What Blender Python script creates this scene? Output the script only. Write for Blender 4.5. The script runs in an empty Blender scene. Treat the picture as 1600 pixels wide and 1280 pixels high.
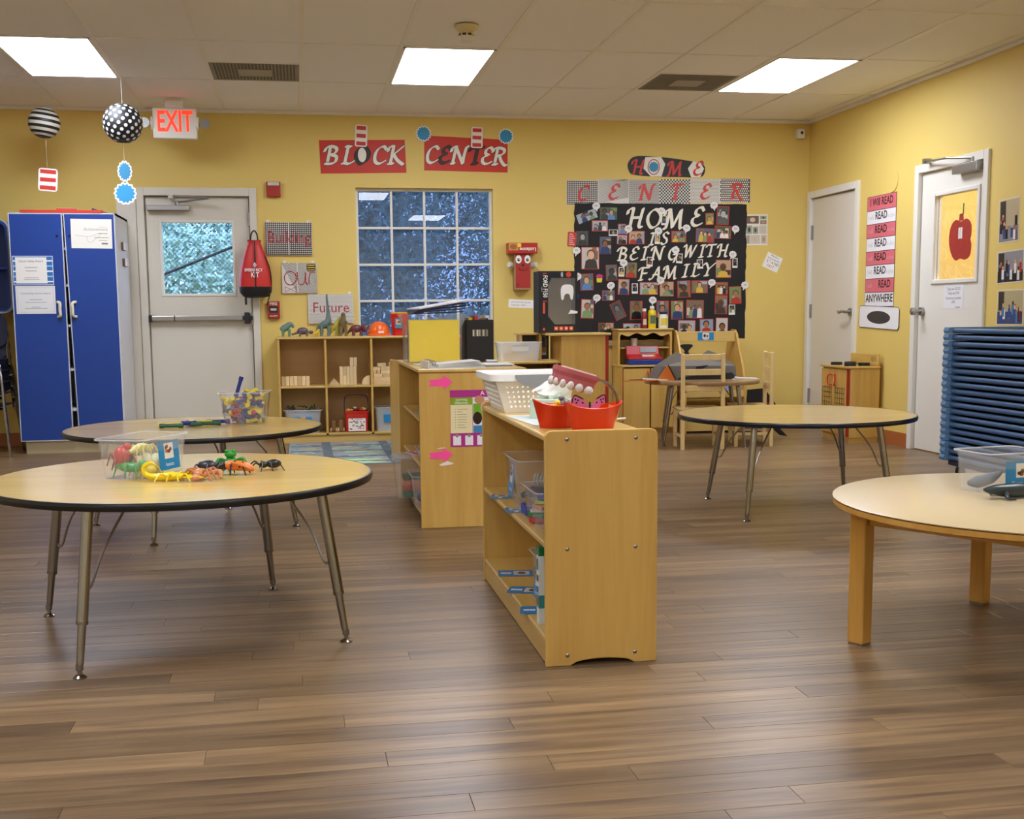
import bpy, math, random
from mathutils import Vector, Matrix
SC = bpy.context.scene
COL = SC.collection
# ---------------------------------------------------------------- camera
F_PX, CX, CY = 1866.0, 790.0, 722.0
yaw, pit, roll = math.radians(9.7), math.radians(-7.05), math.radians(-0.52)
fw = Vector((math.sin(yaw)*math.cos(pit), math.cos(yaw)*math.cos(pit), math.sin(pit)))
rt = Vector((math.cos(yaw), -math.sin(yaw), 0)); up = rt.cross(fw)
r2 = rt*math.cos(roll)+up*math.sin(roll); u2 = up*math.cos(roll)-rt*math.sin(roll)
cam = bpy.data.cameras.new('camera'); camo = bpy.data.objects.new('camera', cam); COL.objects.link(camo)
camo.matrix_world = Matrix(((r2.x, u2.x, -fw.x, 0), (r2.y, u2.y, -fw.y, 0), (r2.z, u2.z, -fw.z, 1.015), (0, 0, 0, 1)))
cam.sensor_fit = 'HORIZONTAL'; cam.sensor_width = 36.0; cam.lens = F_PX*36.0/1600.0
cam.shift_x = (800.0-CX)/1600.0; cam.shift_y = (CY-640.0)/1600.0
cam.clip_start = 0.05
SC.camera = camo
# ---------------------------------------------------------------- world / exposure
SC.view_settings.view_transform = 'Standard'; SC.view_settings.look = 'None'
SC.view_settings.gamma = 1.0; SC.view_settings.use_curve_mapping = False
SC.view_settings.exposure = 0.3
LAMP = 19.0            # radiance of the ceiling panels
SKY = 5.2
w = bpy.data.worlds.new('sky'); SC.world = w; w.use_nodes = True
bg = w.node_tree.nodes['Background']; bg.inputs[0].default_value = (0.38, 0.57, 1.0, 1); bg.inputs[1].default_value = SKY
try:
    SC.cycles.transparent_max_bounces = 24; SC.cycles.max_bounces = 10; SC.cycles.diffuse_bounces = 6
    SC.cycles.use_denoising = True; SC.cycles.sample_clamp_indirect = 8.0
except Exception: pass
# ---------------------------------------------------------------- colour + materials
def C(h, a=1.0):
    h = h.lstrip('#'); o = []
    for i in (0, 2, 4):
        s = int(h[i:i+2], 16)/255.0
        o.append(s/12.92 if s <= 0.04045 else ((s+0.055)/1.055)**2.4)
    return (o[0], o[1], o[2], a)
MATS = {}
def nn(nt, t, **kw):
    n = nt.nodes.new(t)
    for k, v in kw.items(): setattr(n, k, v)
    return n
def mat(name, col=None, rough=0.5, metal=0.0, spec=0.5, coat=0.0, bump=0.0, bscale=200.0, vary=0.0, vscale=6.0):
    if name in MATS: return MATS[name]
    m = bpy.data.materials.new(name); m.use_nodes = True; nt = m.node_tree; b = nt.nodes['Principled BSDF']
    b.inputs['Roughness'].default_value = rough; b.inputs['Metallic'].default_value = metal
    b.inputs['Specular IOR Level'].default_value = spec; b.inputs['Coat Weight'].default_value = coat
    if col is not None:
        c = C(col) if isinstance(col, str) else col
        b.inputs['Base Color'].default_value = c
        if vary:
            tc = nn(nt, 'ShaderNodeTexCoord'); no = nn(nt, 'ShaderNodeTexNoise'); no.inputs['Scale'].default_value = vscale
            no.inputs['Detail'].default_value = 5
            mx = nn(nt, 'ShaderNodeMix', data_type='RGBA'); mx.inputs[6].default_value = tuple(x*(1-vary) for x in c[:3])+(1,)
            mx.inputs[7].default_value = tuple(min(1, x*(1+vary)) for x in c[:3])+(1,)
            nt.links.new(tc.outputs['Object'], no.inputs['Vector']); nt.links.new(no.outputs['Fac'], mx.inputs[0])
            nt.links.new(mx.outputs[2], b.inputs['Base Color'])
    if bump:
        tc = nn(nt, 'ShaderNodeTexCoord'); no = nn(nt, 'ShaderNodeTexNoise'); no.inputs['Scale'].default_value = bscale
        bp = nn(nt, 'ShaderNodeBump'); bp.inputs['Strength'].default_value = bump; bp.inputs['Distance'].default_value = 0.002
        nt.links.new(tc.outputs['Object'], no.inputs['Vector']); nt.links.new(no.outputs['Fac'], bp.inputs['Height'])
        nt.links.new(bp.outputs['Normal'], b.inputs['Normal'])
    MATS[name] = m; return m
def wood(name, c0, c1, axis='Z', rough=0.35, scale=9.0, stretch=0.08, coat=0.15, per_object=0.0, wear=None):
    """grain runs along axis"""
    if name in MATS: return MATS[name]
    m = mat(name, c0, rough, coat=coat); nt = m.node_tree; b = nt.nodes['Principled BSDF']
    tc = nn(nt, 'ShaderNodeTexCoord'); mp = nn(nt, 'ShaderNodeMapping')
    s = [scale, scale, scale]; s['XYZ'.index(axis)] = scale*stretch; mp.inputs['Scale'].default_value = s
    oi = nn(nt, 'ShaderNodeObjectInfo')
    ad = nn(nt, 'ShaderNodeVectorMath', operation='ADD'); sc_ = nn(nt, 'ShaderNodeVectorMath', operation='SCALE')
    sc_.inputs[0].default_value = (37, 53, 71); nt.links.new(oi.outputs['Random'], sc_.inputs['Scale'])
    nt.links.new(tc.outputs['Object'], mp.inputs['Vector']); nt.links.new(mp.outputs[0], ad.inputs[0]); nt.links.new(sc_.outputs[0], ad.inputs[1])
    n1 = nn(nt, 'ShaderNodeTexNoise'); n1.inputs['Scale'].default_value = 1.0; n1.inputs['Detail'].default_value = 6; n1.inputs['Distortion'].default_value = 1.2
    n2 = nn(nt, 'ShaderNodeTexNoise'); n2.inputs['Scale'].default_value = 9.0; n2.inputs['Detail'].default_value = 3
    nt.links.new(ad.outputs[0], n1.inputs['Vector']); nt.links.new(ad.outputs[0], n2.inputs['Vector'])
    mm = nn(nt, 'ShaderNodeMath', operation='MULTIPLY_ADD'); mm.inputs[1].default_value = 0.35
    nt.links.new(n2.outputs['Fac'], mm.inputs[0]); nt.links.new(n1.outputs['Fac'], mm.inputs[2])
    cr = nn(nt, 'ShaderNodeMapRange'); cr.inputs['From Min'].default_value = 0.42; cr.inputs['From Max'].default_value = 0.92
    nt.links.new(mm.outputs[0], cr.inputs['Value'])
    mx = nn(nt, 'ShaderNodeMix', data_type='RGBA'); mx.inputs[6].default_value = C(c0); mx.inputs[7].default_value = C(c1)
    nt.links.new(cr.outputs[0], mx.inputs[0]); out = mx.outputs[2]
    if per_object:
        hs = nn(nt, 'ShaderNodeHueSaturation'); mr = nn(nt, 'ShaderNodeMapRange')
        mr.inputs['To Min'].default_value = 1-per_object; mr.inputs['To Max'].default_value = 1+per_object
        nt.links.new(oi.outputs['Random'], mr.inputs['Value']); nt.links.new(mr.outputs[0], hs.inputs['Value']); nt.links.new(out, hs.inputs['Color'])
        out = hs.outputs[0]
    nt.links.new(out, b.inputs['Base Color']); return m
def mix_clear(name, tint='#ffffff', body=0.10, rough=0.08, ior=1.45, bodycol='#f2f4f6'):
    """thin clear plastic or glass: mostly transparent, Fresnel gloss, a little milky body"""
    if name in MATS: return MATS[name]
    m = bpy.data.materials.new(name); m.use_nodes = True; nt = m.node_tree; nt.nodes.clear()
    o = nn(nt, 'ShaderNodeOutputMaterial'); t = nn(nt, 'ShaderNodeBsdfTransparent'); t.inputs[0].default_value = C(tint)
    g = nn(nt, 'ShaderNodeBsdfGlossy'); g.inputs['Roughness'].default_value = rough
    d = nn(nt, 'ShaderNodeBsdfDiffuse'); d.inputs[0].default_value = C(bodycol)
    a = nn(nt, 'ShaderNodeMixShader'); a.inputs[0].default_value = body; nt.links.new(t.outputs[0], a.inputs[1]); nt.links.new(d.outputs[0], a.inputs[2])
    fr = nn(nt, 'ShaderNodeFresnel'); fr.inputs[0].default_value = ior
    ge = nn(nt, 'ShaderNodeNewGeometry'); iv = nn(nt, 'ShaderNodeMath', operation='SUBTRACT'); iv.inputs[0].default_value = 1.0; nt.links.new(ge.outputs['Backfacing'], iv.inputs[1])
    mu = nn(nt, 'ShaderNodeMath', operation='MULTIPLY'); nt.links.new(fr.outputs[0], mu.inputs[0]); nt.links.new(iv.outputs[0], mu.inputs[1])
    b = nn(nt, 'ShaderNodeMixShader'); nt.links.new(mu.outputs[0], b.inputs[0]); nt.links.new(a.outputs[0], b.inputs[1]); nt.links.new(g.outputs[0], b.inputs[2])
    nt.links.new(b.outputs[0], o.inputs[0]); MATS[name] = m; return m
def emit(name, col, s):
    if name in MATS: return MATS[name]
    m = bpy.data.materials.new(name); m.use_nodes = True; b = m.node_tree.nodes['Principled BSDF']
    b.inputs['Base Color'].default_value = C(col); b.inputs['Emission Color'].default_value = C(col); b.inputs['Emission Strength'].default_value = s
    MATS[name] = m; return m
def print_mat(name='printed_paper', rough=0.55):
    if name in MATS: return MATS[name]
    m = mat(name, '#ffffff', rough); nt = m.node_tree
    a = nn(nt, 'ShaderNodeAttribute', attribute_name='Col'); nt.links.new(a.outputs['Color'], nt.nodes['Principled BSDF'].inputs['Base Color']); return m
# ---------------------------------------------------------------- mesh builder
def spline(p, k=6, closed=False):
    n = len(p); out = []
    if n < 3 and not closed: return list(p)
    for i in range(n if closed else n-1):
        g = lambda j: p[j % n] if closed else p[max(0, min(n-1, j))]
        a, b, c, d = g(i-1), g(i), g(i+1), g(i+2)
        for s in range(k):
            t = s/k
            out.append(tuple(0.5*(2*b[q]+(c[q]-a[q])*t+(2*a[q]-5*b[q]+4*c[q]-d[q])*t*t+(3*b[q]-a[q]-3*c[q]+d[q])*t**3) for q in range(len(b))))
    if not closed: out.append(tuple(p[-1]))
    return out
def circ(cx, cy, rx, ry=None, n=20, a0=0.0):
    ry = rx if ry is None else ry
    return [(cx+rx*math.cos(a0+2*math.pi*i/n), cy+ry*math.sin(a0+2*math.pi*i/n)) for i in range(n)]
def rrect(x0, y0, x1, y1, r, n=5):
    o = []
    for cx, cy, a in ((x1-r, y1-r, 0), (x0+r, y1-r, 90), (x0+r, y0+r, 180), (x1-r, y0+r, 270)):
        for i in range(n+1):
            t = math.radians(a+90*i/n); o.append((cx+r*math.cos(t), cy+r*math.sin(t)))
    return o
def rect(x0, y0, x1, y1): return [(x0, y0), (x1, y0), (x1, y1), (x0, y1)]
def hull(P):
    P = sorted(set((round(a, 6), round(b, 6)) for a, b in P))
    def half(Q):
        h = []
        for p in Q:
            while len(h) > 1 and (h[-1][0]-h[-2][0])*(p[1]-h[-2][1])-(h[-1][1]-h[-2][1])*(p[0]-h[-2][0]) <= 0: h.pop()
            h.append(p)
        return h
    a, b = half(P), half(P[::-1]); return a[:-1]+b[:-1]
I4 = Matrix.Identity(4)
def plane_m(o, xdir, ydir):
    """local x,y in the sheet, local z out of the sheet"""
    x = Vector(xdir).normalized(); y = Vector(ydir).normalized(); z = x.cross(y)
    return Matrix(((x.x, y.x, z.x, o[0]), (x.y, y.y, z.y, o[1]), (x.z, y.z, z.z, o[2]), (0, 0, 0, 1)))
def back_m(x, y, z, rot=0.0):      # sheet hung on a wall that faces -Y
    c, s = math.cos(rot), math.sin(rot); return plane_m((x, y, z), (c, 0, s), (-s, 0, c))
def right_m(x, y, z, rot=0.0):     # sheet on a wall that faces -X
    c, s = math.cos(rot), math.sin(rot); return plane_m((x, y, z), (0, -c, s), (0, s, c))
def rotz_m(x, y, z, a): return Matrix.Translation((x, y, z)) @ Matrix.Rotation(a, 4, 'Z')
class MB:
    def __init__(s): s.v = []; s.f = []; s.c = []; s.M = I4
    def add(s, V, Fc, col=None, M=None):
        k = len(s.v); T = s.M if M is None else s.M @ M
        s.v += [tuple(T @ Vector(p)) for p in V]; s.f += [tuple(i+k for i in f) for f in Fc]; s.c += [col]*len(Fc); return s
    def box(s, x0, y0, z0, x1, y1, z1, col=None, M=None):
        x0, x1 = min(x0, x1), max(x0, x1); y0, y1 = min(y0, y1), max(y0, y1); z0, z1 = min(z0, z1), max(z0, z1)
        return s.add([(x0, y0, z0), (x1, y0, z0), (x1, y1, z0), (x0, y1, z0), (x0, y0, z1), (x1, y0, z1), (x1, y1, z1), (x0, y1, z1)],
                     [(0, 3, 2, 1), (4, 5, 6, 7), (0, 1, 5, 4), (1, 2, 6, 5), (2, 3, 7, 6), (3, 0, 4, 7)], col, M)
    def prism(s, P, z0, z1, col=None, M=None):
        n = len(P); a = sum(P[i][0]*P[(i+1) % n][1]-P[(i+1) % n][0]*P[i][1] for i in range(n))
        if a < 0: P = P[::-1]
        return s.add([(x, y, z0) for x, y in P]+[(x, y, z1) for x, y in P],
                     [tuple(range(n))[::-1], tuple(range(n, 2*n))]+[(i, (i+1) % n, n+(i+1) % n, n+i) for i in range(n)], col, M)
    def flat(s, P, z, col=None, M=None):
        n = len(P); a = sum(P[i][0]*P[(i+1) % n][1]-P[(i+1) % n][0]*P[i][1] for i in range(n))
        if a < 0: P = P[::-1]
        return s.add([(x, y, z) for x, y in P], [tuple(range(n))], col, M)
    def tube(s, pts, r, n=10, col=None, M=None, closed=False, flat_y=1.0):
        pts = [Vector(p) for p in pts]; m = len(pts); rr = r if isinstance(r, (list, tuple)) else [r]*m
        V = []; ref = None
        for i, p in enumerate(pts):
            if closed: t = pts[(i+1) % m]-pts[i-1]
            else: t = pts[min(i+1, m-1)]-pts[max(i-1, 0)]
            if t.length < 1e-9: t = Vector((0, 0, 1))
            t.normalize()
            if ref is None: ref = Vector((0, 0, 1)) if abs(t.z) < 0.9 else Vector((1, 0, 0))
            b = (ref-t*ref.dot(t)); b = b.normalized() if b.length > 1e-6 else t.orthogonal().normalized(); ref = b; d = t.cross(b)
            for j in range(n):
                a = 2*math.pi*j/n; V.append(tuple(p+(b*math.cos(a)+d*math.sin(a)*flat_y)*rr[i]))
        Fc = [(i*n+j, i*n+(j+1) % n, (i+1)*n+(j+1) % n, (i+1)*n+j) for i in range(m-1) for j in range(n)]
        if closed: Fc += [((m-1)*n+j, (m-1)*n+(j+1) % n, (j+1) % n, j) for j in range(n)]
        else: Fc += [tuple(range(n))[::-1], tuple(range((m-1)*n, m*n))]
        return s.add(V, Fc, col, M)
    def cyl(s, p0, p1, r0, r1=None, n=16, col=None, M=None): return s.tube([p0, p1], [r0, r0 if r1 is None else r1], n, col, M)
    def lathe(s, prof, n=24, col=None, M=None, ey=1.0):
        V = []; k = len(prof)
        for j in range(n):
            a = 2*math.pi*j/n
            for r, z in prof: V.append((r*math.cos(a), r*math.sin(a)*ey, z))
        Fc = [(j*k+i, ((j+1) % n)*k+i, ((j+1) % n)*k+i+1, j*k+i+1) for j in range(n) for i in range(k-1)]
        Fc += [tuple(j*k for j in range(n))[::-1], tuple(j*k+k-1 for j in range(n))]
        return s.add(V, Fc, col, M)
    def ell(s, c, r, n=10, m=14, col=None, M=None):
        V = [(c[0], c[1], c[2]-r[2])]
        for i in range(1, n):
            a = math.pi*i/n
            for j in range(m):
                b = 2*math.pi*j/m; V.append((c[0]+r[0]*math.sin(a)*math.cos(b), c[1]+r[1]*math.sin(a)*math.sin(b), c[2]-r[2]*math.cos(a)))
        V.append((c[0], c[1], c[2]+r[2])); L = len(V)-1
        Fc = [(0, 1+(j+1) % m, 1+j) for j in range(m)]
        for i in range(n-2): Fc += [(1+i*m+j, 1+i*m+(j+1) % m, 1+(i+1)*m+(j+1) % m, 1+(i+1)*m+j) for j in range(m)]
        Fc += [(L, 1+(n-2)*m+j, 1+(n-2)*m+(j+1) % m) for j in range(m)]
        return s.add(V, Fc, col, M)
    def loft(s, rings, col=None, M=None):
        n = len(rings[0]); V = [p for r in rings for p in r]; k = len(rings)
        Fc = [(i*n+j, i*n+(j+1) % n, (i+1)*n+(j+1) % n, (i+1)*n+j) for i in range(k-1) for j in range(n)]
        Fc += [tuple(range(n))[::-1], tuple(range((k-1)*n, k*n))]
        return s.add(V, Fc, col, M)
    def text(s, txt, x, y, size, z, col=None, M=None, align='LEFT', shear=0.0, sx=1.0, thick=0.0):
        V, Fc = text_geo(txt, align, shear)
        Q = [(x+a*size*sx, y+b*size, z) for a, b in V]
        s.add(Q, Fc, col, M)
        if thick: s.add([(a, b, z-thick) for a, b, _ in Q], Fc, col, M)
        return s
    def nib(s, ch, x, y, h, z, col=None, M=None, w_=0.15, shear=0.14, grow=0.0, thick=0.0, ang=35.0, sx=1.0):
        a = math.radians(ang); n1 = Vector((math.cos(a), math.sin(a)))*(w_/2+grow); n2 = Vector((-math.sin(a), math.cos(a)))*(w_*0.17+grow)
        seq = 0
        for k, st in enumerate(GLYPH[ch]):
            cl = st[0] == st[-1] and len(st) > 3; p = spline(st[:-1], 4, True) if cl else spline(st, 4)
            if cl: p.append(p[0])
            for i in range(len(p)-1):
                H = []
                for q in (p[i], p[i+1]):
                    for e, g in ((1, 1), (1, -1), (-1, 1), (-1, -1)):
                        d = Vector(q)+n1*e+n2*g; H.append((x+(d.x+shear*d.y)*h*sx, y+d.y*h))
                seq += 1; zz = z+seq*0.000025
                if thick: s.prism(hull(H), zz-thick, zz, col, M)
                else: s.flat(hull(H), zz, col, M)
        return s
    def sheet(s, W, H, t=0.0012, col=None, M=None, wav=0.0): return s.box(-W/2, -H/2, 0, W/2, H/2, t, col, M)
    def build(s, name, material, parent=None, wld=False, smooth=False, bevel=0.0, loc=None, rz=0.0, seg=2, recalc=False):
        me = bpy.data.meshes.new(name); V = s.v
        if wld:
            o = ROOT.get(parent.name, Vector((0, 0, 0))) if parent else Vector(loc or (0, 0, 0))
            V = [(a-o.x, b-o.y, c-o.z) for a, b, c in V]
        me.from_pydata(V, [], s.f); me.update()
        if any(c is not None for c in s.c):
            at = me.color_attributes.new('Col', 'FLOAT_COLOR', 'CORNER'); buf = []
            for p in me.polygons:
                c = s.c[p.index] or '#ffffff'; c = C(c) if isinstance(c, str) else c
                buf += list(c)*p.loop_total
            at.data.foreach_set('color', buf)
        if smooth:
            me.polygons.foreach_set('use_smooth', [True]*len(me.polygons))
            try: me.set_sharp_from_angle(angle=math.radians(40))
            except Exception: pass
        me.materials.append(material)
        ob = bpy.data.objects.new(name, me); COL.objects.link(ob)
        if parent:
            ob.parent = parent; ROOT[ob.name] = ROOT.get(parent.name, Vector((0, 0, 0)))
        if loc is not None: ob.location = loc
        ob.rotation_euler[2] = rz
        if bevel:
            b = ob.modifiers.new('bevel', 'BEVEL'); b.width = bevel; b.segments = seg; b.limit_method = 'ANGLE'; b.angle_limit = math.radians(50)
            b.harden_normals = False
        return ob
ROOT = {}
_TX = {}
def text_geo(txt, align, shear):
    k = (txt, align, shear)
    if k not in _TX:
        cu = bpy.data.curves.new('t', 'FONT'); cu.body = txt.lstrip('*'); cu.offset = 0.022 if txt.startswith('*') else 0.0; cu.size = 1.0; cu.shear = shear; cu.align_x = align; cu.resolution_u = 2
        ob = bpy.data.objects.new('t', cu); COL.objects.link(ob)
        dg = bpy.context.evaluated_depsgraph_get(); me = bpy.data.meshes.new_from_object(ob.evaluated_get(dg))
        _TX[k] = ([(v.co.x, v.co.y) for v in me.vertices], [tuple(p.vertices) for p in me.polygons])
        bpy.data.objects.remove(ob); bpy.data.curves.remove(cu); bpy.data.meshes.remove(me)
    return _TX[k]
def tag(o, label=None, cat=None, group=None, kind=None):
    for k, v in (('label', label), ('category', cat), ('group', group), ('kind', kind)):
        if v: o[k] = v
    return o
def thing(name, label, cat, loc=(0, 0, 0), rz=0.0, group=None, kind=None):
    o = bpy.data.objects.new(name, None); COL.objects.link(o); o.location = loc; o.rotation_euler[2] = rz
    o.empty_display_size = 0.05; ROOT[o.name] = Vector(loc); return tag(o, label, cat, group, kind)
def copy_tree(o, loc=None, rz=None, label=None, parent=None):
    c = o.copy(); COL.objects.link(c); c.parent = parent
    if parent is None:
        if loc is not None: c.location = loc
        if rz is not None: c.rotation_euler[2] = rz
        if label: c['label'] = label
    for ch in [x for x in CH.get(o.name, o.children)]: copy_tree(ch, parent=c)
    return c
CH = {}
S_ = [(.24, 1), (.2, .5), (.15, .0)]
SW = [(-.06, .72), (-.03, .9), (.1, 1), (.24, .99)]
GLYPH = {
 'H': [SW, [(.24, 1), (.2, .5), (.16, .03), (.05, 0)], [(.78, 1), (.7, .5), (.66, .05), (.82, 0)], [(.18, .5), (.72, .52)]],
 'O': [[(.45, 1), (.12, .75), (.08, .35), (.35, 0), (.7, .2), (.78, .65), (.45, 1)]],
 'M': [SW, [(.2, 1), (.15, .5), (.08, 0), (-.02, 0)], [(.22, 1), (.36, .5), (.45, .05)], [(.45, .05), (.85, 1)], [(.85, 1), (.85, .5), (.9, .02), (1.02, .03)]],
 'E': [[(.66, .82), (.52, 1), (.26, .9), (.22, .65), (.42, .54)], [(.42, .54), (.12, .42), (.08, .15), (.3, 0), (.62, .12)]],
 'C': [[(.72, .82), (.55, 1), (.25, .85), (.1, .5), (.15, .12), (.4, 0), (.7, .16)]],
 'N': [SW, [(.2, 1), (.15, .5), (.1, 0)], [(.02, 0), (.2, 0)], [(.2, .98), (.45, .5), (.7, .02)], [(.72, .0), (.75, .5), (.85, 1), (.95, 1)]],
 'T': [[(-.04, .78), (.04, .95), (.3, .96), (.8, 1)], [(.42, .97), (.38, .5), (.33, 0)], [(.2, .0), (.5, .02)]],
 'R': [S_, [(-.04, .75), (.05, .95), (.35, 1), (.66, .88), (.6, .62), (.22, .5)], [(.4, .52), (.55, .2), (.8, -.06), (.98, .0)], [(.04, 0), (.3, 0)]],
 'B': [S_, [(-.06, .72), (.05, .95), (.35, 1), (.62, .86), (.52, .6), (.22, .53)], [(.3, .53), (.64, .42), (.6, .1), (.3, 0), (.05, .02)]],
 'L': [[(.3, 1), (.25, .5), (.2, .03)], [(.06, .02), (.2, .05), (.42, 0), (.7, .14)], [(.18, 1), (.46, .98)]],
 'K': [SW, S_, [(.04, 0), (.3, 0)], [(.8, 1), (.5, .72), (.24, .5)], [(.3, .52), (.55, .2), (.9, -.04)]],
 'I': [[(.1, .98), (.46, 1)], [(.3, 1), (.24, .5), (.18, 0)], [(.02, 0), (.36, .02)]],
 'S': [[(.62, .86), (.42, 1), (.18, .85), (.25, .62), (.5, .42), (.48, .12), (.22, 0), (.03, .13)]],
 'G': [[(.72, .85), (.55, 1), (.25, .85), (.1, .5), (.15, .12), (.4, 0), (.64, .2)], [(.45, .42), (.74, .42), (.66, .1), (.55, -.2)]],
 'W': [[(-.04, .85), (.05, 1), (.15, .92), (.2, .02)], [(.2, .0), (.52, .95)], [(.52, .97), (.6, .02)], [(.6, 0), (1.0, 1)]],
 'F': [S_, [(-.06, .76), (.05, .94), (.35, .97), (.78, 1)], [(.2, .53), (.6, .54)], [(.02, 0), (.32, .02)]],
 'A': [[(-.08, .05), (.05, 0), (.22, .2), (.58, 1)], [(.58, 1), (.65, .5), (.7, 0), (.84, .03)], [(.2, .38), (.66, .4)]],
 'Y': [[(-.04, .86), (.06, 1), (.2, .9), (.38, .5)], [(.88, 1), (.38, .5), (.3, .25), (.25, 0)], [(.1, 0), (.42, .02)]],
}
ADV = {'I': .55, 'M': 1.15, 'W': 1.2, 'E': .78, 'S': .78, 'L': .82, 'T': .85}
# ---------------------------------------------------------------- shared materials
M_wall = mat('yellow_wall_paint', '#dfc46c', 0.62, bump=0.12, bscale=90)
M_white = mat('white_gloss_paint', '#e4e1d6', 0.4)
M_trim = mat('cream_trim_paint', '#d9d4c6', 0.45)
M_door = mat('beige_door_paint', '#d8d3c4', 0.45)
M_tile = mat('ceiling_tile', '#f0efee', 0.9, bump=0.5, bscale=160, vary=0.05, vscale=120)
M_rail = mat('ceiling_rail', '#ece8e0', 0.5)
M_chrome = mat('chrome_steel', '#a09d97', 0.18, 1.0)
M_steel = mat('brushed_steel', '#a5a39e', 0.35, 0.9)
M_iron = mat('dark_metal', '#2a2a2c', 0.4, 0.6)
M_black = mat('black_plastic', '#17171a', 0.4)
M_blackrub = mat('black_rubber_edge', '#141312', 0.35)
M_maple = wood('honey_maple', '#c2974a', '#d6af5e', 'Z', rough=0.33)
M_mapleX = wood('honey_maple_board', '#c0994c', '#d6b264', 'Y', rough=0.33)
M_mapleH = wood('honey_maple_crosswise', '#c4a052', '#d9b970', 'X', rough=0.35)
M_birch = wood('pale_birch', '#d8b878', '#e6cd96', 'X', rough=0.5, coat=0)
M_blockw = wood('unit_block_wood', '#d2b381', '#e3c99b', 'Z', rough=0.6, coat=0, per_object=.17, scale=14)
M_chair = wood('chair_wood', '#d9b976', '#e6cb92', 'Z', rough=0.4)
M_lam = wood('laminate_top', '#d3b060', '#e2c47c', 'X', rough=0.22, scale=5, coat=0.25)
M_lam2 = mat('pale_laminate_top', '#c7b289', 0.28, coat=0.2, vary=0.03)
M_clear = mix_clear('clear_plastic', body=0.07)
M_frost = mix_clear('frosted_plastic', body=0.04, rough=0.2, bodycol='#eef0f2')
M_cloud = mix_clear('cloudy_plastic', body=0.30, rough=0.25, bodycol='#eef0f2')
M_glass = mix_clear('window_glass', body=0.0, rough=0.0, ior=1.5)
M_print = print_mat()
M_gloss = print_mat('glossy_print', 0.3)
M_lamp = emit('light_diffuser', '#eaf0ff', LAMP)
M_red = mat('red_plastic', '#cf2a1c', 0.35)
M_blue = mat('blue_laminate', '#143f92', 0.4)
R = random.Random(7)
def plain(name, col, rough=0.45, **k): return mat(name, col, rough, **k)
# ================================================================ room shell
XL, XR, YF, YB, ZC = -4.2, 4.44, -2.2, 10.08, 2.665
def struct(name, mb, m, parent=None, **k):
    o = mb.build(name, m, parent, **k)
    if parent is None: o['kind'] = 'structure'
    return o
DX0, DX1, DZ = -1.205, -0.355, 1.995          # exit door opening
WX0, WX1, WZ0, WZ1 = 0.49, 1.635, 0.54, 2.06   # window opening
T = 0.16
b = MB()
for x0, x1, z0, z1 in ((XL-T, DX0, 0, ZC+.1), (DX0, DX1, DZ, ZC+.1), (DX1, WX0, 0, ZC+.1), (WX0, WX1, 0, WZ0), (WX0, WX1, WZ1, ZC+.1), (WX1, XR+T, 0, ZC+.1)):
    b.box(x0, YB, z0, x1, YB+T, z1)
struct('wall_back', b, M_wall)
D1 = (9.135, 10.01); D2 = (7.30, 8.145); DR = 2.0
b = MB()
for y0, y1, z0, z1 in ((YF, D2[0], 0, ZC+.1), (D2[0], D2[1], DR, ZC+.1), (D2[1], D1[0], 0, ZC+.1), (D1[0], D1[1], DR, ZC+.1), (D1[1], YB, 0, ZC+.1)):
    b.box(XR, y0, z0, XR+T, y1, z1)
struct('wall_right', b, M_wall)
M_bounce = plain('bounce_cream', '#e6dcc0', 0.7)  # unseen walls made cream, not yellow, so bounced light stays less coloured
struct('wall_left', MB().box(XL-T, YF, 0, XL, YB, ZC+.1), M_bounce)
struct('wall_front', MB().box(XL-T, YF-T, 0, XR+T, YF, ZC+.1), M_bounce)
struct('wall_leak_block', MB().box(XR+T, 9.1, 0, XR+T+.1, 10.24, 2.6), M_wall)  # unseen slab added to block outside light leaking under the corner door
# ---- corridor seen through the glazed door
b = MB(); b.box(6.0, 5.8, 0, 6.1, 9.05, 2.6); b.box(XR+T, 9.0, 0, 6.0, 9.1, 2.6); b.box(XR+T, 5.7, 0, 6.0, 5.8, 2.6)
struct('wall_corridor', b, M_wall)
struct('ceiling_corridor', MB().box(XR+T, 5.7, 2.6, 6.1, 9.1, 2.68), M_tile)
struct('floor_corridor', MB().box(XR+T, 5.7, -.1, 6.1, 9.1, 0), plain('corridor_floor', '#8d7a64'))
tag(MB().box(5.0, 7.0, 2.56, 5.5, 8.2, 2.595).build('corridor_fill_light', M_lamp), 'added unseen light panel for the corridor beyond the glazed door', 'light')  # unseen emitter added so the corridor shows bright through the pane
# ---- floor planks
floor = struct('floor', MB().box(XL-T, YF-T, -.12, XR+T, YB+T, -.012), plain('subfloor', '#3a2c20', 0.8))
M_floor = wood('floor_plank', '#554130', '#957955', 'X', rough=0.34, scale=16, stretch=0.055, coat=0.0, per_object=.26)
PW, PL = 0.0925, 1.22
def plank_mesh(L):
    m = MB(); e = .0004; c = .0008; W = PW
    m.add([(e, e, -.012), (L-e, e, -.012), (L-e, W-e, -.012), (e, W-e, -.012), (e, e, -c), (L-e, e, -c), (L-e, W-e, -c), (e, W-e, -c),
           (e+c, e+c, 0), (L-e-c, e+c, 0), (L-e-c, W-e-c, 0), (e+c, W-e-c, 0)],
          [(8, 9, 10, 11), (4, 5, 9, 8), (5, 6, 10, 9), (6, 7, 11, 10), (7, 4, 8, 11), (0, 1, 5, 4), (1, 2, 6, 5), (2, 3, 7, 6), (3, 0, 4, 7)])
    return m
proto = plank_mesh(PL).build('plank', M_floor, floor); pm = proto.data
used = False; rest = MB(); cnt = 0
rows = int((YB-YF)/PW)+1
offs = [R.random()*PL for _ in range(rows)]
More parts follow.
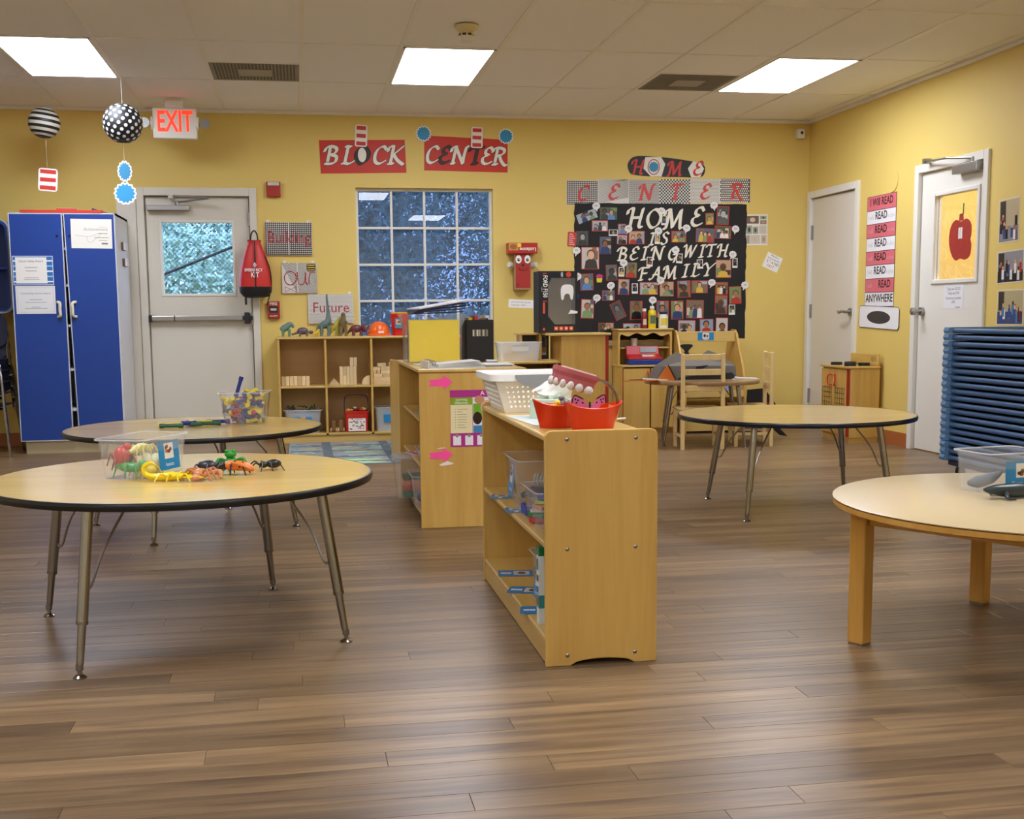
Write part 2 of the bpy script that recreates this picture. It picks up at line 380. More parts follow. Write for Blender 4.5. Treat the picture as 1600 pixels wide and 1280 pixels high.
for i in range(rows):
    y = YF+i*PW
    if y+PW > YB+T: break
    x = XL-offs[i]
    d = y+.05
    lo, hi = d*math.tan(math.radians(9.7-23.6))-.05, d*math.tan(math.radians(9.7+23.9))+.05
    while x < XR:
        vis = y > 2.0 and x+PL > lo and x < hi
        if vis and cnt < 298:
            o = proto if not used else proto.copy()
            if used: COL.objects.link(o); o.parent = floor
            used = True; o.location = (x, y, 0); cnt += 1
        else:
            q = plank_mesh(PL); rest.add([(a+x, b_+y, c) for a, b_, c in q.v], q.f)
        x += PL
M_floor2 = M_floor
o = rest.build('plank_field', wood('floor_plank_far', '#554130', '#957955', 'X', rough=0.34, scale=16, stretch=0.055, coat=0.0), floor); o['kind'] = 'stuff'
# ---- ceiling grid
GX = [0.065+.61*i for i in range(-7, 8)]; GY = [8.83-1.22*j for j in range(-1, 10)]
ceil = struct('ceiling', MB().box(XL-T, YF-T, ZC+.06, XR+T, YB+T, ZC+.16), plain('ceiling_deck', '#8a857c', 0.9))
LI = (-3, 1, 5); LROW = (0, 4, 7)
LAMPS = [(-3, 0), (1, 0), (5, 0), (-3, 4), (1, 4), (5, 4), (-5, 7), (-1, 7), (3, 7)]
VENT = ((-1, 0), (4, 0))
tmesh = {}
def tile(x0, y0, x1, y1, vis, fld):
    if not vis: fld.box(x0+.006, y0+.006, ZC-.002, x1-.006, y1-.006, ZC+.014); return
    k = (round(x1-x0, 3), round(y1-y0, 3))
    if k not in tmesh:
        o = MB().box(.006, .006, 0, k[0]-.006, k[1]-.006, .016).build('ceiling_tile', M_tile, ceil, bevel=.003); tmesh[k] = o
    else:
        o = tmesh[k].copy(); COL.objects.link(o); o.parent = ceil
    o.location = (x0, y0, ZC-.002+R.uniform(-.0012, .0012))
fld = MB()
for j in range(-1, 9):
    y1 = 8.83-1.22*j if j >= 0 else YB; y0 = 8.83-1.22*(j+1)
    if j == 8: y0 = YF
    for i in range(-7, 8):
        x0 = .065+.61*i; x1 = x0+.61 if i < 7 else XR
        if i == -7: x0 = XL
        if (i, j) in LAMPS: continue
        vis = j < 2 and i >= -4
        if (i, j) in VENT: tile(x0, y0, x1, y1-.61, True, fld); continue
        tile(x0, y0, x1, y1, vis, fld)
o = fld.build('tile_field', M_tile, ceil); o['kind'] = 'stuff'
for x in GX:
    MB().box(x-.012, YF, ZC-.008, x+.012, YB, ZC-.001).build('grid_rail', M_rail, ceil)
for y in GY[1:]:
    MB().box(XL, y-.008, ZC-.0075, XR, y+.008, ZC-.001).build('cross_rail', M_rail, ceil)
for i, j in VENT:
    x0 = .065+.61*i; y1 = 8.83-1.22*j
    MB().box(x0, y1-.618, ZC-.0075, x0+.61, y1-.602, ZC-.001).build('cross_rail', M_rail, ceil)
MB().box(XL, YB-.022, ZC-.03, XR, YB, ZC-.004).build('wall_angle', M_rail, ceil)
MB().box(XR-.022, YF, ZC-.03, XR, YB-.03, ZC-.004).build('wall_angle', M_rail, ceil)
# ---- light panels
names = {(-3, 0): 'ceiling light panel above the blue cabinet', (1, 0): 'ceiling light panel beside the smoke detector', (5, 0): 'ceiling light panel nearest the right wall'}
for i, j in LAMPS:
    if True:
        x0 = .065+.61*i; y1 = 8.83-1.22*j; y0 = y1-1.22
        t = thing('ceiling_light', names.get((i, j), 'ceiling light panel over the room behind the camera, column %s row %s' % ({-3: 'left', 1: 'middle', 5: 'right', -5: 'left', -1: 'middle', 3: 'right'}[i], {4: 'near', 7: 'rear', 0: ''}[j])),
                  'light', ((x0+x1)/2 if False else x0+.305, (y0+y1)/2, ZC-.01), group='ceiling light panels')
        f = MB(); a, c = .293, .598
        f.box(-a, -c, 0, -a+.018, c, .05); f.box(a-.018, -c, 0, a, c, .05); f.box(-a, -c, 0, a, -c+.018, .05); f.box(-a, c-.018, 0, a, c, .05); f.box(-a, -c, .05, a, c, .07)
        f.build('frame', M_rail, t)
        MB().box(-a+.016, -c+.016, .004, a-.016, c-.016, .012).build('diffuser', M_lamp, t)
# ---- vents
for (i, j), lab in zip(VENT, ('dusty grey square ceiling vent near the exit sign', 'dusty grey square ceiling vent beside the right-hand light panel')):
    x0 = .065+.61*i; y1 = 8.83-1.22*j
    t = thing('ceiling_vent', lab, 'vent', (x0+.305, y1-.305, ZC-.006), group='ceiling vents')
    gm = plain('dusty_grey_metal', '#8b8577', 0.6, vary=.35, vscale=5)
    b = MB(); b.box(-.295, -.295, .002, .295, .295, .010); b.build('face_plate', gm, t)
    b = MB()
    for k in range(24):
        for l in range(24):
            px_, py_ = -.26+.0226*k, -.26+.0226*l
            b.box(px_-.006, py_-.006, .0005, px_+.006, py_+.006, .0021)
    o = b.build('perforations', plain('vent_hole_dark', '#6d685c', 0.8), t); o['kind'] = 'stuff'
    MB().box(-.11, -.11, -.006, .11, .11, .001).build('centre_plate', plain('vent_centre', '#a09a8c', 0.5), t, bevel=.003)
# ---- baseboards
M_base = plain('terracotta_baseboard', '#a8612f', 0.5)
b = MB(); b.box(XR-.008, D2[1]+.06, 0, XR, D1[0]-.06, .105); b.box(XR-.008, YF, 0, XR, D2[0]-.06, .105)
struct('baseboard_right', b, M_base)
b = MB(); b.box(DX1+.06, YB-.008, 0, XR-.01, YB, .105); b.box(XL, YB-.008, 0, DX0-.2, YB, .105)
struct('baseboard_back', b, M_base)
# ================================================================ exit door (door_1)
d = thing('door_1', 'cream steel exit door with wired glass pane and push bar', None, ((DX0+DX1)/2, YB, 0), kind='structure')
b = MB(); b.box(DX0-.045, YB-.022, 0, DX0+.012, YB+.05, DZ+.052); b.box(DX1-.012, YB-.022, 0, DX1+.045, YB+.05, DZ+.052); b.box(DX0+.012, YB-.022, DZ-.012, DX1-.012, YB+.05, DZ+.052)
b.box(DX0, YB+.05, 0, DX0+.02, YB+.10, DZ); b.box(DX1-.02, YB+.05, 0, DX1, YB+.10, DZ)
b.build('frame', M_trim, d, wld=True, bevel=.004)
MB().box(DX0-.20, YB-.012, 0, DX0-.05, YB-.0005, DZ+.045).build('side_casing', M_trim, d, wld=True, bevel=.003)
GX0, GX1, GZ0, GZ1 = -1.066, -.515, 1.205, 1.772
b = MB(); a0, a1, yy0, yy1 = DX0+.022, DX1-.022, YB+.03, YB+.075
b.box(a0, yy0, .012, GX0, yy1, DZ-.02); b.box(GX1, yy0, .012, a1, yy1, DZ-.02); b.box(GX0, yy0, .012, GX1, yy1, GZ0); b.box(GX0, yy0, GZ1, GX1, yy1, DZ-.02)
leaf = b.build('leaf', M_door, d, wld=True)
b = MB(); b.box(DX0, YB+.0755, DZ-.05, DX1, YB+.10, DZ+.01); b.box(DX0, YB+.0755, 0, DX0+.045, YB+.10, DZ-.05); b.box(DX1-.045, YB+.0755, 0, DX1, YB+.10, DZ-.05); b.build('edge_light_seal', M_trim, d, wld=True)  # strips added behind the leaf to block sky showing round its edges
b = MB(); fw_ = .022
for q in ((GX0-fw_, GZ0-fw_, GX0, GZ1+fw_), (GX1, GZ0-fw_, GX1+fw_, GZ1+fw_), (GX0, GZ1, GX1, GZ1+fw_), (GX0, GZ0-fw_, GX1, GZ0)):
    b.box(q[0], YB+.022, q[1], q[2], YB+.034, q[3])
b.build('glazing_bead', M_white, d, wld=True, bevel=.004)
gl = MB().box(GX0, YB+.05, GZ0, GX1, YB+.056, GZ1).build('pane', M_glass, d, wld=True)
b = MB(); n = 30; Wg, Hg = GX1-GX0, GZ1-GZ0; st = .0375
k = -Hg
while k < Wg:
    for sgn in (1, -1):
        x0 = max(0, k); x1 = min(Wg, k+Hg)
        z0 = (x0-k); z1 = (x1-k)
        if sgn < 0: z0, z1 = Hg-z0, Hg-z1
        if x1-x0 > .01: b.tube([(GX0+x0, YB+.053, GZ0+z0), (GX0+x1, YB+.053, GZ0+z1)], .0013, 4)
    k += st
b.build('wire_mesh', plain('wire_grey', '#5b6470', 0.4, metal=.6), gl, wld=True)
pb = MB(); pb.box(-1.172, YB-.035, .985, -.44, YB+.0, 1.028); o = pb.build('push_bar', M_steel, d, wld=True, bevel=.006)
b = MB(); b.box(-1.19, YB-.042, .98, -1.165, YB+.028, 1.034); b.box(-.995, YB-.037, .983, -.985, YB-.003, 1.03); b.build('bar_cap', M_black, o, wld=True, bevel=.003)
b = MB(); b.box(-.435, YB-.06, .958, -.395, YB+.028, 1.05); b.box(-.45, YB-.055, .99, -.37, YB+.01, 1.022); b.build('latch_case', M_black, o, wld=True, bevel=.006)
b = MB(); b.box(-1.17, YB-.045, 1.865, -.84, YB+.028, 1.905); cl = b.build('closer', M_steel, d, wld=True, bevel=.004)
b = MB(); b.tube([(-.935, YB-.02, 1.905), (-.935, YB-.02, 1.935)], .014, 10); b.tube([(-.935, YB-.02, 1.93), (-.68, YB-.10, 1.955)], .008, 8); b.tube([(-.68, YB-.10, 1.96), (-.98, YB-.025, 1.975)], .007, 8); b.box(-1.0, YB-.035, 1.96, -.96, YB-.01, 1.985)
b.build('closer_arm', M_steel, cl, wld=True)
for z in (1.80, 1.0, .25): MB().box(DX1-.03, YB+.012, z-.055, DX1-.008, YB+.035, z+.055).build('hinge', M_steel, d, wld=True, bevel=.003)
# ================================================================ window
wn = thing('window_1', 'white gridded window with twenty panes', None, ((WX0+WX1)/2, YB, WZ0), kind='structure')
yf = YB+.055; fr = .022
b = MB(); b.box(WX0, yf, WZ0, WX0+fr, yf+.05, WZ1); b.box(WX1-fr, yf, WZ0, WX1, yf+.05, WZ1); b.box(WX0+fr, yf, WZ1-fr, WX1-fr, yf+.05, WZ1); b.box(WX0+fr, yf, WZ0, WX1-fr, yf+.05, WZ0+fr)
b.build('frame', M_white, wn, wld=True, bevel=.003)
b = MB(); b.box(WX0, YB+.0, WZ0, WX1, YB+.055, WZ0+.02); b.build('sill', M_white, wn, wld=True)
xs = [WX0+fr+(WX1-WX0-2*fr)*k/4 for k in range(5)]; zs = [WZ1-fr-k*.301 for k in range(5)]+[WZ0+fr]
for x in xs[1:-1]: MB().box(x-.0095, yf+.008, WZ0+fr, x+.0095, yf+.04, WZ1-fr).build('mullion', M_white, wn, wld=True, bevel=.003)
for z in zs[1:-1]: MB().box(WX0+fr, yf+.009, z-.0095, WX1-fr, yf+.039, z+.0095).build('muntin', M_white, wn, wld=True, bevel=.003)
for i in range(4):
    for j in range(5): MB().box(xs[i]+.009, yf+.022, zs[j+1]+.009, xs[i+1]-.009, yf+.026, zs[j]-.009).build('pane', M_glass, wn, wld=True)
MB().box(WX0+.01, yf+.06, WZ0+.01, WX1-.01, yf+.062, WZ1-.01).build('haze_sheet', mix_clear('haze_sheet', '#b3bdcb', body=.20, rough=.5, ior=1.05, bodycol='#9aa9bd'), wn, wld=True)  # bluish sheet added to haze and tint the view through the panes
MB().box(DX0, YB+.02, 0, DX1, YB+.12, .012).build('floor_light_seal', M_steel, d, wld=True)  # strip added to cut the daylight line under the exit door
# ================================================================ doors in the right wall
def side_door(name, label, y0, y1, glazed):
    d = thing(name, label, None, (XR, (y0+y1)/2, 0), kind='structure')
    b = MB(); e = .05
    b.box(XR-.02, y0-e, 0, XR+.06, y0+.008, DR+e); b.box(XR-.02, y1-.008, 0, XR+.06, y1+e, DR+e); b.box(XR-.02, y0+.008, DR-.008, XR+.06, y1-.008, DR+e)
    b.build('frame', M_white, d, wld=True, bevel=.004)
    p0, p1 = y0+.014, y1-.014; b = MB(); x0, x1 = XR+.012, XR+.055
    if glazed:
        g = (7.40, 7.935, 1.23, 1.81)
        b.box(x0, p0, .01, x1, g[0], DR-.016); b.box(x0, g[1], .01, x1, p1, DR-.016); b.box(x0, g[0], .01, x1, g[1], g[2]); b.box(x0, g[0], g[3], x1, g[1], DR-.016)
        b.build('leaf', M_white, d, wld=True)
        b = MB(); q = .03
        b.box(XR, g[0]-q, g[2]-q, x0, g[0], g[3]+q); b.box(XR, g[1], g[2]-q, x0, g[1]+q, g[3]+q); b.box(XR, g[0], g[3], x0, g[1], g[3]+q); b.box(XR, g[0], g[2]-q, x0, g[1], g[2])
        b.build('glazing_bead', M_white, d, wld=True, bevel=.005)
        gl = MB().box(XR+.03, g[0], g[2], XR+.036, g[1], g[3]).build('pane', M_glass, d, wld=True)
        b = MB(); Wg = g[1]-g[0]; Hg = g[3]-g[2]; k = -Hg
        while k < Wg:
            for sg in (1, -1):
                a0 = max(0, k); a1 = min(Wg, k+Hg); z0, z1 = a0-k, a1-k
                if sg < 0: z0, z1 = Hg-z0, Hg-z1
                if a1-a0 > .01: b.tube([(XR+.033, g[0]+a0, g[2]+z0), (XR+.033, g[0]+a1, g[2]+z1)], .0006, 4)
            k += .03
        b.build('wire_mesh', plain('wire_pale', '#b5ad97', 0.4), gl, wld=True)
        cl = MB().box(XR-.055, 7.33, 1.925, XR+.012, 7.63, 1.985).build('closer', M_steel, d, wld=True, bevel=.004)
        b = MB(); b.tube([(XR-.02, 7.43, 1.985), (XR-.02, 7.43, 2.02)], .014, 10); b.tube([(XR-.02, 7.43, 2.015), (XR-.10, 7.62, 2.035), (XR-.06, 7.98, 2.055)], .008, 8); b.box(XR-.075, 7.96, 2.04, XR-.02, 7.99, 2.075)
        b.build('closer_arm', M_steel, cl, wld=True)
        hy = y0+.004; ky = y1-.075
    else:
        b.box(x0, p0, .01, x1, p1, DR-.016); b.build('leaf', plain('offwhite_door', '#ddd6c6', 0.45), d, wld=True)
        hy = y1-.004; ky = y0+.07
    for z in (1.70, 1.02, .28): MB().box(XR-.004, hy-.022, z-.06, XR+.014, hy+.022, z+.06).build('hinge', M_steel, d, wld=True, bevel=.002)
    h = MB(); h.tube([(XR+.013, ky, 1.01), (XR-.012, ky, 1.01)], .03, 16); h.tube([(XR-.01, ky, 1.01), (XR-.055, ky, 1.01)], .012, 10)
    if glazed: h.tube([(XR-.045, ky, 1.01), (XR-.05, ky, 1.01), (XR-.075, ky, 1.01), (XR-.085, ky, 1.01)], [.014, .027, .027, .012], 16)
    else: h.tube(spline([(XR-.052, ky, 1.01), (XR-.056, ky+.05, 1.013), (XR-.055, ky+.10, 1.005), (XR-.05, ky+.125, 1.012)]), [.011]*19, 8)
    h.build('handle', M_steel, d, wld=True, smooth=True)
    return d
side_door('door_2', 'plain off-white door in the corner', D1[0], D1[1], False)
side_door('door_3', 'white door with a wired glass pane', D2[0], D2[1], True)
# ================================================================ outside
M_leafs = [plain('foliage_a', '#93aca0', 0.6, vary=.3, vscale=2), plain('foliage_b', '#6f8c84', 0.6, vary=.3, vscale=2), plain('foliage_c', '#94ae9c', 0.6, vary=.3, vscale=2)]
g = MB().box(-14, YB+T, -.3, 20, 45, -.15).build('ground_outside', plain('lawn', '#6f9255', 0.9, vary=.3)); g['kind'] = 'structure'
def foliage(name, label, cx, cy, cz, rx, ry, rz_, n, m, trunk):
    t = thing(name, label, 'tree' if trunk else 'shrub', (cx, cy, -.15))
    mb = MB(); rr = random.Random(hash(label) % 9999 if False else len(label)*13+int(cx*10))
    for k in range(n*4):
        while True:
            p = Vector((rr.uniform(-1, 1), rr.uniform(-1, 1), rr.uniform(-1, 1)))
            if .3 < p.length < 1: break
        c = Vector((p.x*rx, p.y*ry, cz+.15+p.z*rz_)); s = rr.uniform(.022, .055)
        a = Vector((rr.gauss(0, 1), rr.gauss(0, 1), rr.gauss(0, 1))).normalized(); b_ = a.orthogonal().normalized(); 
        mb.add([tuple(c-a*s), tuple(c+b_*s*.5), tuple(c+a*s), tuple(c-b_*s*.5)], [(0, 1, 2, 3)])
    f = mb.build('leaves', m, t); f['kind'] = 'stuff'
    tk = MB()
    tk.tube([(0, 0, 0), (.05, 0, cz*.6), (0, .05, cz+rz_*.3)], [.12 if trunk else .05, .09 if trunk else .04, .03], 8)
    for q in range(5): tk.tube([(0, 0, cz*.5), (rx*.6*math.cos(q*1.3), ry*.6*math.sin(q*1.3), cz+rz_*.4)], [.05, .012], 6)
    tk.build('trunk', plain('bark', '#5b4a3c', 0.9), t)
foliage('shrub', 'green leafy bush low outside the exit door pane', -1.0, 12.6, 1.0, 1.2, .7, 1.0, 2600, M_leafs[2], False)
foliage('tree', 'tree crown filling the exit door pane', -3.2, 16.5, 2.6, 1.9, 1.2, 1.8, 5200, M_leafs[0], True)
foliage('tree', 'dark tree outside the left half of the window', .5, 15.5, 2.6, 1.5, 1.2, 2.3, 5200, M_leafs[1], True)
foliage('tree', 'tree outside the right half of the window', 4.2, 16.5, 2.9, 2.0, 1.4, 2.5, 6000, M_leafs[0], True)
foliage('tree', 'taller tree far behind the window', 1.6, 20, 3.2, 5.0, 1.2, 3.2, 22000, M_leafs[1], True)
foliage('shrub', 'low hedge bush below the window', 2.6, 12.8, .55, 1.8, .6, .6, 2600, M_leafs[1], False)
t = thing('handrail', 'dark sloping metal handrail outside the exit door', 'handrail', (-1, 11.6, -.15))
b = MB(); b.tube([(-.75, 0, 1.35), (.75, 0, 1.95)], .014, 8); b.build('rail', M_iron, t)
for x in (-.6, .6): MB().tube([(x, 0, 0), (x, 0, 1.62+x*.5)], .02, 8).build('post', M_iron, t)
# ================================================================ tables
def chrome_leg_table(label, cx, cy, r, z, feet, top_mat, edge_mat, name='round_table', th=.023):
    t = thing(name, label, 'table', (cx, cy, 0), group='round tables with metal legs')
    MB().lathe([(r-.004, z-th+.003), (r-.004, z)], 72).build('tabletop', top_mat, t, smooth=True)
    prof = [(r-.005, z-th), (r-.001, z-th), (r+.002, z-th*.6), (r+.002, z-.005), (r-.001, z), (r-.006, z+.0005)]
    e = MB(); n = 72; V = [(a*math.cos(2*math.pi*j/n), a*math.sin(2*math.pi*j/n), q) for j in range(n) for a, q in prof]; k = len(prof)
    e.add(V, [(j*k+i, ((j+1) % n)*k+i, ((j+1) % n)*k+(i+1) % k, j*k+(i+1) % k) for j in range(n) for i in range(k)])
    e.build('edge_band', edge_mat, t, smooth=True)
    for x, y in feet:
        v = Vector((x-cx, y-cy, 0)); u = v.normalized(); a = v-u*.075; zt = z-th
        P = lambda s: tuple(a+(v-a)*(1-s)+Vector((0, 0, .02+(zt-.02)*s)))
        l = MB(); l.tube([P(1), P(.28)], .0165, 14); l.tube([P(.30), P(.28)], [.0178, .0172], 14); l.tube([P(.30), P(.04)], [.0125, .0105], 12)
        lg = l.build('leg', M_chrome, t, smooth=True)
        g = MB(); q = Vector(P(0)); g.lathe([(.019, 0), (.019, .004), (.012, .010), (.007, .012), (.007, .022), (.011, .024), (.011, .04)], 14, M=Matrix.Translation((q.x, q.y, 0)))
        g.build('glide_foot', M_chrome, lg, smooth=True)
        s = MB(); m_ = Vector(P(.52)); tdir = Vector((-u.y, u.x, 0))
        for sg in (.6,):
            top = Vector((a.x, a.y, zt-.004))-u*.16+tdir*sg*.05
            s.tube(spline([tuple(top), tuple(top.lerp(m_, .6)-u*.004), tuple(m_-u*.03-Vector((0, 0, .012))), tuple(m_-u*.008)], 4), .0042, 6)
        s.box(-.05, -.03, zt-.004, .05, .03, zt, M=Matrix.Translation((a.x, a.y, 0)))
        s.build('brace', M_steel, t)
    return t
T1Z, T2Z, T3Z, T4Z = .51, .487, .484, .505
chrome_leg_table('round maple-top table with black edge and insect tub, nearest on the left', -.381, 3.951, .605, T1Z, [(-.874, 4.215), (-.642, 3.449), (.117, 3.682), (-.124, 4.458)], M_lam, M_blackrub)
chrome_leg_table('round table with black edge carrying the tub of plastic pipes', -.512, 5.95, .607, T2Z, [(-1.009, 6.048), (-.668, 5.455), (-.041, 5.813), (-.399, 6.447)], M_lam, M_blackrub)
chrome_leg_table('empty round table with navy-black edge near the corner', 2.56, 5.92, .612, T3Z, [(2.18, 6.189), (2.128, 5.471), (2.93, 5.56), (3.03, 6.31)], M_lam, plain('navy_edge', '#10161f', .25))
M_brown = wood('brown_laminate', '#8a6a42', '#a5845a', 'X', rough=.3)
chrome_leg_table('small brown round table littered with cardboard craft', 3.06, 8.86, .44, T4Z, [(2.735, 8.784), (3.293, 8.53), (3.40, 9.0), (2.86, 9.22)], M_brown, M_brown, th=.03)
# wooden-legged table at the right
TZ = .448
t = thing('wooden_table', 'round pale-topped table on square wooden legs beside the cots', 'table', (2.19, 3.22, 0))
MB().lathe([(.600, TZ-.006), (.612, TZ-.004), (.614, TZ-.001), (.610, TZ)], 80).build('tabletop', M_lam2, t, smooth=True)
M_edge = wood('table_wood', '#b98736', '#cf9f4e', 'Z', rough=.4)
MB().lathe([(.604, TZ-.026), (.612, TZ-.022), (.613, TZ-.007), (.6, TZ-.006)], 80).build('edge', M_edge, t, smooth=True)
ang = math.atan2(3.743-3.343, 2.305-1.658)
for k in range(4):
    a = ang+math.pi*.75+k*math.pi/2 - math.pi/2*0
    c = Vector((math.cos(a), math.sin(a), 0))*.535
    M = rotz_m(c.x, c.y, 0, ang)
    l = MB().box(-.027, -.027, .004, .027, .027, TZ-.026, M=M).build('leg', M_edge, t, bevel=.006, seg=3)
    MB().box(-.024, -.024, 0, .024, .024, .0041, M=M).build('glide', plain('grey_glide', '#77716a'), l)
    c2 = Vector((math.cos(a+math.pi/2), math.sin(a+math.pi/2), 0))*.535; d_ = (c2-c); L = d_.length; mid = (c+c2)/2
    MB().box(-L/2+.03, -.011, TZ-.075, L/2-.03, .011, TZ-.0265, M=rotz_m(mid.x, mid.y, 0, math.atan2(d_.y, d_.x))).build('apron', M_edge, t, bevel=.003)
# ================================================================ shelf units
def screw(b, p, d, r=.0062): 
    p = Vector(p); d = Vector(d); b.tube([tuple(p-d*.004), tuple(p+d*.001), tuple(p+d*.003)], [r, r, r*.6], 12)
# near shelf: open to -X
x0, x1, y0, y1, H = .675, 1.007, 3.289, 4.476, .687
t = thing('shelf_unit', 'low maple shelf unit with screwed end panel in the foreground', 'shelf', ((x0+x1)/2, (y0+y1)/2, 0))
def end_panel(w_, H, r, arch, y, th, nm, root, material, xo, wld=True, rev=False):
    P = [(0, 0)]
    P += [(w_*.2, 0)]+[(w_*.22+w_*.58*k/10, arch*math.sin(math.pi*k/10)**.45 if 0 < k < 10 else 0) for k in range(11)]+[(w_*.84, 0)] if arch else []
    P += [(w_, 0)]
    for i in range(6): a = math.pi/2*i/5; P.append((w_-r+r*math.cos(a), H-r+r*math.sin(a)))
    for i in range(6): a = math.pi/2+math.pi/2*i/5; P.append((r+r*math.cos(a), H-r+r*math.sin(a)))
    m = MB(); m.prism(P, 0, th, M=plane_m((xo, y, 0), (1, 0, 0), (0, 0, 1))); return m.build(nm, material, root, wld=wld, bevel=.003)
ep = end_panel(x1-x0, H, .022, .018, y0+.018, .018, 'end_panel', t, M_maple, x0)
end_panel(x1-x0, H, .022, .018, y1, .018, 'end_panel', t, M_maple, x0)
for sx in (x0+.064, x1-.066):
    for sz in (.662, .345, .032):
        b = MB(); screw(b, (sx, y0, sz), (0, -1, 0)); b.build('screw', M_chrome, ep, wld=True, smooth=True)
yi0, yi1 = y0+.018, y1-.018
for z, nm in ((.672, 'top_board'), (.362, 'middle_shelf'), (.085, 'bottom_shelf')):
    MB().box(x0+.002, yi0, z-.018, x1-.01, yi1, z).build(nm, M_mapleX, t, wld=True, bevel=.006, seg=3)
MB().box(x0+.006, yi0, .004, x0+.02, yi1, .067).build('kick_board', M_mapleX, t, wld=True)
MB().box(x1-.012, yi0, .03, x1-.004, yi1, .66).build('back_panel', M_maple, t, wld=True)
# far shelf: open to -X
fx0, fx1, fy0, fy1, FH = .55, 1.06, 5.62, 6.80, .757
t = thing('shelf_unit', 'maple shelf unit with poster and pink arrows on its end', 'shelf', ((fx0+fx1)/2, (fy0+fy1)/2, 0))
MB().box(fx0, fy0, 0, fx1, fy0+.018, FH-.012).build('end_panel', M_maple, t, wld=True, bevel=.003)
MB().box(fx0, fy1-.018, 0, fx1, fy1, FH-.012).build('end_panel', M_maple, t, wld=True, bevel=.003)
MB().box(fx0-.006, fy0-.008, FH-.0125, fx1+.006, fy1+.006, FH+.004).build('top_board', M_mapleX, t, wld=True, bevel=.005, seg=3)
for z in (.51, .283, .045): MB().box(fx0+.02, fy0+.018, z-.018, fx1-.01, fy1-.018, z).build('shelf', M_mapleX, t, wld=True, bevel=.004)
MB().box(fx1-.012, fy0+.018, .02, fx1-.004, fy1-.018, FH-.014).build('back_panel', M_maple, t, wld=True)
# pink arrows + poster on the end panel
def arrow(label, x, z, torn):
    m = MB(); P = [(-.055, -.015), (.012, -.018), (.012, -.036), (.058, .0), (.012, .036), (.012, .018), (-.055, .013), (-.048, 0)]
    m.M = back_m(x, fy0-.0004, z, .03); m.prism(P, 0, .0012, '#ff4f9e')
    if torn: m.prism([(-.01, -.045), (.03, -.03), (.06, -.042), (.05, -.048), (.0, -.052)], .0, .0016, '#f0e4d8'); m.prism([(-.02, .03), (.03, .034), (.0, .036)], 0, .0016, '#f0e4d8')
    tag(m.build('paper_arrow', M_print, wld=True, loc=(x, fy0-.001, z)), label, 'paper arrow')
arrow('pink paper arrow near the top of the shelf end', .652, .698, False); arrow('torn pink paper arrow low on the shelf end', .648, .352, True)
m = MB(); m.M = back_m(.805, fy0-.0004, .525); W, Hh = .218, .27
m.box(-W/2, -Hh/2, 0, W/2, Hh/2, .002, '#b02f86')
z = .0022
m.flat(rect(-W/2+.001, .065, -W/2+.108, .10), z, '#86a71b'); m.flat(rect(-W/2+.001, -.07, -W/2+.106, .065), z, '#e9dcae')
m.flat(rect(-W/2+.108, -.07, W/2-.002, .10), z, '#e8e6ea'); m.flat(rect(-W/2+.11, -.0, W/2-.05, .07), z+.0002, '#6fae2a'); m.flat(circ(-W/2+.14, .088, .024, .02), z+.0004, '#c98d6c'); m.flat(circ(-W/2+.13, .0, .022, .03), z+.0005, '#2b1a14'); m.flat(rect(-W/2+.11, -.07, -W/2+.16, -.035), z+.0004, '#3f86b5'); m.flat(circ(-W/2+.175, .05, .03, .035), z+.0005, '#d7a889')
m.text('Learning', -W/2+.054, .085, .016, z+.0003, '#ffffff', align='CENTER'); m.text('Objectives:', -W/2+.054, .070, .016, z+.0003, '#ffffff', align='CENTER', sx=.9)
for k in range(8):
    y_ = .043-.0125*k; m.text('v', -W/2+.022, y_-.002, .011, z+.0003, '#3c3a30'); m.flat(rect(-W/2+.034, y_, -W/2+.034+(.05, .024, .044, .046, .043, .045, .035, .043)[k], y_+.0028), z+.0003, '#a59a72')
for k in range(4): m.flat(rect(-W/2+.012+.058*k, -.128, -W/2+.05+.058*k, -.082), z+.0002, '#ece9ec'); m.flat(circ(-W/2+.031+.058*k, -.082, .008), z+.0004, '#9a8c78')
m.text('A', -W/2+.145, .11, .03, z+.0003, '#ffffff')
tag(m.build('learning_poster', M_gloss, wld=True, loc=(.805, fy0-.001, .39)), 'magenta and green learning objectives poster on the shelf end', 'poster')
# bookshelf under the window
bx0, bx1, by0, by1 = -.175, .935, 9.72, 10.065
t = thing('bookshelf', 'birch bookshelf with six compartments under the window', 'bookshelf', ((bx0+bx1)/2, (by0+by1)/2, 0))
MB().box(bx0-.01, by0-.008, .832, bx1+.01, by1, .85).build('top_board', M_mapleH, t, wld=True, bevel=.004)
for x in (bx0, .195, .562, bx1-.018): MB().box(x, by0, .07 if 0 < x < .9 else 0, x+.018, by1, .832).build('upright', M_maple, t, wld=True, bevel=.003)
for z in (.458, .075): 
    for q0, q1 in ((bx0+.018, .195), (.213, .562), (.58, bx1-.018)): MB().box(q0, by0+.002, z-.018, q1, by1-.01, z).build('shelf', M_mapleH, t, wld=True, bevel=.003)
MB().box(bx0+.018, by0+.012, 0, bx1-.018, by0+.03, .057).build('kick_board', M_mapleH, t, wld=True)
MB().box(bx0+.018, by1-.01, .05, bx1-.018, by1-.002, .832).build('back_panel', wood('birch_back', '#c8a05a', '#d6b274', 'X', rough=.45, scale=4), t, wld=True)
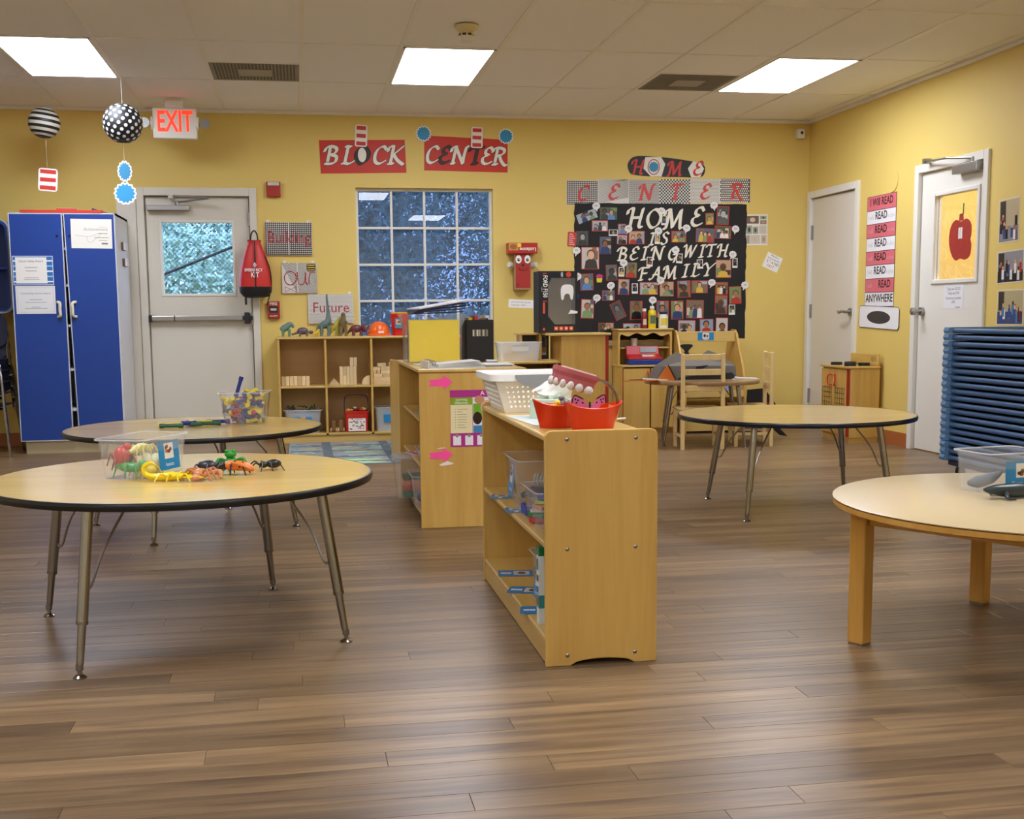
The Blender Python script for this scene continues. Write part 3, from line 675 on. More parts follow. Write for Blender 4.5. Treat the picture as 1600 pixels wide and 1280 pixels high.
# angled shelf behind the far shelf
t = thing('shelf_unit', 'narrow low shelf unit with black back behind the poster shelf', 'shelf', (.70, 8.45, .007), math.radians(11))
MB().box(0, 0, 0, .018, .30, .69).build('end_panel', M_maple, t, bevel=.004); MB().box(.60, 0, 0, .618, .30, .69).build('end_panel', M_maple, t, bevel=.004)
for z in (.685, .37, .06): MB().box(.018, .004, z-.018, .60, .29, z).build('shelf', M_mapleH, t, bevel=.003)
MB().box(.018, .285, .05, .60, .295, .667).build('back_panel', M_black, t)
b = MB()
for z in (.66,):
    for y in (.06, .24): screw(b, (0, y, z), (-1, 0, 0), .005)
b.build('screw_pair', M_chrome, t)
# rug
m = MB(); rx0, rx1, ry0, ry1 = -.10, 1.15, 8.19, 9.66; rw, rh = rx1-rx0, ry1-ry0
m.M = Matrix.Translation((rx0, ry0, 0)); m.box(0, 0, 0, rw, rh, .006, '#8c9a9a')
rr = random.Random(3)
for k in range(420):
    x = rr.uniform(.02, rw-.2); y = rr.uniform(.03, rh-.08); c = rr.choice(['#a9b79a', '#9fc088', '#7d8a92', '#6b767c', '#b7ad7a', '#5f6f86', '#a86a58', '#c9c9bb', '#86a27c'])
    m.flat(rect(x, y, min(rw-.02, x+rr.uniform(.02, .16)), y+rr.uniform(.008, .04)), .0062+k*.000002, c)
for y in (.08, .42, .8, 1.15): m.flat(rect(.01, y, rw-.01, y+.07), .0075, '#5c666d'); [m.flat(rect(.03+.1*q, y+.032, .075+.1*q, y+.038), .0078, '#d9dccf') for q in range(12)]
for x in (.25, .7): m.flat(rect(x, .01, x+.07, rh-.01), .0077, '#5c666d')
m.flat(spline([(.05, .03), (.3, .05), (.62, .03), (.65, .07), (.4, .13), (.1, .1)], 4, True), .008, '#b4d59a')
m.flat(spline([(.2, .2), (.5, .18), (.66, .22), (.5, .28), (.25, .27)], 4, True), .008, '#a5c88d')
tag(m.build('play_rug', print_mat('rug_print', .95), wld=True, loc=((rx0+rx1)/2, (ry0+ry1)/2, 0)), 'grey-green road map play rug in front of the bookshelf', 'rug')
# ================================================================ blue cabinet
cx0, cx1, cy0, cy1, CZ = -2.085, -1.325, 9.405, 10.06, 1.79
t = thing('storage_cabinet', 'tall blue two-door storage cabinet with white frame', 'cabinet', ((cx0+cx1)/2, (cy0+cy1)/2, 0))
b = MB(); b.box(cx0, cy0+.022, .095, cx0+.018, cy1, CZ); b.box(cx1-.018, cy0+.022, .095, cx1, cy1, CZ); b.box(cx0, cy0+.022, CZ-.018, cx1, cy1, CZ); b.box(cx0, cy0+.022, .095, cx1, cy1, .113); b.box(cx0+.018, cy1-.012, .1, cx1-.018, cy1, CZ)
for z in (.32, .62, .95, 1.25, 1.52): b.box(cx0+.018, cy0+.04, z, cx1-.018, cy1-.012, z+.018)
b.build('body', plain('cabinet_white', '#d9dade', .4), t, wld=True)
MB().box(cx0+.03, cy0+.05, 0, cx1-.02, cy1-.01, .095).build('plinth', plain('cabinet_plinth', '#cbbf9d', .6), t, wld=True)
M_cedge = plain('cabinet_edge', '#cfd3dc', .4)
def cdoor(xa, xb, dx, hx, handside):
    # sheared slightly: the right door sags on its hinge
    P = [(xa+dx, .098), (xb, .098), (xb, CZ-.004), (xa, CZ-.004)]
    M = plane_m((0, cy0+.02, 0), (1, 0, 0), (0, 0, 1))
    dd = MB().prism(P, 0, .018, M=M).build('door', M_cedge, t, wld=True)
    i = .007; P2 = [(xa+dx+i, .098+i), (xb-i, .098+i), (xb-i, CZ-.004-i), (xa+i, CZ-.004-i)]
    MB().prism(P2, .0175, .0192, M=M).build('door_panel', M_blue, dd, wld=True)
    h = MB(); h.tube(spline([(hx+handside*.02, cy0-.0, 1.135), (hx, cy0-.026, 1.125), (hx, cy0-.03, 1.08), (hx, cy0-.026, 1.035), (hx+handside*.02, cy0-.0, 1.025)], 4), .011, 10)
    h.build('handle', plain('cream_handle', '#ded9bd', .4), dd, wld=True, smooth=True)
    k = MB(); k.tube([(hx, cy0+.004, 1.62), (hx, cy0-.004, 1.62)], .009, 10); k.build('lock', M_iron, dd, wld=True)
cdoor(cx0+.004, -1.703, 0, -1.745, -1); cdoor(-1.694, cx1-.004, .032, -1.655, 1)
def paper(name, label, cat, M, W, H, draw, bgc='#f1f0ec', th=.0012, m=None):
    b = MB(); b.M = M; b.box(-W/2, -H/2, 0, W/2, H/2, th, bgc); draw(b, W, H, th+.0002)
    o = M.translation; return tag(b.build(name, m or M_print, wld=True, loc=(o.x, o.y, o.z)), label, cat)
def d_award(b, W, H, z):
    b.flat(rect(-W/2+.004, -H/2+.004, W/2-.004, H/2-.004), z, '#2f6fb0')
    for k in range(5): b.flat(rect(-W/2+.004, -H/2+.02+k*.038, W/2-.004, -H/2+.03+k*.038), z+.0001, '#9cc4e4' if k % 2 else '#e8f0f6')
    b.flat(rect(-W/2+.02, -H/2+.012, W/2-.045, H/2-.01), z+.0002, '#eceae4')
    b.text('School Safety Award', -.013, H/2-.045, .0215, z+.0004, '#51606c', align='CENTER', sx=.95)
    for k, (w_, y) in enumerate(((.09, .02), (.08, -.005), (.1, -.055), (.11, -.068))): b.flat(rect(-.013-w_/2, y, -.013+w_/2, y+.004), z+.0004, '#8b949c')
def d_award2(b, W, H, z):
    for q in (rect(-W/2+.012, -H/2+.012, W/2-.012, -H/2+.014), rect(-W/2+.012, H/2-.014, W/2-.012, H/2-.012), rect(-W/2+.012, -H/2+.012, -W/2+.014, H/2-.012), rect(W/2-.014, -H/2+.012, W/2-.012, H/2-.012)): b.flat(q, z, '#b9bcc0')
    b.text('Outstanding Service Award', 0, H/2-.06, .019, z, '#73828f', align='CENTER')
    for w_, y in ((.09, 0), (.15, -.02), (.06, -.055), (.16, -.065)): b.flat(rect(-w_/2, y, w_/2, y+.004), z, '#9a9ea3')
def d_ach(b, W, H, z):
    b.text('certificate of', .05, .045, .012, z, '#b9b5a8'); b.text('Achievement', -.06, .022, .033, z, '#a9a596', shear=.3)
    for w_, x, y in ((.07, .045, .0), (.1, .02, -.03), (.06, .05, -.05)): b.flat(rect(x, y, x+w_, y+.004), z, '#8e8b80')
    b.tube([(p[0], p[1], z+.0004) for p in spline([(-.12, -.01), (-.02, -.02), (.07, .005), (.0, -.06), (-.03, -.05), (-.03, -.02)], 6)], .001, 4, '#b5b1a4')
    b.flat(rect(.07, -.078, .115, -.066), z, '#7c7a72')
yp = cy0-.0002
paper('certificate', 'school safety award with blue striped border on the cabinet', 'certificate', back_m(-1.925, yp, 1.368), .285, .213, d_award, '#dfe6ee')
paper('certificate', 'crumpled grey award certificate below the striped one', 'certificate', back_m(-1.918, yp, 1.152), .28, .205, d_award2, '#e2e3e4')
paper('certificate', 'cream achievement certificate on the right cabinet door', 'certificate', back_m(-1.498, yp, 1.637, -.01), .292, .215, d_ach, '#efece2')
# on top of the cabinet
tag(MB().box(-2.0, 9.42, CZ, -1.42, 9.72, CZ+.022).build('flat_box', plain('red_card', '#cf3a22'), wld=True, loc=(-1.7, 9.57, CZ), bevel=.002), 'flat red box lying on top of the cabinet', 'box')
tag(MB().prism([(0, 0), (.25, 0), (.05, .062)], 0, .24, M=plane_m((-1.585, 9.98, CZ), (1, 0, 0), (0, 0, 1))).build('folder_box', plain('navy_card', '#1a2766'), wld=True, loc=(-1.46, 9.86, CZ)), 'navy wedge-shaped folder box on top of the cabinet', 'box')
m = MB(); m.M = rotz_m(-1.70, 9.62, CZ+.0225, .1); m.box(-.07, -.09, 0, .07, .09, .02, '#c94a34'); m.box(-.072, -.092, .02, .072, .092, .022, '#efe5d8'); m.flat(rect(-.05, -.06, .05, .06), .0222, '#c94a34')
tag(m.build('booklet', M_print, wld=True, loc=(-1.70, 9.62, CZ+.022)), 'red and white booklet on the red box', 'booklet')
tag(MB().box(-1.90, 9.74, CZ, -1.60, 9.9, CZ+.045).build('cardboard_box', plain('tan_card', '#a58a43'), wld=True, loc=(-1.75, 9.82, CZ)), 'tan flat carton behind the red box on the cabinet', 'box')
# magnetic erasers on the cabinet side
for lab, yy, zz in (('upper whiteboard eraser on the cabinet side', 9.72, 1.56), ('lower whiteboard eraser on the cabinet side', 9.76, 1.44)):
    t = thing('whiteboard_eraser', lab, 'eraser', (cx1, yy, zz), group='whiteboard erasers')
    MB().box(.0, -.07, -.03, .018, .07, .03).build('felt', plain('brown_felt', '#7a5a3a', .9), t, bevel=.003)
    MB().box(.018, -.07, -.03, .03, .07, .03).build('backing', plain('eraser_white', '#dfe1ea', .5), t, bevel=.003)
# wall-mounted blue cubby at the left edge
t = thing('wall_cubby', 'blue wall-mounted cubby with rounded grey rim at the left edge', 'cubby', (-2.47, 9.88, 1.06))
P = rrect(-.32, 0, .32, .70, .07, 6); Pi = rrect(-.295, .025, .295, .675, .05, 6)
M = plane_m((0, .19, 0), (1, 0, 0), (0, 0, 1)); n = len(P)
m = MB(); z0, z1 = 0, .36
m.add([(x, y, z0) for x, y in P]+[(x, y, z1) for x, y in P]+[(x, y, z1) for x, y in Pi]+[(x, y, .02) for x, y in Pi],
      [(i, (i+1) % n, n+(i+1) % n, n+i) for i in range(n)]+[(n+i, n+(i+1) % n, 2*n+(i+1) % n, 2*n+i) for i in range(n)]+[(2*n+i, 2*n+(i+1) % n, 3*n+(i+1) % n, 3*n+i) for i in range(n)]+[tuple(range(3*n, 4*n)), tuple(range(n))[::-1]], M=M)
m.build('body', M_blue, t, smooth=True)
m = MB(); m.tube([tuple(M @ Vector((x, y, .36))) for x, y in P], .010, 8, closed=True); m.build('rim', plain('grey_rim', '#9aa0a6', .4), t, smooth=True)
MB().box(-.29, -.16, .33, .29, .165, .345).build('shelf', M_blue, t)
# stack of chairs at the left edge
M_navy = plain('navy_shell', '#14193a', .45)
def stack_chair():
    t = thing('stacking_chair', 'x', 'chair', (0, 0, 0), group='stacked navy chairs at the left edge')
    m = MB(); P = rrect(-.19, -.19, .19, .19, .06, 4); m.loft([[(x, y, .355+.10*max(0, -0)+.02*(abs(x)/.19)**2) for x, y in P], [(x, y, .368+.02*(abs(x)/.19)**2) for x, y in P]]); m.build('seat', M_navy, t, smooth=True)
    m = MB(); P = rrect(-.18, .0, .18, .26, .07, 4); m.prism(P, 0, .012, M=plane_m((0, .20, .46), (1, 0, 0), (0, .22, 1))); m.build('backrest', M_navy, t)
    for s in (-1, 1):
        m = MB(); m.tube(spline([(s*.225, -.20, 0), (s*.205, -.17, .30), (s*.17, -.14, .352), (s*.06, -.14, .354)], 5), .0105, 8); m.build('leg', M_chrome, t, smooth=True)
        m = MB(); m.tube(spline([(s*.225, .26, 0), (s*.205, .2, .30), (s*.18, .19, .36), (s*.17, .24, .58)], 5), .0105, 8); m.build('leg', M_chrome, t, smooth=True)
    return t
c0 = stack_chair(); CH[c0.name] = list(c0.children)
ordn = ['topmost', 'second from the top', 'middle', 'second from the bottom', 'bottom']
bpy.context.view_layer.update()
kids = [o for o in bpy.data.objects if o.parent == c0]; CH[c0.name] = kids
for k in range(5):
    lab = 'navy stacking chair with chrome legs, %s of its stack' % ordn[4-k]
    if k == 0: c0.location = (-2.35, 9.44, 0); c0['label'] = lab
    else: copy_tree(c0, (-2.35-.003*k, 9.44-.010*k, .085*k), 0.0, lab)
# ================================================================ play kitchen furniture
M_pk = M_maple; M_rededge = plain('red_edge', '#a3240f', .45)
# play refrigerator
t = thing('play_refrigerator', 'maple play refrigerator with red door edge beside the cupboard', 'play kitchen', (2.04, 8.72, 0))
MB().box(1.875, 8.52, 0, 2.205, 8.92, .855).build('body', M_pk, t, wld=True, bevel=.003)
MB().box(1.79, 8.505, .856, 2.245, 8.935, .874).build('top_board', M_mapleH, t, wld=True, bevel=.005, seg=3)
dd = MB().box(2.206, 8.523, .02, 2.23, 8.917, .85).build('door', M_rededge, t, wld=True)
# play sink hutch
t = thing('play_sink', 'maple play sink with raised back shelf and clear bin on top', 'play kitchen', (1.62, 8.75, 0))
b = MB(); b.box(1.37, 8.56, 0, 1.388, 8.93, .655); b.box(1.84, 8.56, 0, 1.858, 8.93, .655); b.box(1.388, 8.9, 0, 1.84, 8.92, .655); b.box(1.388, 8.6, .05, 1.84, 8.9, .07); b.box(1.388, 8.57, .08, 1.84, 8.588, .62)
b.build('body', M_pk, t, wld=True)
MB().box(1.36, 8.54, .656, 1.868, 8.94, .674).build('counter', M_mapleH, t, wld=True, bevel=.004)
[MB().box(x_, 8.80, .675, x_+.018, 8.93, .86).build('hutch_side', M_pk, t, wld=True) for x_ in (1.62, 1.767)]; MB().box(1.60, 8.79, .861, 1.787, 8.935, .877).build('hutch_shelf', M_mapleH, t, wld=True, bevel=.003)
MB().box(1.62, 8.931, .675, 1.868, 8.94, .86).build('hutch_back', plain('grey_panel', '#4b4a47', .6), t, wld=True)
paper('small_print', 'tall photo card standing in the play sink hutch', 'picture', back_m(1.828, 8.925, .775), .036, .14, lambda b, W, H, z: (b.flat(rect(-.015, -.05, .015, .065), z, '#5c6b80'), b.flat(rect(-.015, -.05, .015, -.01), z+.0001, '#a88c5c')), '#e6e6e4')
# cupboard hutch
hx0, hx1 = 2.665, 3.14
t = thing('play_cupboard', 'maple play cupboard with scalloped shelf and red handles', 'play kitchen', ((hx0+hx1)/2, 9.88, 0))
b = MB(); b.box(hx0, 9.72, .04, hx0+.016, 10.06, .565); b.box(hx1-.016, 9.72, .04, hx1, 10.06, .565); b.box(hx0, 10.04, .04, hx1, 10.06, .565); b.box(hx0+.01, 9.74, 0, hx1-.01, 10.05, .04); b.box(hx0, 9.72, .04, hx1, 10.05, .056)
b.build('lower_body', M_pk, t, wld=True)
MB().box(hx0-.008, 9.69, .566, hx1+.008, 10.06, .582).build('counter', M_mapleH, t, wld=True, bevel=.003)
xm = (hx0+hx1)/2
for s, (a, c) in ((1, (hx0+.004, xm-.006)), (-1, (xm+.006, hx1-.004))):
    dd = MB().box(a, 9.702, .05, c, 9.72, .556).build('door', M_pk, t, wld=True, bevel=.003)
    hx = c-.02 if s > 0 else a+.02
    MB().tube(spline([(hx, 9.702, .53), (hx, 9.68, .52), (hx, 9.68, .475), (hx, 9.702, .465)], 4), .006, 8).build('handle', M_red, dd, wld=True, smooth=True)
    MB().box(a-.0055, 9.7195, .05, a-.0005, 9.7215, .556).build('red_seam', M_rededge, dd, wld=True)
b = MB(); b.box(hx0+.0, 9.87, .583, hx0+.016, 10.06, .87); b.box(hx1-.016, 9.87, .583, hx1, 10.06, .87); b.box(hx0+.016, 10.045, .583, hx1-.016, 10.06, .70); b.build('upper_side', M_pk, t, wld=True)
MB().box(hx0-.01, 9.855, .8705, hx1+.01, 10.06, .884).build('top_board', M_mapleH, t, wld=True, bevel=.003)
MB().box(hx0+.016, 9.90, .715, hx1-.016, 10.05, .727).build('shelf', M_mapleH, t, wld=True)
w_ = hx1-hx0-.032; P = [(0, .055), (0, .0)]+[(w_*k/40, .012*math.cos(k/40*math.pi*6)+.012-.03*(k in (0, 40))+.01*math.sin(math.pi*k/40)) for k in range(1, 40)]+[(w_, 0), (w_, .055)]
MB().prism(P, 0, .012, M=plane_m((hx0+.016, 9.885, .8150), (1, 0, 0), (0, 0, 1))).build('valance', M_mapleH, t, wld=True)
# market stand with curved sides
sx0, sx1 = 3.165, 3.715
t = thing('play_stand', 'maple play stand with curved sides and a blue picture label', 'play furniture', ((sx0+sx1)/2, 9.8, 0))
prof = [(0, 0), (.46, 0), (.46, .30), (.445, .42), (.39, .56), (.32, .68), (.26, .78), (.235, .83), (.19, .865), (.12, .87), (.06, .84), (.03, .78), (0, .70)]
for x in (sx0, sx1-.02): MB().prism([(a, b_) for a, b_ in prof], 0, .02, M=plane_m((x, 10.06, 0), (0, -1, 0), (0, 0, 1)) ).build('side_panel', M_pk, t, wld=True, bevel=.003) if False else MB().prism(prof, 0, .02, M=Matrix(((0, 0, 1, x), (-1, 0, 0, 10.06), (0, 1, 0, 0), (0, 0, 0, 1)))).build('side_panel', M_pk, t, wld=True, bevel=.003)
MB().box(sx0+.021, 9.84, .765, sx1-.021, 9.858, .855).build('header_board', M_mapleH, t, wld=True, bevel=.003)
for z in (.10, .29): MB().box(sx0+.021, 9.66, z, sx1-.021, 10.04, z+.016).build('shelf', M_mapleH, t, wld=True, bevel=.003)
MB().box(sx0+.021, 9.62, .306, sx1-.021, 9.636, .36).build('front_lip', M_mapleH, t, wld=True)
MB().box(sx0+.021, 9.63, .02, sx1-.021, 9.646, .1).build('kick_board', M_mapleH, t, wld=True)
paper('picture_label', 'blue picture label on the play stand header', 'label', back_m(3.43, 9.8395, .812), .145, .068, lambda b, W, H, z: (b.flat(rrect(-.03, -.022, .03, .03, .005), z, '#ded8c6'), b.flat(circ(-.01, .006, .011, .014), z+.0001, '#2d2723'), b.flat(circ(.013, .002, .009, .012), z+.0001, '#7c5b43'), b.flat(rect(-.02, -.03, .02, -.026), z, '#dfe9f2')), '#2183bb')
tag(MB().lathe([(.10, 0), (.12, .02), (.13, .07), (.135, .075), (.12, .072), (.09, .02), (.0, .015)], 20, M=Matrix.Translation((3.33, 9.78, .3065))).build('bowl', M_red, wld=True, loc=(3.33, 9.78, .3065), smooth=True), 'red plastic bowl on the play stand shelf', 'bowl')
m = MB(); rr = random.Random(5)
Pg = [(rr.uniform(-1, 1), rr.uniform(-1, 1)) for _ in range(1)]
m.loft([[(.11*math.cos(a)*s, .07*math.sin(a)*s, z+.012*math.sin(5*a)*(z > .01)) for a in [2*math.pi*k/18 for k in range(18)]] for s, z in ((1, 0), (1.05, .02), (.8, .045), (.4, .065), (.1, .07))])
tag(m.build('folded_cloth', plain('blue_cloth', '#7089b5', .9), loc=(3.59, 9.80, .307), smooth=True), 'crumpled light blue cloth on the play stand shelf', 'cloth')
# play stove against the right wall
px0, px1, py0, py1 = 4.145, 4.405, 8.60, 9.08
t = thing('play_stove', 'maple play stove with red handles against the right wall', 'play kitchen', ((px0+px1)/2, (py0+py1)/2, 0))
MB().box(px0+.02, py0+.01, 0, px1, py1-.01, .04).build('plinth', M_pk, t, wld=True)
MB().box(px0+.016, py0, .04, px1, py1, .575).build('body', M_pk, t, wld=True, bevel=.003)
MB().box(px0-.012, py0-.006, .5755, px1+.004, py1+.006, .592).build('top_board', M_mapleX, t, wld=True, bevel=.004)
MB().box(px1-.016, py0+.003, .593, px1, py1-.003, .685).build('splash_back', M_mapleX, t, wld=True, bevel=.006)
MB().box(px0+.002, py0+.0005, .05, px0+.0155, py0+.03, .57).build('red_stile', M_rededge, t, wld=True)
ym = (py0+.03+py1)/2
for a, c in ((py0+.034, ym-.004), (ym+.004, py1-.004)):
    dd = MB().box(px0, a, .06, px0+.0155, c, .565).build('door', M_pk, t, wld=True, bevel=.002)
    g = MB(); gy0, gy1 = a+.03, c-.03
    for k in range(5): yy = gy0+(gy1-gy0)*k/4; g.tube([(px0-.0005, yy, .22), (px0-.0005, yy, .42)], .002, 4)
    for k in range(6): zz = .22+.04*k; g.tube([(px0-.0005, gy0, zz), (px0-.0005, gy1, zz)], .002, 4)
    g.build('oven_grille', M_iron, dd, wld=True)
    hy = c-.02 if c < ym else a+.02; sg = -1 if c < ym else 1
    MB().tube(spline([(px0, hy, .52), (px0-.02, hy+sg*.02, .52), (px0-.022, hy+sg*.04, .50), (px0-.022, hy+sg*.04, .46), (px0-.02, hy+sg*.02, .44), (px0, hy, .44)], 3), .006, 8).build('handle', M_red, dd, wld=True, smooth=True)
for k, (x, y) in enumerate(((4.215, 8.72), (4.215, 8.96), (4.33, 8.72), (4.33, 8.96))):
    b = MB()
    for r_ in (.045, .028): b.lathe([(r_-.008, .592), (r_-.008, .615), (r_, .615), (r_, .592)], 20, M=Matrix.Translation((x, y, 0)))
    b.build('burner', M_black, t, wld=True)
b = MB()
for y in (8.66, 8.70): b.tube([(px1-.0165, y+.012*math.cos(q*.4), .645+.02*math.sin(q*.4)) for q in range(16)], .0012, 4, closed=True)
b.build('dial_drawing', M_iron, t, wld=True)
# ================================================================ child chairs
def child_chair():
    t = thing('child_chair', 'x', 'chair', (0, 0, 0), group='small wooden chairs at the craft table')
    for s in (-1, 1):
        MB().box(s*.15-.014, -.014, 0, s*.15+.014, .014, .715).build('back_post', M_chair, t, bevel=.004)
        MB().box(s*.15-.014, .25, 0, s*.15+.014, .278, .285).build('leg', M_chair, t, bevel=.004)
    for z in (.665, .555, .435): MB().box(-.136, -.009, z, .136, .009, z+.045).build('back_slat', M_chair, t, bevel=.004)
    MB().box(-.165, .0145, .292, .165, .29, .312).build('seat', wood('chair_seat_wood', '#d9b976', '#e6cb92', 'Y', rough=.4), t, bevel=.006)
    for y0, y1, x in ((.002, .02, 0),): MB().box(-.136, -.012, .22, .136, .006, .26).build('apron', M_chair, t, bevel=.003)
    MB().box(-.136, .256, .235, .136, .272, .291).build('apron', M_chair, t)
    for s in (-1, 1): MB().box(s*.15-.008, .0145, .235, s*.15+.008, .2495, .291).build('apron', M_chair, t)
    for s in (-1, 1): MB().box(s*.15-.007, .0145, .09, s*.15+.007, .2495, .11).build('stretcher', M_chair, t)
    return t
c = child_chair(); CH[c.name] = [o for o in bpy.data.objects if o.parent == c]
c.location = (2.932, 8.46, 0); c.rotation_euler[2] = math.radians(-6); c['label'] = 'small wooden chair with its slatted back to the room'
copy_tree(c, (3.535, 8.69, 0), math.radians(78), 'small wooden chair seen side-on beside the stove wall')
# ================================================================ stacked cots
M_cot = plain('cot_blue', '#44658e', .5); M_cotend = plain('cot_end_blue', '#5f86ad', .5); M_cotf = plain('cot_fabric', '#1a2440', .85)
NC = 20; pit_ = .0405
def cot():
    t = thing('stacking_cot', 'x', 'cot', (0, 0, 0), group='stacked blue cots')
    # long axis along local Y, visible side is local -X
    for s in (0, 1):
        x = .012+s*.51
        MB().tube([(x, .05, .018), (x, 1.27, .018)], .0145, 10).build('side_rail', M_cot, t, smooth=True)
    for y in (.0, 1.262):
        P = [(-.022, 0), (.548, 0), (.552, .018), (.548, .0385), (-.022, .0385), (-.03, .018)]
        m = MB(); m.prism(P, y, y+.058, M=Matrix(((1, 0, 0, 0), (0, 0, 1, 0), (0, 1, 0, 0), (0, 0, 0, 1)))); m.build('end_cap', M_cotend, t, bevel=.0015)
    MB().box(.014, .058, .022, .52, 1.262, .026).build('sling', M_cotf, t)
    return t
c = cot(); CH[c.name] = [o for o in bpy.data.objects if o.parent == c]
names_n = ['topmost', 'second', 'third', 'fourth', 'fifth', 'sixth', 'seventh', 'eighth', 'ninth', 'tenth', 'eleventh', 'twelfth', 'thirteenth', 'fourteenth', 'fifteenth', 'sixteenth', 'seventeenth', 'eighteenth', 'nineteenth', 'lowest']
ca = math.radians(0)
for k in range(NC):
    lab = 'blue stacking cot, %s in the stack' % (names_n[NC-1-k] if k in (0, NC-1) else names_n[NC-1-k]+' from the top')
    L = (3.885+.002*math.sin(k*2.1), 5.42+.002*math.cos(k*1.7), .105+pit_*k)
    if k == 0: c.location = L; c['label'] = lab
    else: copy_tree(c, L, 0, lab)
t = thing('cot_dolly', 'dark wheeled base under the stack of blue cots', 'dolly', (4.15, 6.09, 0))
MB().box(-.25, -.62, .075, .25, .62, .104).build('platform', plain('navy_base', '#1c2c45', .5), t, bevel=.004)
for sx in (-.2, .2):
    for sy in (-.56, .56):
        b = MB(); b.tube([(sx-.014, sy, .035), (sx+.014, sy, .035)], .035, 16); b.box(sx-.02, sy-.012, .035, sx+.02, sy+.012, .075); b.build('caster', M_iron, t)
PH = [(2.444, 1.837, 0.177, 0.08, -20, 'n'), (2.632, 1.861, 0.152, 0.106, 0, 'n'), (2.557, 1.757, 0.142, 0.093, 0, 'r'), (2.751, 1.731, 0.073, 0.087, 0, 'r'), (2.675, 1.7, 0.079, 0.052, 0, 'i'), (2.402, 1.652, 0.107, 0.124, 0, 'n'), (2.313, 1.645, 0.073, 0.12, 4, 't'), (2.605, 1.592, 0.107, 0.153, 0, 'd'), (2.753, 1.642, 0.093, 0.081, 2, 'r'), (2.882, 1.659, 0.142, 0.112, 0, 'r'), (2.472, 1.485, 0.158, 0.189, 0, 'r'), (2.659, 1.362, 0.102, 0.136, -2, 'p'), (2.749, 1.368, 0.052, 0.08, 2, 'i'), (2.836, 1.383, 0.099, 0.133, 2, 'p'), (2.441, 1.283, 0.118, 0.143, -2, 'r'), (2.767, 1.24, 0.102, 0.136, 2, 'r'), (2.868, 1.226, 0.054, 0.087, 0, 'i'), (2.632, 1.168, 0.111, 0.089, 0, 'r'), (2.992, 1.225, 0.163, 0.109, 0, 'r'), (3.152, 1.22, 0.128, 0.129, 0, 'r'), (3.31, 1.219, 0.12, 0.146, -2, 'r'), (3.451, 1.237, 0.148, 0.11, 0, 'r'), (3.651, 1.223, 0.116, 0.107, 0, 'r'), (3.776, 1.164, 0.113, 0.152, -2, 'r'), (3.667, 1.392, 0.141, 0.156, 0, 'r'), (3.771, 1.442, 0.046, 0.083, 0, 'i'), (3.654, 1.849, 0.114, 0.16, 2, 'r'), (3.534, 1.819, 0.076, 0.102, -2, 'r'), (3.496, 1.679, 0.167, 0.121, 2, 'r'), (3.656, 1.706, 0.15, 0.11, 2, 'r'), (3.258, 1.667, 0.134, 0.098, 0, 'r'), (3.123, 1.805, 0.045, 0.081, 2, 'i'), (3.067, 1.651, 0.045, 0.092, 2, 'i'), (2.999, 1.454, 0.054, 0.082, 2, 'i'), (3.265, 1.482, 0.055, 0.083, 3, 'i'), (3.451, 1.433, 0.055, 0.079, -3, 'i'), (2.719, 1.039, 0.099, 0.154, -25, 'r'), (2.881, 1.038, 0.114, 0.163, 0, 'r'), (3.117, 1.047, 0.112, 0.144, 0, 'r'), (3.248, 1.038, 0.113, 0.162, -1, 'r'), (3.411, 1.045, 0.159, 0.16, 1, 'r'), (3.649, 1.082, 0.116, 0.165, 1, 'r'), (3.749, 1.037, 0.058, 0.087, 0, 'i'), (3.336, 0.882, 0.159, 0.137, 1, 'r'), (3.519, 0.885, 0.126, 0.148, -1, 'r'), (3.658, 0.889, 0.114, 0.16, 1, 'r'), (2.842, 0.881, 0.16, 0.095, 0, 'r'), (2.612, 0.886, 0.139, 0.099, 0, 'r'), (2.448, 1.055, 0.114, 0.164, 2, 'r')]
BB = [(2.523, 1.923), (3.1, 1.884), (3.571, 1.935), (2.808, 1.734), (3.075, 1.716), (3.327, 1.741), (3.77, 1.734), (2.351, 1.549), (3.229, 1.553), (3.748, 1.516), (2.766, 1.444), (2.36, 1.331), (2.653, 1.252), (3.096, 1.296), (3.56, 1.274), (3.864, 1.25), (2.529, 1.148), (3.027, 1.126)]
LT = [('H', 2.794, 1.747, 0.157), ('O', 2.958, 1.742, 0.157), ('M', 3.124, 1.738, 0.157), ('E', 3.359, 1.76, 0.157), ('I', 2.988, 1.596, 0.103), ('S', 3.091, 1.602, 0.103), ('B', 2.709, 1.466, 0.108), ('E', 2.817, 1.471, 0.108), ('I', 2.92, 1.471, 0.108), ('N', 3.011, 1.471, 0.108), ('G', 3.155, 1.471, 0.108), ('W', 3.299, 1.492, 0.103), ('I', 3.437, 1.492, 0.103), ('T', 3.501, 1.498, 0.103), ('H', 3.606, 1.498, 0.103), ('F', 2.898, 1.297, 0.108), ('A', 3.001, 1.302, 0.108), ('M', 3.121, 1.307, 0.108), ('I', 3.289, 1.322, 0.108), ('L', 3.364, 1.328, 0.108), ('Y', 3.48, 1.333, 0.108)]
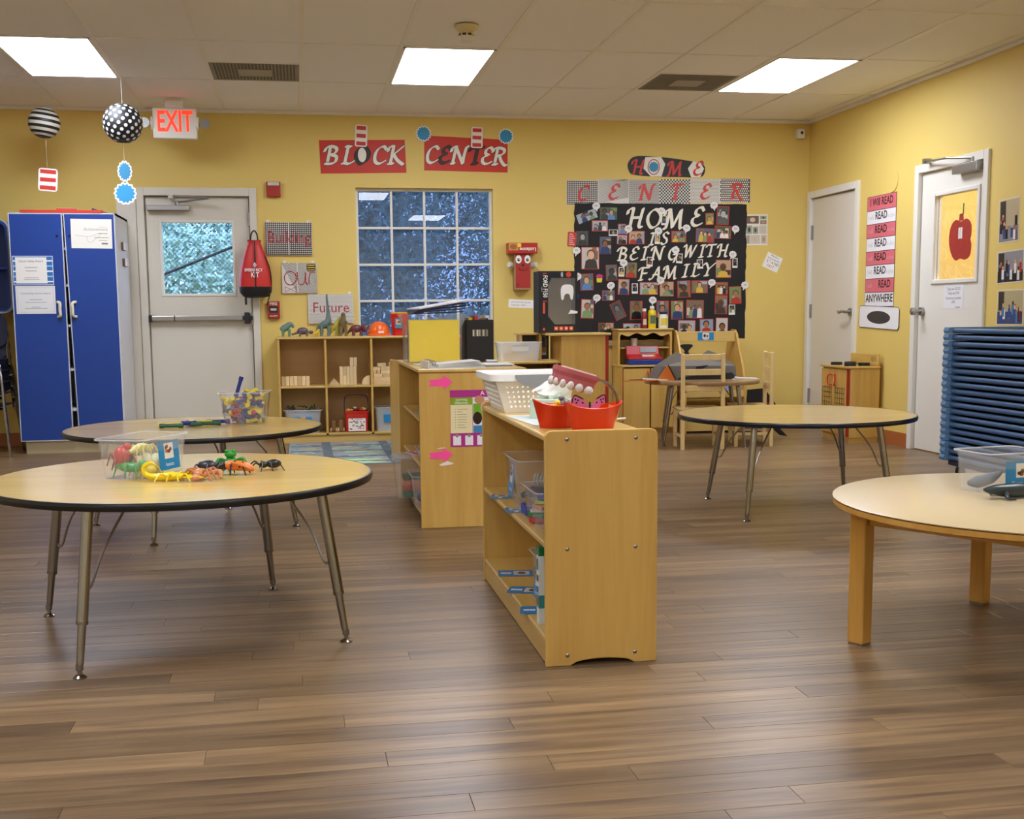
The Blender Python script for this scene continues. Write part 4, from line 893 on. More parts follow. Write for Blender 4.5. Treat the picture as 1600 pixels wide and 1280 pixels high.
# ================================================================ ceiling fittings
t = thing('exit_sign', 'white exit sign with red letters hung from the ceiling', 'sign', (-.88, 9.6, 2.66))
MB().box(-.162, -.03, -.30, .162, .03, -.075).build('housing', M_white, t, bevel=.008, seg=3)
MB().box(-.07, -.035, -.0755, .07, .035, -.012).build('canopy', M_white, t, bevel=.01)
b = MB(); b.M = back_m(.0, -.0303, -.245); b.text('*EXIT', 0, 0, .215, .0004, align='CENTER', sx=.60, thick=.0003); b.build('letters', emit('exit_letters', '#ff2a10', 1.6), t)
for s in (-1, 1):
    b = MB(); b.tube([(s*.155, 0, -.185), (s*.175, 0, -.185)], .05, 16); b.tube([(s*.175, 0, -.185), (s*.205, -.01, -.185)], .012, 8); h = b.build('lamp_arm', M_white, t, smooth=True)
    b = MB(); b.lathe([(.012, 0), (.03, .012), (.038, .035), (.038, .045)], 18, M=Matrix.Translation((s*.222, .01, -.185)) @ Matrix.Rotation(math.radians(90), 4, 'X')); b.build('lamp_head', plain('lamp_head_grey', '#8e8c86', .35, metal=.5), h, smooth=True)
t = thing('smoke_detector', 'cream smoke detector hanging from the ceiling', 'smoke detector', (.994, 7.026, ZC-.009))
MB().lathe([(.07, 0), (.07, -.012), (.058, -.03), (.042, -.036), (.042, -.045)], 28).build('base', plain('cream_plastic', '#d8cc9a', .45), t, smooth=True)
m = MB(); m.lathe([(.042, -.045), (.042, -.058)], 28); m.build('grille_ring', plain('grille_dark', '#3a382f', .7), t)
for k in range(8):
    a = k*math.pi/4; MB().box(-.005, .041, -.059, .005, .045, -.044, M=Matrix.Rotation(a, 4, 'Z')).build('grille_post', plain('cream_plastic', '#d8cc9a'), t)
MB().lathe([(.043, -.058), (.040, -.085), (.032, -.092), (.0, -.093)], 28).build('cap', plain('white_cap', '#e2dfd6', .4), t, smooth=True)
# ---- paper lanterns
def lantern(label, x, y, z, r, kind):
    t = thing('paper_lantern', label, 'lantern', (x, y, z), group='paper lanterns')
    n, m_ = 36, 40; b = MB(); V = []; cols = []
    T_ = Matrix.Rotation(math.radians(8), 4, 'Y') if kind == 's' else I4
    for i in range(n+1):
        a = math.radians(22)+math.radians(136)*i/n; rr_ = r*(1+.008*math.cos(i*math.pi)) 
        for j in range(m_): V.append((rr_*math.sin(a)*math.cos(2*math.pi*j/m_), rr_*math.sin(a)*math.sin(2*math.pi*j/m_), r*math.cos(a)))
    for i in range(n):
        c = ('#15130f' if (i//3) % 2 else '#c9c4b8') if kind == 's' else '#121214'
        b.add([], []); k0 = len(b.f)
        b.f += [(i*m_+j, i*m_+(j+1) % m_, (i+1)*m_+(j+1) % m_, (i+1)*m_+j) for j in range(m_)]; b.c += [c]*m_
    b.v = [tuple(T_ @ Vector(p)) for p in V]
    b.build('paper_shade', print_mat('lantern_paper', .5 if kind == 's' else .35), t, smooth=True)
    rg = MB()
    for sgn in (1, -1):
        zz = sgn*r*math.cos(math.radians(22)); q = r*math.sin(math.radians(22)); rg.tube([tuple(T_ @ Vector((q*math.cos(k*.3142*1), q*math.sin(k*.3142), zz))) for k in range(20)], .0018, 5, closed=True)
    rg.build('wire_ring', M_steel, t)
    if kind == 'd':
        d_ = MB(); g = math.pi*(3-math.sqrt(5)); N = 130
        for k in range(N):
            zz = 1-2*(k+.5)/N
            if abs(zz) > .9: continue
            q = math.sqrt(1-zz*zz); nrm = Vector((q*math.cos(g*k), q*math.sin(g*k), zz)); u_ = nrm.orthogonal().normalized(); v_ = nrm.cross(u_)
            R_ = r*.092; C0 = nrm*(r*1.0115); d_.add([tuple(C0)]+[tuple((C0+(u_*math.cos(a)+v_*math.sin(a))*R_).normalized()*r*1.0115) for a in [2*math.pi*e/12 for e in range(12)]], [(0, 1+e, 1+(e+1) % 12) for e in range(12)])
        o = d_.build('white_dots', plain('dot_white', '#e6e6e6', .4), t); o['kind'] = 'stuff'
    MB().tube([(0, 0, r*.9), (0, 0, ZC-.008-z)], .0009, 5).build('string', plain('white_thread', '#d9d3c0', .7), t)
lantern('black and white striped paper lantern', -1.789, 9.4, 2.433, .112, 's')
lantern('black paper lantern with white polka dots', -1.161, 8.83, 2.352, .134, 'd')
def scallop(r, n=14, d=.12, k=4): return [(r*(1+d*math.cos(n*a))*math.cos(a), r*(1+d*math.cos(n*a))*math.sin(a)) for a in [2*math.pi*i/(n*k) for i in range(n*k)]]
def striped_card(b, W, H, z0=0.0, n=5, th=.0012):
    b.prism(rrect(-W/2, -H/2, W/2, H/2, W*.16), z0, z0+th, '#efece4')
    h = (H-.02)/n
    for k in range(n):
        if k % 2 == 0: b.flat(rect(-W/2+.012, H/2-.01-(k+1)*h, W/2-.012, H/2-.01-k*h), z0+th+.0002, '#cf2f24')
def rosette(b, r, z0=0.0, th=.0012):
    b.prism(scallop(r, 14, .08), z0, z0+th, '#e9eef0'); b.flat(scallop(r*.84, 14, .1), z0+th+.0002, '#2f92c4')
b = MB(); b.M = back_m(0, 0, 0, -.08); striped_card(b, .135, .165); b.M = I4; b.tube([(0, 0, .08), (0, 0, .30)], .0007, 4, '#d9d3c0')
tag(b.build('hanging_card', M_print, loc=(-1.784, 9.398, 2.026)), 'red and white striped paper card hanging under the striped lantern', 'paper card')
b = MB(); b.M = back_m(0, 0, 0); b.prism([(x*.68, y) for x, y in scallop(.07, 14, .08)], 0, .0012, '#e9eef0'); b.flat([(x*.68, y) for x, y in scallop(.058, 14, .1)], .0014, '#2f7fa8'); b.M = I4; b.tube([(0, 0, .07), (0, 0, .205)], .0007, 4, '#d9d3c0')
tag(b.build('hanging_card', M_print, loc=(-1.163, 8.828, 2.027)), 'narrow blue paper rosette hanging under the dotted lantern', 'paper card')
b = MB(); b.M = back_m(0, 0, 0); rosette(b, .074); b.M = I4; b.tube([(0, 0, .07), (0, 0, .085)], .0007, 4, '#d9d3c0')
tag(b.build('hanging_card', M_print, loc=(-1.166, 8.828, 1.876)), 'round blue paper rosette, lowest under the dotted lantern', 'paper card')
# ================================================================ back wall decor
yw = YB-.0005
def rootw(name, label, cat, x, z, y=yw): return thing(name, label, cat, (x, y, z))
def wp(t, name, m, draw, mesh_mat=None):
    b = MB(); draw(b); return b.build(name, mesh_mat or M_print, t)
def card_m(x, z, off, rot=0.0): return back_m(x, -off, z, rot)
RED = '#c5301c'
def outline_letter(t, ch, x, z, h, fill, off):
    b = MB(); b.M = back_m(x, -off, z); b.nib(ch, 0, 0, h, .0010, '#1b1512', w_=.19, grow=.022, thick=.001); b.nib(ch, 0, 0, h, .0018, fill, w_=.19, thick=.0004); b.build('letter', M_print, t)
t = rootw('wall_sign', 'red BLOCK sign over the window', 'sign', .56, 2.31)
b = MB(); b.M = back_m(0, 0, 0, .015); b.prism([(-.348, -.135), (.352, -.132), (.345, .134), (-.352, .13)], 0, .003, RED); b.build('red_card', M_print, t)
for ch, x, c in (('B', -.315, '#e9e4d6'), ('L', -.18, '#e9e4d6'), ('O', -.075, '#2a1c18'), ('C', .075, '#e9e4d6'), ('K', .20, '#e9e4d6')): outline_letter(t, ch, x, -.058+.015*x, .14, c, .003)
b = MB(); b.M = back_m(-.008, -.0052, .012); b.prism(circ(0, 0, .034, .058, 24), 0, .0006, '#eae6da'); b.build('oval_patch', M_print, t)
b = MB(); b.M = back_m(-.012, -.006, .165, -.05); striped_card(b, .10, .175); b.build('striped_tag', M_print, t)
t = rootw('wall_sign', 'red CENTER sign over the window', 'sign', 1.415, 2.34)
b = MB(); b.M = back_m(0, 0, 0, -.01); b.prism([(-.352, -.139), (.348, -.142), (.348, .125), (-.35, .142)], 0, .003, RED); b.build('red_card', M_print, t)
for ch, x, c in (('C', -.345, '#e9e4d6'), ('E', -.235, '#3c211c'), ('N', -.13, '#e9e4d6'), ('T', .02, '#3c1d1a'), ('E', .12, '#e9e4d6'), ('R', .215, '#e9e4d6')): outline_letter(t, ch, x, -.078-.01*x, .135, c, .003)
b = MB(); b.M = back_m(.09, -.006, .135, -.03); striped_card(b, .098, .17); b.build('striped_tag', M_print, t)
for x, z in ((-.355, .16), (.335, .15)): b = MB(); b.M = back_m(x, -.006, z); rosette(b, .062); b.build('rosette', M_print, t)
# HOME board-shaped sign
t = rootw('wall_sign', 'black rounded HOME sign with red letters', 'sign', 3.145, 2.25)
b = MB(); b.M = back_m(0, 0, 0, -.02); b.prism(spline([(-.34, .03), (-.28, .085), (-.1, .088), (.1, .075), (.3, .045), (.345, .0), (.31, -.07), (.15, -.075), (-.1, -.078), (-.29, -.068), (-.335, -.03)], 4, True), 0, .003, '#15120f'); b.build('black_card', M_print, t)
b = MB(); b.M = back_m(0, -.0032, 0); b.prism([(-.19, .085), (-.05, .088), (-.012, .03), (-.045, -.075), (-.14, -.075), (-.205, -.01)], 0, .0006, '#e8e4da'); b.build('white_panel', M_print, t); b = MB(); b.M = back_m(0, -.0032, 0); b.prism([(.19, -.005), (.235, .055), (.3, .045), (.335, -.005), (.3, -.08), (.22, -.08)], 0, .0006, '#e8e4da'); b.build('white_panel', M_print, t)
for ch, x, z in (('H', -.31, -.055), ('M', .01, -.065), ('E', .235, -.06)):
    b = MB(); b.M = back_m(x, -.0042, z); b.nib(ch, 0, 0, .115, .0004, '#c7332c', thick=.0003, w_=.17); b.build('letter', M_print, t)
b = MB(); b.M = back_m(-.115, -.0042, .004); b.prism(circ(0, 0, .054, .066, 28), 0, .0005, '#b3372e'); b.flat(circ(0, 0, .046, .058, 28), .0007, '#e8e4da'); b.flat(scallop(.042, 12, .08), .0009, '#2f86b4'); b.build('round_patch', M_print, t)
# CENTER strip of patterned cards
t = rootw('letter_banner', 'row of six black and white patterned cards spelling CENTER', 'banner', 3.085, 2.045)
for k, ch in enumerate('CENTER'):
    W, H = .274, .205; x = -.817+.272*(k+.5); z = -.012+.0035*k*1.6+(.008 if k == 1 else 0)
    b = MB(); b.M = back_m(x, -.0004*(k % 2), z, .004*(1 if k > 2 else -1)); b.box(-W/2, -H/2, 0, W/2, H/2, .0015, '#d8d5cc'); e = .0017
    if k == 0:
        for q in range(17): b.flat(rect(-W/2+.004+q*.0162, -H/2+.003, -W/2+.0095+q*.0162, H/2-.003), e, '#1d1a18')
        for q in range(13): b.flat(rect(-W/2+.003, -H/2+.004+q*.0158, W/2-.003, -H/2+.0095+q*.0158), e+.0001, '#1d1a18')
    elif k == 1:
        for q in range(30):
            y = -H/2+.004+q*.0067; b.add([(p[0], p[1], e) for p in ((-W/2+.004, y), (W/2-.004, min(H/2-.002, y+.05)), (W/2-.004, min(H/2-.001, y+.053)), (-W/2+.004, min(H/2-.001, y+.0015)))], [(0, 1, 2, 3)], '#2a2826')
    elif k == 2:
        for q in range(26): b.flat(rect(-W/2+.003, -H/2+.004+q*.0078, W/2-.003, -H/2+.0075+q*.0078), e, '#5a5856')
        for q in range(18): b.flat(rect(-W/2+.006+q*.0152, -H/2+.003, -W/2+.008+q*.0152, H/2-.003), e+.0001, '#77746f')
    elif k == 3:
        s = .0137
        for i in range(20):
            for j in range(15):
                if (i+j) % 2: b.flat(rect(-W/2+i*s, -H/2+j*s, -W/2+(i+1)*s, -H/2+(j+1)*s), e, '#191715')
    else:
        s = .0118 if k == 4 else .0185
        if k == 5: b.flat(rect(-W/2+.002, -H/2+.002, W/2-.002, H/2-.002), e, '#45413c')
        for i in range(int(W/s)):
            for j in range(int(H/s)):
                xx = -W/2+.008+i*s+(s/2 if j % 2 else 0)
                if xx < W/2-.008: b.flat(circ(xx, -H/2+.008+j*s, s*(.30 if k == 4 else .40), n=6), e+.0001, '#6b6863' if k == 4 else '#dedbd2')
    cd = b.build('card', M_print, t)
    b = MB(); b.M = back_m(x-.045, -.0004*(k % 2)-.0022, z-.065); b.nib(ch, 0, 0, .125, .0004, '#c9453c', w_=.19, thick=.0003); b.build('letter', M_print, cd)
# ---- family photo board
BX0, BX1, BZ0, BZ1 = 2.335, 3.872, .785, 1.947
t = rootw('bulletin_board', 'black paper bulletin board about home and family covered in photos', 'bulletin board', 3.1, BZ0)
def bm(x, z, off, rot=0.0): return back_m(x-3.1, -off, z-BZ0, rot)
rb = random.Random(11); P = []
for k in range(30): P.append((BX0+(BX1-BX0)*k/30, BZ0+rb.uniform(-.004, .004)))
for k in range(26): P.append((BX1+rb.uniform(-.005, .005), BZ0+(BZ1-BZ0)*k/26))
for k in range(30): P.append((BX1-(BX1-BX0)*k/30, BZ1+rb.uniform(-.003, .003)))
for k in range(26): P.append((BX0+rb.uniform(-.006, .006), BZ1-(BZ1-BZ0)*k/26))
b = MB(); b.M = bm(0, 0, 0); b.prism(P, 0, .003); b.build('paper_backing', plain('black_paper', '#191817', .75), t)
SKIN = ['#c98f6c', '#8a5a3c', '#e0b394', '#5b3826', '#d3a07e', '#a87250']
def photo_print(b, W, H, z, seed, grey=False, dark=False):
    r = random.Random(seed)
    bgs = ['#6f8a5a', '#7a6a58', '#a7b0b8', '#54637c', '#b79f82', '#38342f', '#c8c2b8', '#86a0b4', '#8d6a50', '#4a5a44']
    g = lambda c: c if not grey else '#%02x%02x%02x' % ((int(sum(int(c[i:i+2], 16) for i in (1, 3, 5))/3),)*3)
    c0 = '#24211e' if dark else r.choice(bgs)
    b.flat(rect(-W/2, -H/2, W/2, H/2), z, g(c0))
    for q in range(3):
        x0, y0 = r.uniform(-W/2, W/4), r.uniform(-H/2, H/4); b.flat(rect(x0, y0, min(W/2, x0+r.uniform(.2, .6)*W), min(H/2, y0+r.uniform(.15, .5)*H)), z+.00005*(q+1), g(r.choice(bgs)))
    n = r.choice([1, 2, 2, 3]) if W > H*.9 else r.choice([1, 1, 2])
    for q in range(n):
        x = (-W/2+W*(q+.5)/n)*.8+r.uniform(-.05, .05)*W; s = min(H*.22, W/n*.3); y = r.uniform(-.02, .18)*H; zz = z+.0003+q*.0002
        cl = r.choice(['#b0382e', '#e6e2da', '#2b3f6e', '#3c3834', '#5b86b8', '#d8b24a', '#7d9a6a', '#111418'])
        P = [(max(-W/2, x-s*1.5), -H/2), (min(W/2, x+s*1.5), -H/2), (min(W/2, x+s*1.2), y-s*1.2), (x+s*.4, y-s*.8), (x-s*.4, y-s*.8), (max(-W/2, x-s*1.2), y-s*1.2)]
        b.flat(P, zz, g(cl)); b.flat(circ(x, min(y+s*.25, H/2-s*1.05), s*.95, s*1.0, 14), zz+.00005, g(r.choice(['#1c1613', '#2e2018', '#6a4a2c', '#141210']))); b.flat(circ(x, min(y, H/2-s*1.2), s*.72, s*.9, 14), zz+.0001, g(r.choice(SKIN)))
for k, (x, z, W, H, rot, st) in enumerate(PH):
    off = .0032+.0016*(k % 4); b = MB(); b.M = bm(x, z, off, math.radians(-rot)); e = .0006
    bord = {'r': '#b8332c', 'i': '#e9e7e2', 'n': '#3a322e', 'd': '#4c2326', 'p': '#8d2c2c', 't': '#c23b36'}[st]
    b.box(-W/2, -H/2, 0, W/2, H/2, e, bord)
    m_ = .0052
    if st == 'i': b.M = bm(x, z, off, math.radians(-rot)) @ Matrix.Translation((0, H*.07, 0)); photo_print(b, W-.012, H*.72, e+.0001, 50+k, dark=True)
    elif st == 't':
        for q in range(6): b.flat(rect(-W/2+.01, -H/2+.012+q*.017, W/2-.012-.008*(q % 3), -H/2+.02+q*.017), e+.0001, '#e9b3ac')
    else: photo_print(b, W-2*m_ if st != 'n' else W-.002, H-2*m_ if st != 'n' else H-.002, e+.0001, 100+k, grey=k in (2, 5, 11, 26, 36))
    b.build('instant_photo' if st == 'i' else 'photo', M_gloss, t)
for k, (x, z) in enumerate(BB):
    b = MB(); b.M = bm(x, z, .0105, rb.uniform(-.3, .3)); b.prism([(a*1.0, c*.88) for a, c in scallop(.034, 10, .06, 5)], 0, .0006, '#e4e3df'); b.prism([(-.012, -.026), (.006, -.028), (-.008+rb.uniform(-.012, .012), -.05)], 0, .0006, '#e4e3df')
    for q in (.006, -.004): b.flat(rect(-.016, q, .014, q+.0032), .0008, '#6d6a66')
    b.build('speech_bubble', M_print, t)
for ch, x, z, h in LT:
    b = MB(); b.M = bm(x, z, .0098); b.nib(ch, 0, 0, h, .0008, '#e9e2cf', w_=.17, thick=.0006); b.build('letter', M_print, t)
b = MB(); b.M = bm(2.553, 1.315, .006); b.prism([(-.022, -.035), (.02, -.035), (.026, .0), (-.026, .0)], 0, .0006, '#e4cf22'); b.prism(scallop(.03, 8, .08), .0006, .0011, '#c0327e', M=Matrix.Translation((0, .016, 0)) @ Matrix.Scale(.6, 4, (0, 1, 0))); b.build('cupcake_cutout', M_print, t)
b = MB(); b.M = bm(2.345, 1.165, .006); b.prism(circ(0, 0, .026, .028), 0, .0006, '#1c2a86'); b.build('blue_cutout', M_print, t)
tag(MB().box(2.45, YB-.03, .735, 3.14, YB-.001, .765).build('board_tray', plain('tray_beige', '#b5a88a', .5), wld=True, loc=(2.8, YB, .735)), 'beige ledge strip on the wall under the bulletin board', 'ledge')
# collage and note right of the board
def d_col(b, W, H, z):
    r = random.Random(4)
    for x0, y0, x1, y1 in ((.05, .70, .6, .95), (.66, .84, .95, .95), (.66, .68, .95, .81), (.05, .37, .3, .64), (.33, .37, .58, .60), (.62, .37, .95, .64), (.05, .05, .2, .33), (.22, .05, .66, .33), (.7, .05, .95, .33)):
        b.flat(rect(-W/2+x0*W, -H/2+y0*H, -W/2+x1*W, -H/2+y1*H), z, r.choice(['#9aa190', '#6b5a4c', '#bdb9ae', '#8e8478', '#c7c4ba'])); cx, cy = -W/2+(x0+x1)/2*W, -H/2+(y0+y1)/2*H
        b.flat(circ(cx, cy, (x1-x0)*W*.22, (y1-y0)*H*.3), z+.0001, r.choice(['#3a322c', '#c98c5a', '#d8b9a0', '#55504a']))
paper('photo_collage', 'white photo collage sheet right of the bulletin board', 'photo collage', back_m(3.965, yw, 1.728, .01), .205, .265, d_col, '#e6e1d2')
def d_stand(b, W, H, z):
    b.text('Why fit in', 0, .045, .024, z, '#3b3a3a', align='CENTER', sx=.8); b.text('when you were born', 0, .02, .02, z, '#2c2c30', align='CENTER', sx=.7)
    for ch, x, y, c in (('S', -.055, -.015, '#c0392b'), ('T', -.035, -.012, '#d9a441'), ('A', -.01, -.015, '#c0392b'), ('N', .018, -.015, '#2d5f4a'), ('D', .042, -.015, '#22324f'), ('O', -.04, -.05, '#2d3f6a'), ('U', -.015, -.05, '#c0392b'), ('T', .012, -.05, '#b43a6a')): b.text(ch, x, y, .034, z, c)
paper('paper_note', 'tilted white note with coloured letters near the corner', 'note', back_m(4.118, yw, 1.447, -.42), .15, .135, d_stand)
paper('paper_note', 'narrow handwritten note under the red puppet', 'note', back_m(1.868, yw, 1.103, -.05), .215, .07, lambda b, W, H, z: (b.text('you is just the way you', 0, .008, .018, z, '#55544f', align='CENTER'), b.text('important  ONE !', -.02, -.018, .018, z, '#a5443a', align='CENTER')))
# red puppet
t = rootw('box_puppet', 'red paper box puppet with googly eyes and a carton hat', 'puppet', 1.868, 1.22, YB-.001)
MB().box(-.07, -.085, 0, .07, 0, .298).build('body', plain('kraft_card', '#a08053', .7), t)
b = MB(); b.M = back_m(0, -.0855, .149); b.prism(rect(-.06, -.135, .066, .148), 0, .001, '#a8281f'); b.flat([(x, y) for x, y in rect(-.052, -.125, -.03, -.095)], .0012, '#8d2018')
b.build('red_front', M_print, t)
for s in (-1, 1):
    e = MB(); e.M = back_m(s*.038+.004, -.0868, .252); e.prism(circ(0, 0, .026, .034, 20), 0, .003, '#f0efe9'); e.prism(circ(.0, -.004, .012, .014, 14), .003, .005, '#14110f'); e.prism(circ(.003, .0, .004, .005, 10), .005, .0056, '#f0efe9'); e.build('eye', M_print, t)
    MB().tube([(s*.085, -.05, .2), (s*.115, -.09, .21)], [.024, .022], 14).build('ear_roll', plain('ear_paper', '#c9c4b8', .7), t)
b = MB(); b.M = back_m(.003, -.087, .205); b.prism(circ(0, 0, .010), 0, .003, '#2a1512'); b.tube([(p[0], p[1], .001) for p in spline([(-.04, -.02), (-.02, -.042), (.02, -.043), (.042, -.02)], 5)], .0028, 6, '#2a1512'); b.build('nose_and_mouth', M_print, t)
b = MB(); b.M = Matrix.Translation((0, 0, .30)); b.box(-.125, -.11, 0, .125, -.005, .088, '#b3271c')
b.M = back_m(0, -.1103, .345); b.flat(rect(-.12, -.02, -.04, .04), .0003, '#c9904a'); b.flat(circ(-.08, .01, .03, .022), .0005, '#a3622a'); b.flat(rect(-.045, .008, -.015, .04), .0006, '#e8d13a')
b.M = back_m(.112, -.1103, .312) @ Matrix.Rotation(math.pi, 4, 'Z'); b.text('*Luzianne', 0, -.035, .042, .0004, '#f3ede2', sx=.95)
b.build('carton_hat', M_gloss, t)
# fire devices
t = rootw('fire_strobe', 'red wall strobe right of the exit door', 'fire alarm', -.17, 2.037, YB-.0005)
MB().box(-.056, -.045, -.06, .056, 0, .06).build('housing', plain('fire_red', '#a5281c', .45), t, bevel=.006)
MB().box(-.046, -.053, .028, .046, -.0455, .056).build('lens', plain('strobe_lens', '#c9c6bb', .25), t, bevel=.006)
t = rootw('fire_pull', 'red fire alarm pull station with white FIRE lettering', 'fire alarm', -.2, 1.067, YB-.0005)
MB().box(-.05, -.04, -.07, .05, 0, .07).build('housing', plain('fire_red', '#a5281c', .45), t, bevel=.005)
b = MB(); b.M = back_m(0, -.0402, 0); b.text('*FIRE', 0, .04, .034, .0003, '#f0ece4', align='CENTER'); b.prism(rrect(-.036, -.022, .036, .03, .006), 0, .002, '#1b1918'); b.prism(rect(-.024, -.004, .024, .012), .002, .012, '#e7e3da'); b.text('PULL DOWN', 0, .0, .010, .0125, '#1b1918', align='CENTER'); b.prism(rect(-.04, -.06, .04, -.032), 0, .001, '#8e1c13'); b.text('ALARM', 0, -.054, .02, .0013, '#f0ece4', align='CENTER'); b.build('face', M_gloss, t)
# canvases
def canvas(label, x0, z0, x1, z1, draw, rot=0):
    W, H = x1-x0, z1-z0; t = rootw('word_canvas', label, 'wall art', (x0+x1)/2, (z0+z1)/2)
    MB().box(-W/2, -.02, -H/2, W/2, 0, H/2, M=Matrix.Rotation(rot, 4, 'Y')).build('canvas', plain('canvas_white', '#d8d4c9', .8), t, bevel=.002)
    b = MB(); b.M = back_m(0, -.0202, 0, -rot); draw(b, W, H, .0003); b.build('printed_face', M_print, t)
    for x in (-W/2+.025, W/2-.03): b = MB(); b.box(x-.012, -.0015, H/2+.0005, x+.012, 0, H/2+.02); b.build('tape', plain('tape', '#ddd9cc', .5), t)
def d_building(b, W, H, z):
    b.flat(rect(-W/2, -H/2, W/2, H/2), z, '#d6d3ca')
    for q in range(24): b.flat(rect(-W/2+.004+q*.0156, -H/2, -W/2+.0098+q*.0156, H/2), z+.0001, '#221f1d')
    for q in range(17): b.flat(rect(-W/2, -H/2+.004+q*.0154, W/2, -H/2+.0096+q*.0154), z+.0002, '#221f1d')
    b.flat(rect(-.004, -H/2, .004, H/2), z+.0003, '#dcdad2')
    b.text('Building', 0, -.035, .135, z+.0005, '#a32a30', align='CENTER', sx=.82)
def d_our(b, W, H, z):
    b.flat(rect(-W/2, -H/2, W/2, H/2), z, '#d4d1c9')
    for q in range(26):
        x = -W/2+q*W/26; b.add([(x, H/2, z+.0001), (x+.0045, H/2, z+.0001), (min(W/2, x+.0045+.12), -H/2 if x+.1 < W/2 else -H/2+(x+.1245-W/2), z+.0001), (min(W/2, x+.12), -H/2 if x+.12 < W/2 else -H/2+(x+.12-W/2), z+.0001)], [(0, 3, 2, 1)], '#4a4744')
    b.flat(rect(-.02, -H/2, -.014, H/2), z+.0002, '#dcdad2')
    b.tube([(-.075+.048*math.cos(a), -.0+.055*math.sin(a), z+.001) for a in [k*.35 for k in range(18)]], .004, 6, '#b02a33', closed=True)
    b.tube([(p[0], p[1], z+.001) for p in spline([(-.018, .05), (-.012, -.03), (.015, -.055), (.04, -.03), (.05, .05), (.05, -.02), (.062, -.055)], 5)], .0038, 6, '#b02a33')
    b.tube([(p[0], p[1], z+.001) for p in spline([(.075, -.05), (.08, .02), (.09, .045), (.125, .045)], 5)], .0038, 6, '#b02a33')
    for sg in (-1, 1): b.tube([(-.075, -.09, z+.001), (-.075+sg*.045, -.07, z+.001), (-.075+sg*.045, -.115, z+.001)], .0026, 5, '#b02a33', closed=True)
    b.flat(rrect(.06, .055, .13, .115, .01), z+.0012, '#1a1713')
    for q in range(3): b.flat(rect(.066, .062+q*.019, .124, .070+q*.019), z+.0014, '#d9b52a')
def d_future(b, W, H, z):
    b.flat(rect(-W/2, -H/2, W/2, H/2), z, '#d9d6ce')
    for i in range(36):
        for j in range(24): b.flat(rect(-W/2+.004+i*.0102+(.005 if j % 2 else 0), -H/2+.003+j*.01, -W/2+.009+i*.0102+(.005 if j % 2 else 0), -H/2+.0075+j*.01), z+.0001, '#5d5a55')
    b.text('Future', 0, -.03, .12, z+.0004, '#a8343a', align='CENTER', sx=.95)
canvas('grid-patterned canvas reading Building beside the red bag', -.248, 1.512, .128, 1.775, d_building, .01)
canvas('line-patterned canvas reading our with a bow tie', -.124, 1.203, .159, 1.448, d_our)
canvas('dotted canvas reading Future behind the long-necked dinosaur', .08, .954, .452, 1.193, d_future)
# emergency bag
t = thing('emergency_bag', 'red drawstring emergency kit bag with black base hung by the exit door', 'bag', (-.335, YB-.024, 1.165))
def bag_ring(z, rx, ry): return [(rx*math.cos(a)*(1+.03*math.sin(7*a)*(z > .15)), -.085+ry*math.sin(a), z) for a in [2*math.pi*k/28 for k in range(28)]]
MB().loft([bag_ring(.0, .06, .03), bag_ring(.01, .10, .055), bag_ring(.045, .127, .072), bag_ring(.09, .131, .075)]).build('black_base', M_black, t, smooth=True)
MB().loft([bag_ring(.0905, .1312, .0752), bag_ring(.16, .128, .075), bag_ring(.24, .115, .07), bag_ring(.32, .095, .06), bag_ring(.39, .068, .045), bag_ring(.44, .05, .035), bag_ring(.458, .056, .038)]).build('red_body', plain('red_nylon', '#c8241b', .45), t, smooth=True)
b = MB(); b.tube(spline([(-.03, -.09, .45), (-.022, -.07, .51), (0, -.03, .54), (.022, -.07, .51), (.03, -.09, .45)], 5), .006, 6); b.tube(spline([(.003, -.135, .45), (.004, -.157, .3), (.003, -.164, .09)], 5), .005, 6); b.tube(spline([(.05, -.10, .38), (.11, -.12, .26), (.125, -.10, .1), (.085, -.09, -.06)], 5), .005, 6); b.box(-.09, -.09, -.055, -.072, -.085, .03); b.tube([(-.05, -.1, .455), (.05, -.1, .455)], .007, 6); b.build('straps', M_black, t, smooth=True)
b = MB(); b.M = back_m(-.0, -.1645, .155); b.text('*EMERGENCY', -.01, .055, .034, .0, '#efe7e2', align='CENTER', sx=.72, thick=.001); b.text('*KIT', .0, .01, .055, .0, '#efe7e2', align='CENTER', sx=.8, thick=.001); b.prism(rect(-.012, .10, .014, .112), -.001, 0, '#efe7e2'); b.prism(rect(-.005, .088, .007, .124), -.001, 0, '#efe7e2'); b.build('lettering', M_print, t)
# corner camera
t = rootw('wall_camera', 'small white security camera in the upper corner', 'camera', 4.335, 2.545, YB-.0005)
MB().box(-.03, -.012, -.03, .03, 0, .03).build('mount', M_white, t, bevel=.004)
MB().box(-.033, -.075, -.042, .033, -.0125, .04).build('body', M_white, t, bevel=.01, seg=3)
MB().tube([(0, -.0755, .005), (0, -.08, .005)], .012, 14).build('lens', M_black, t)
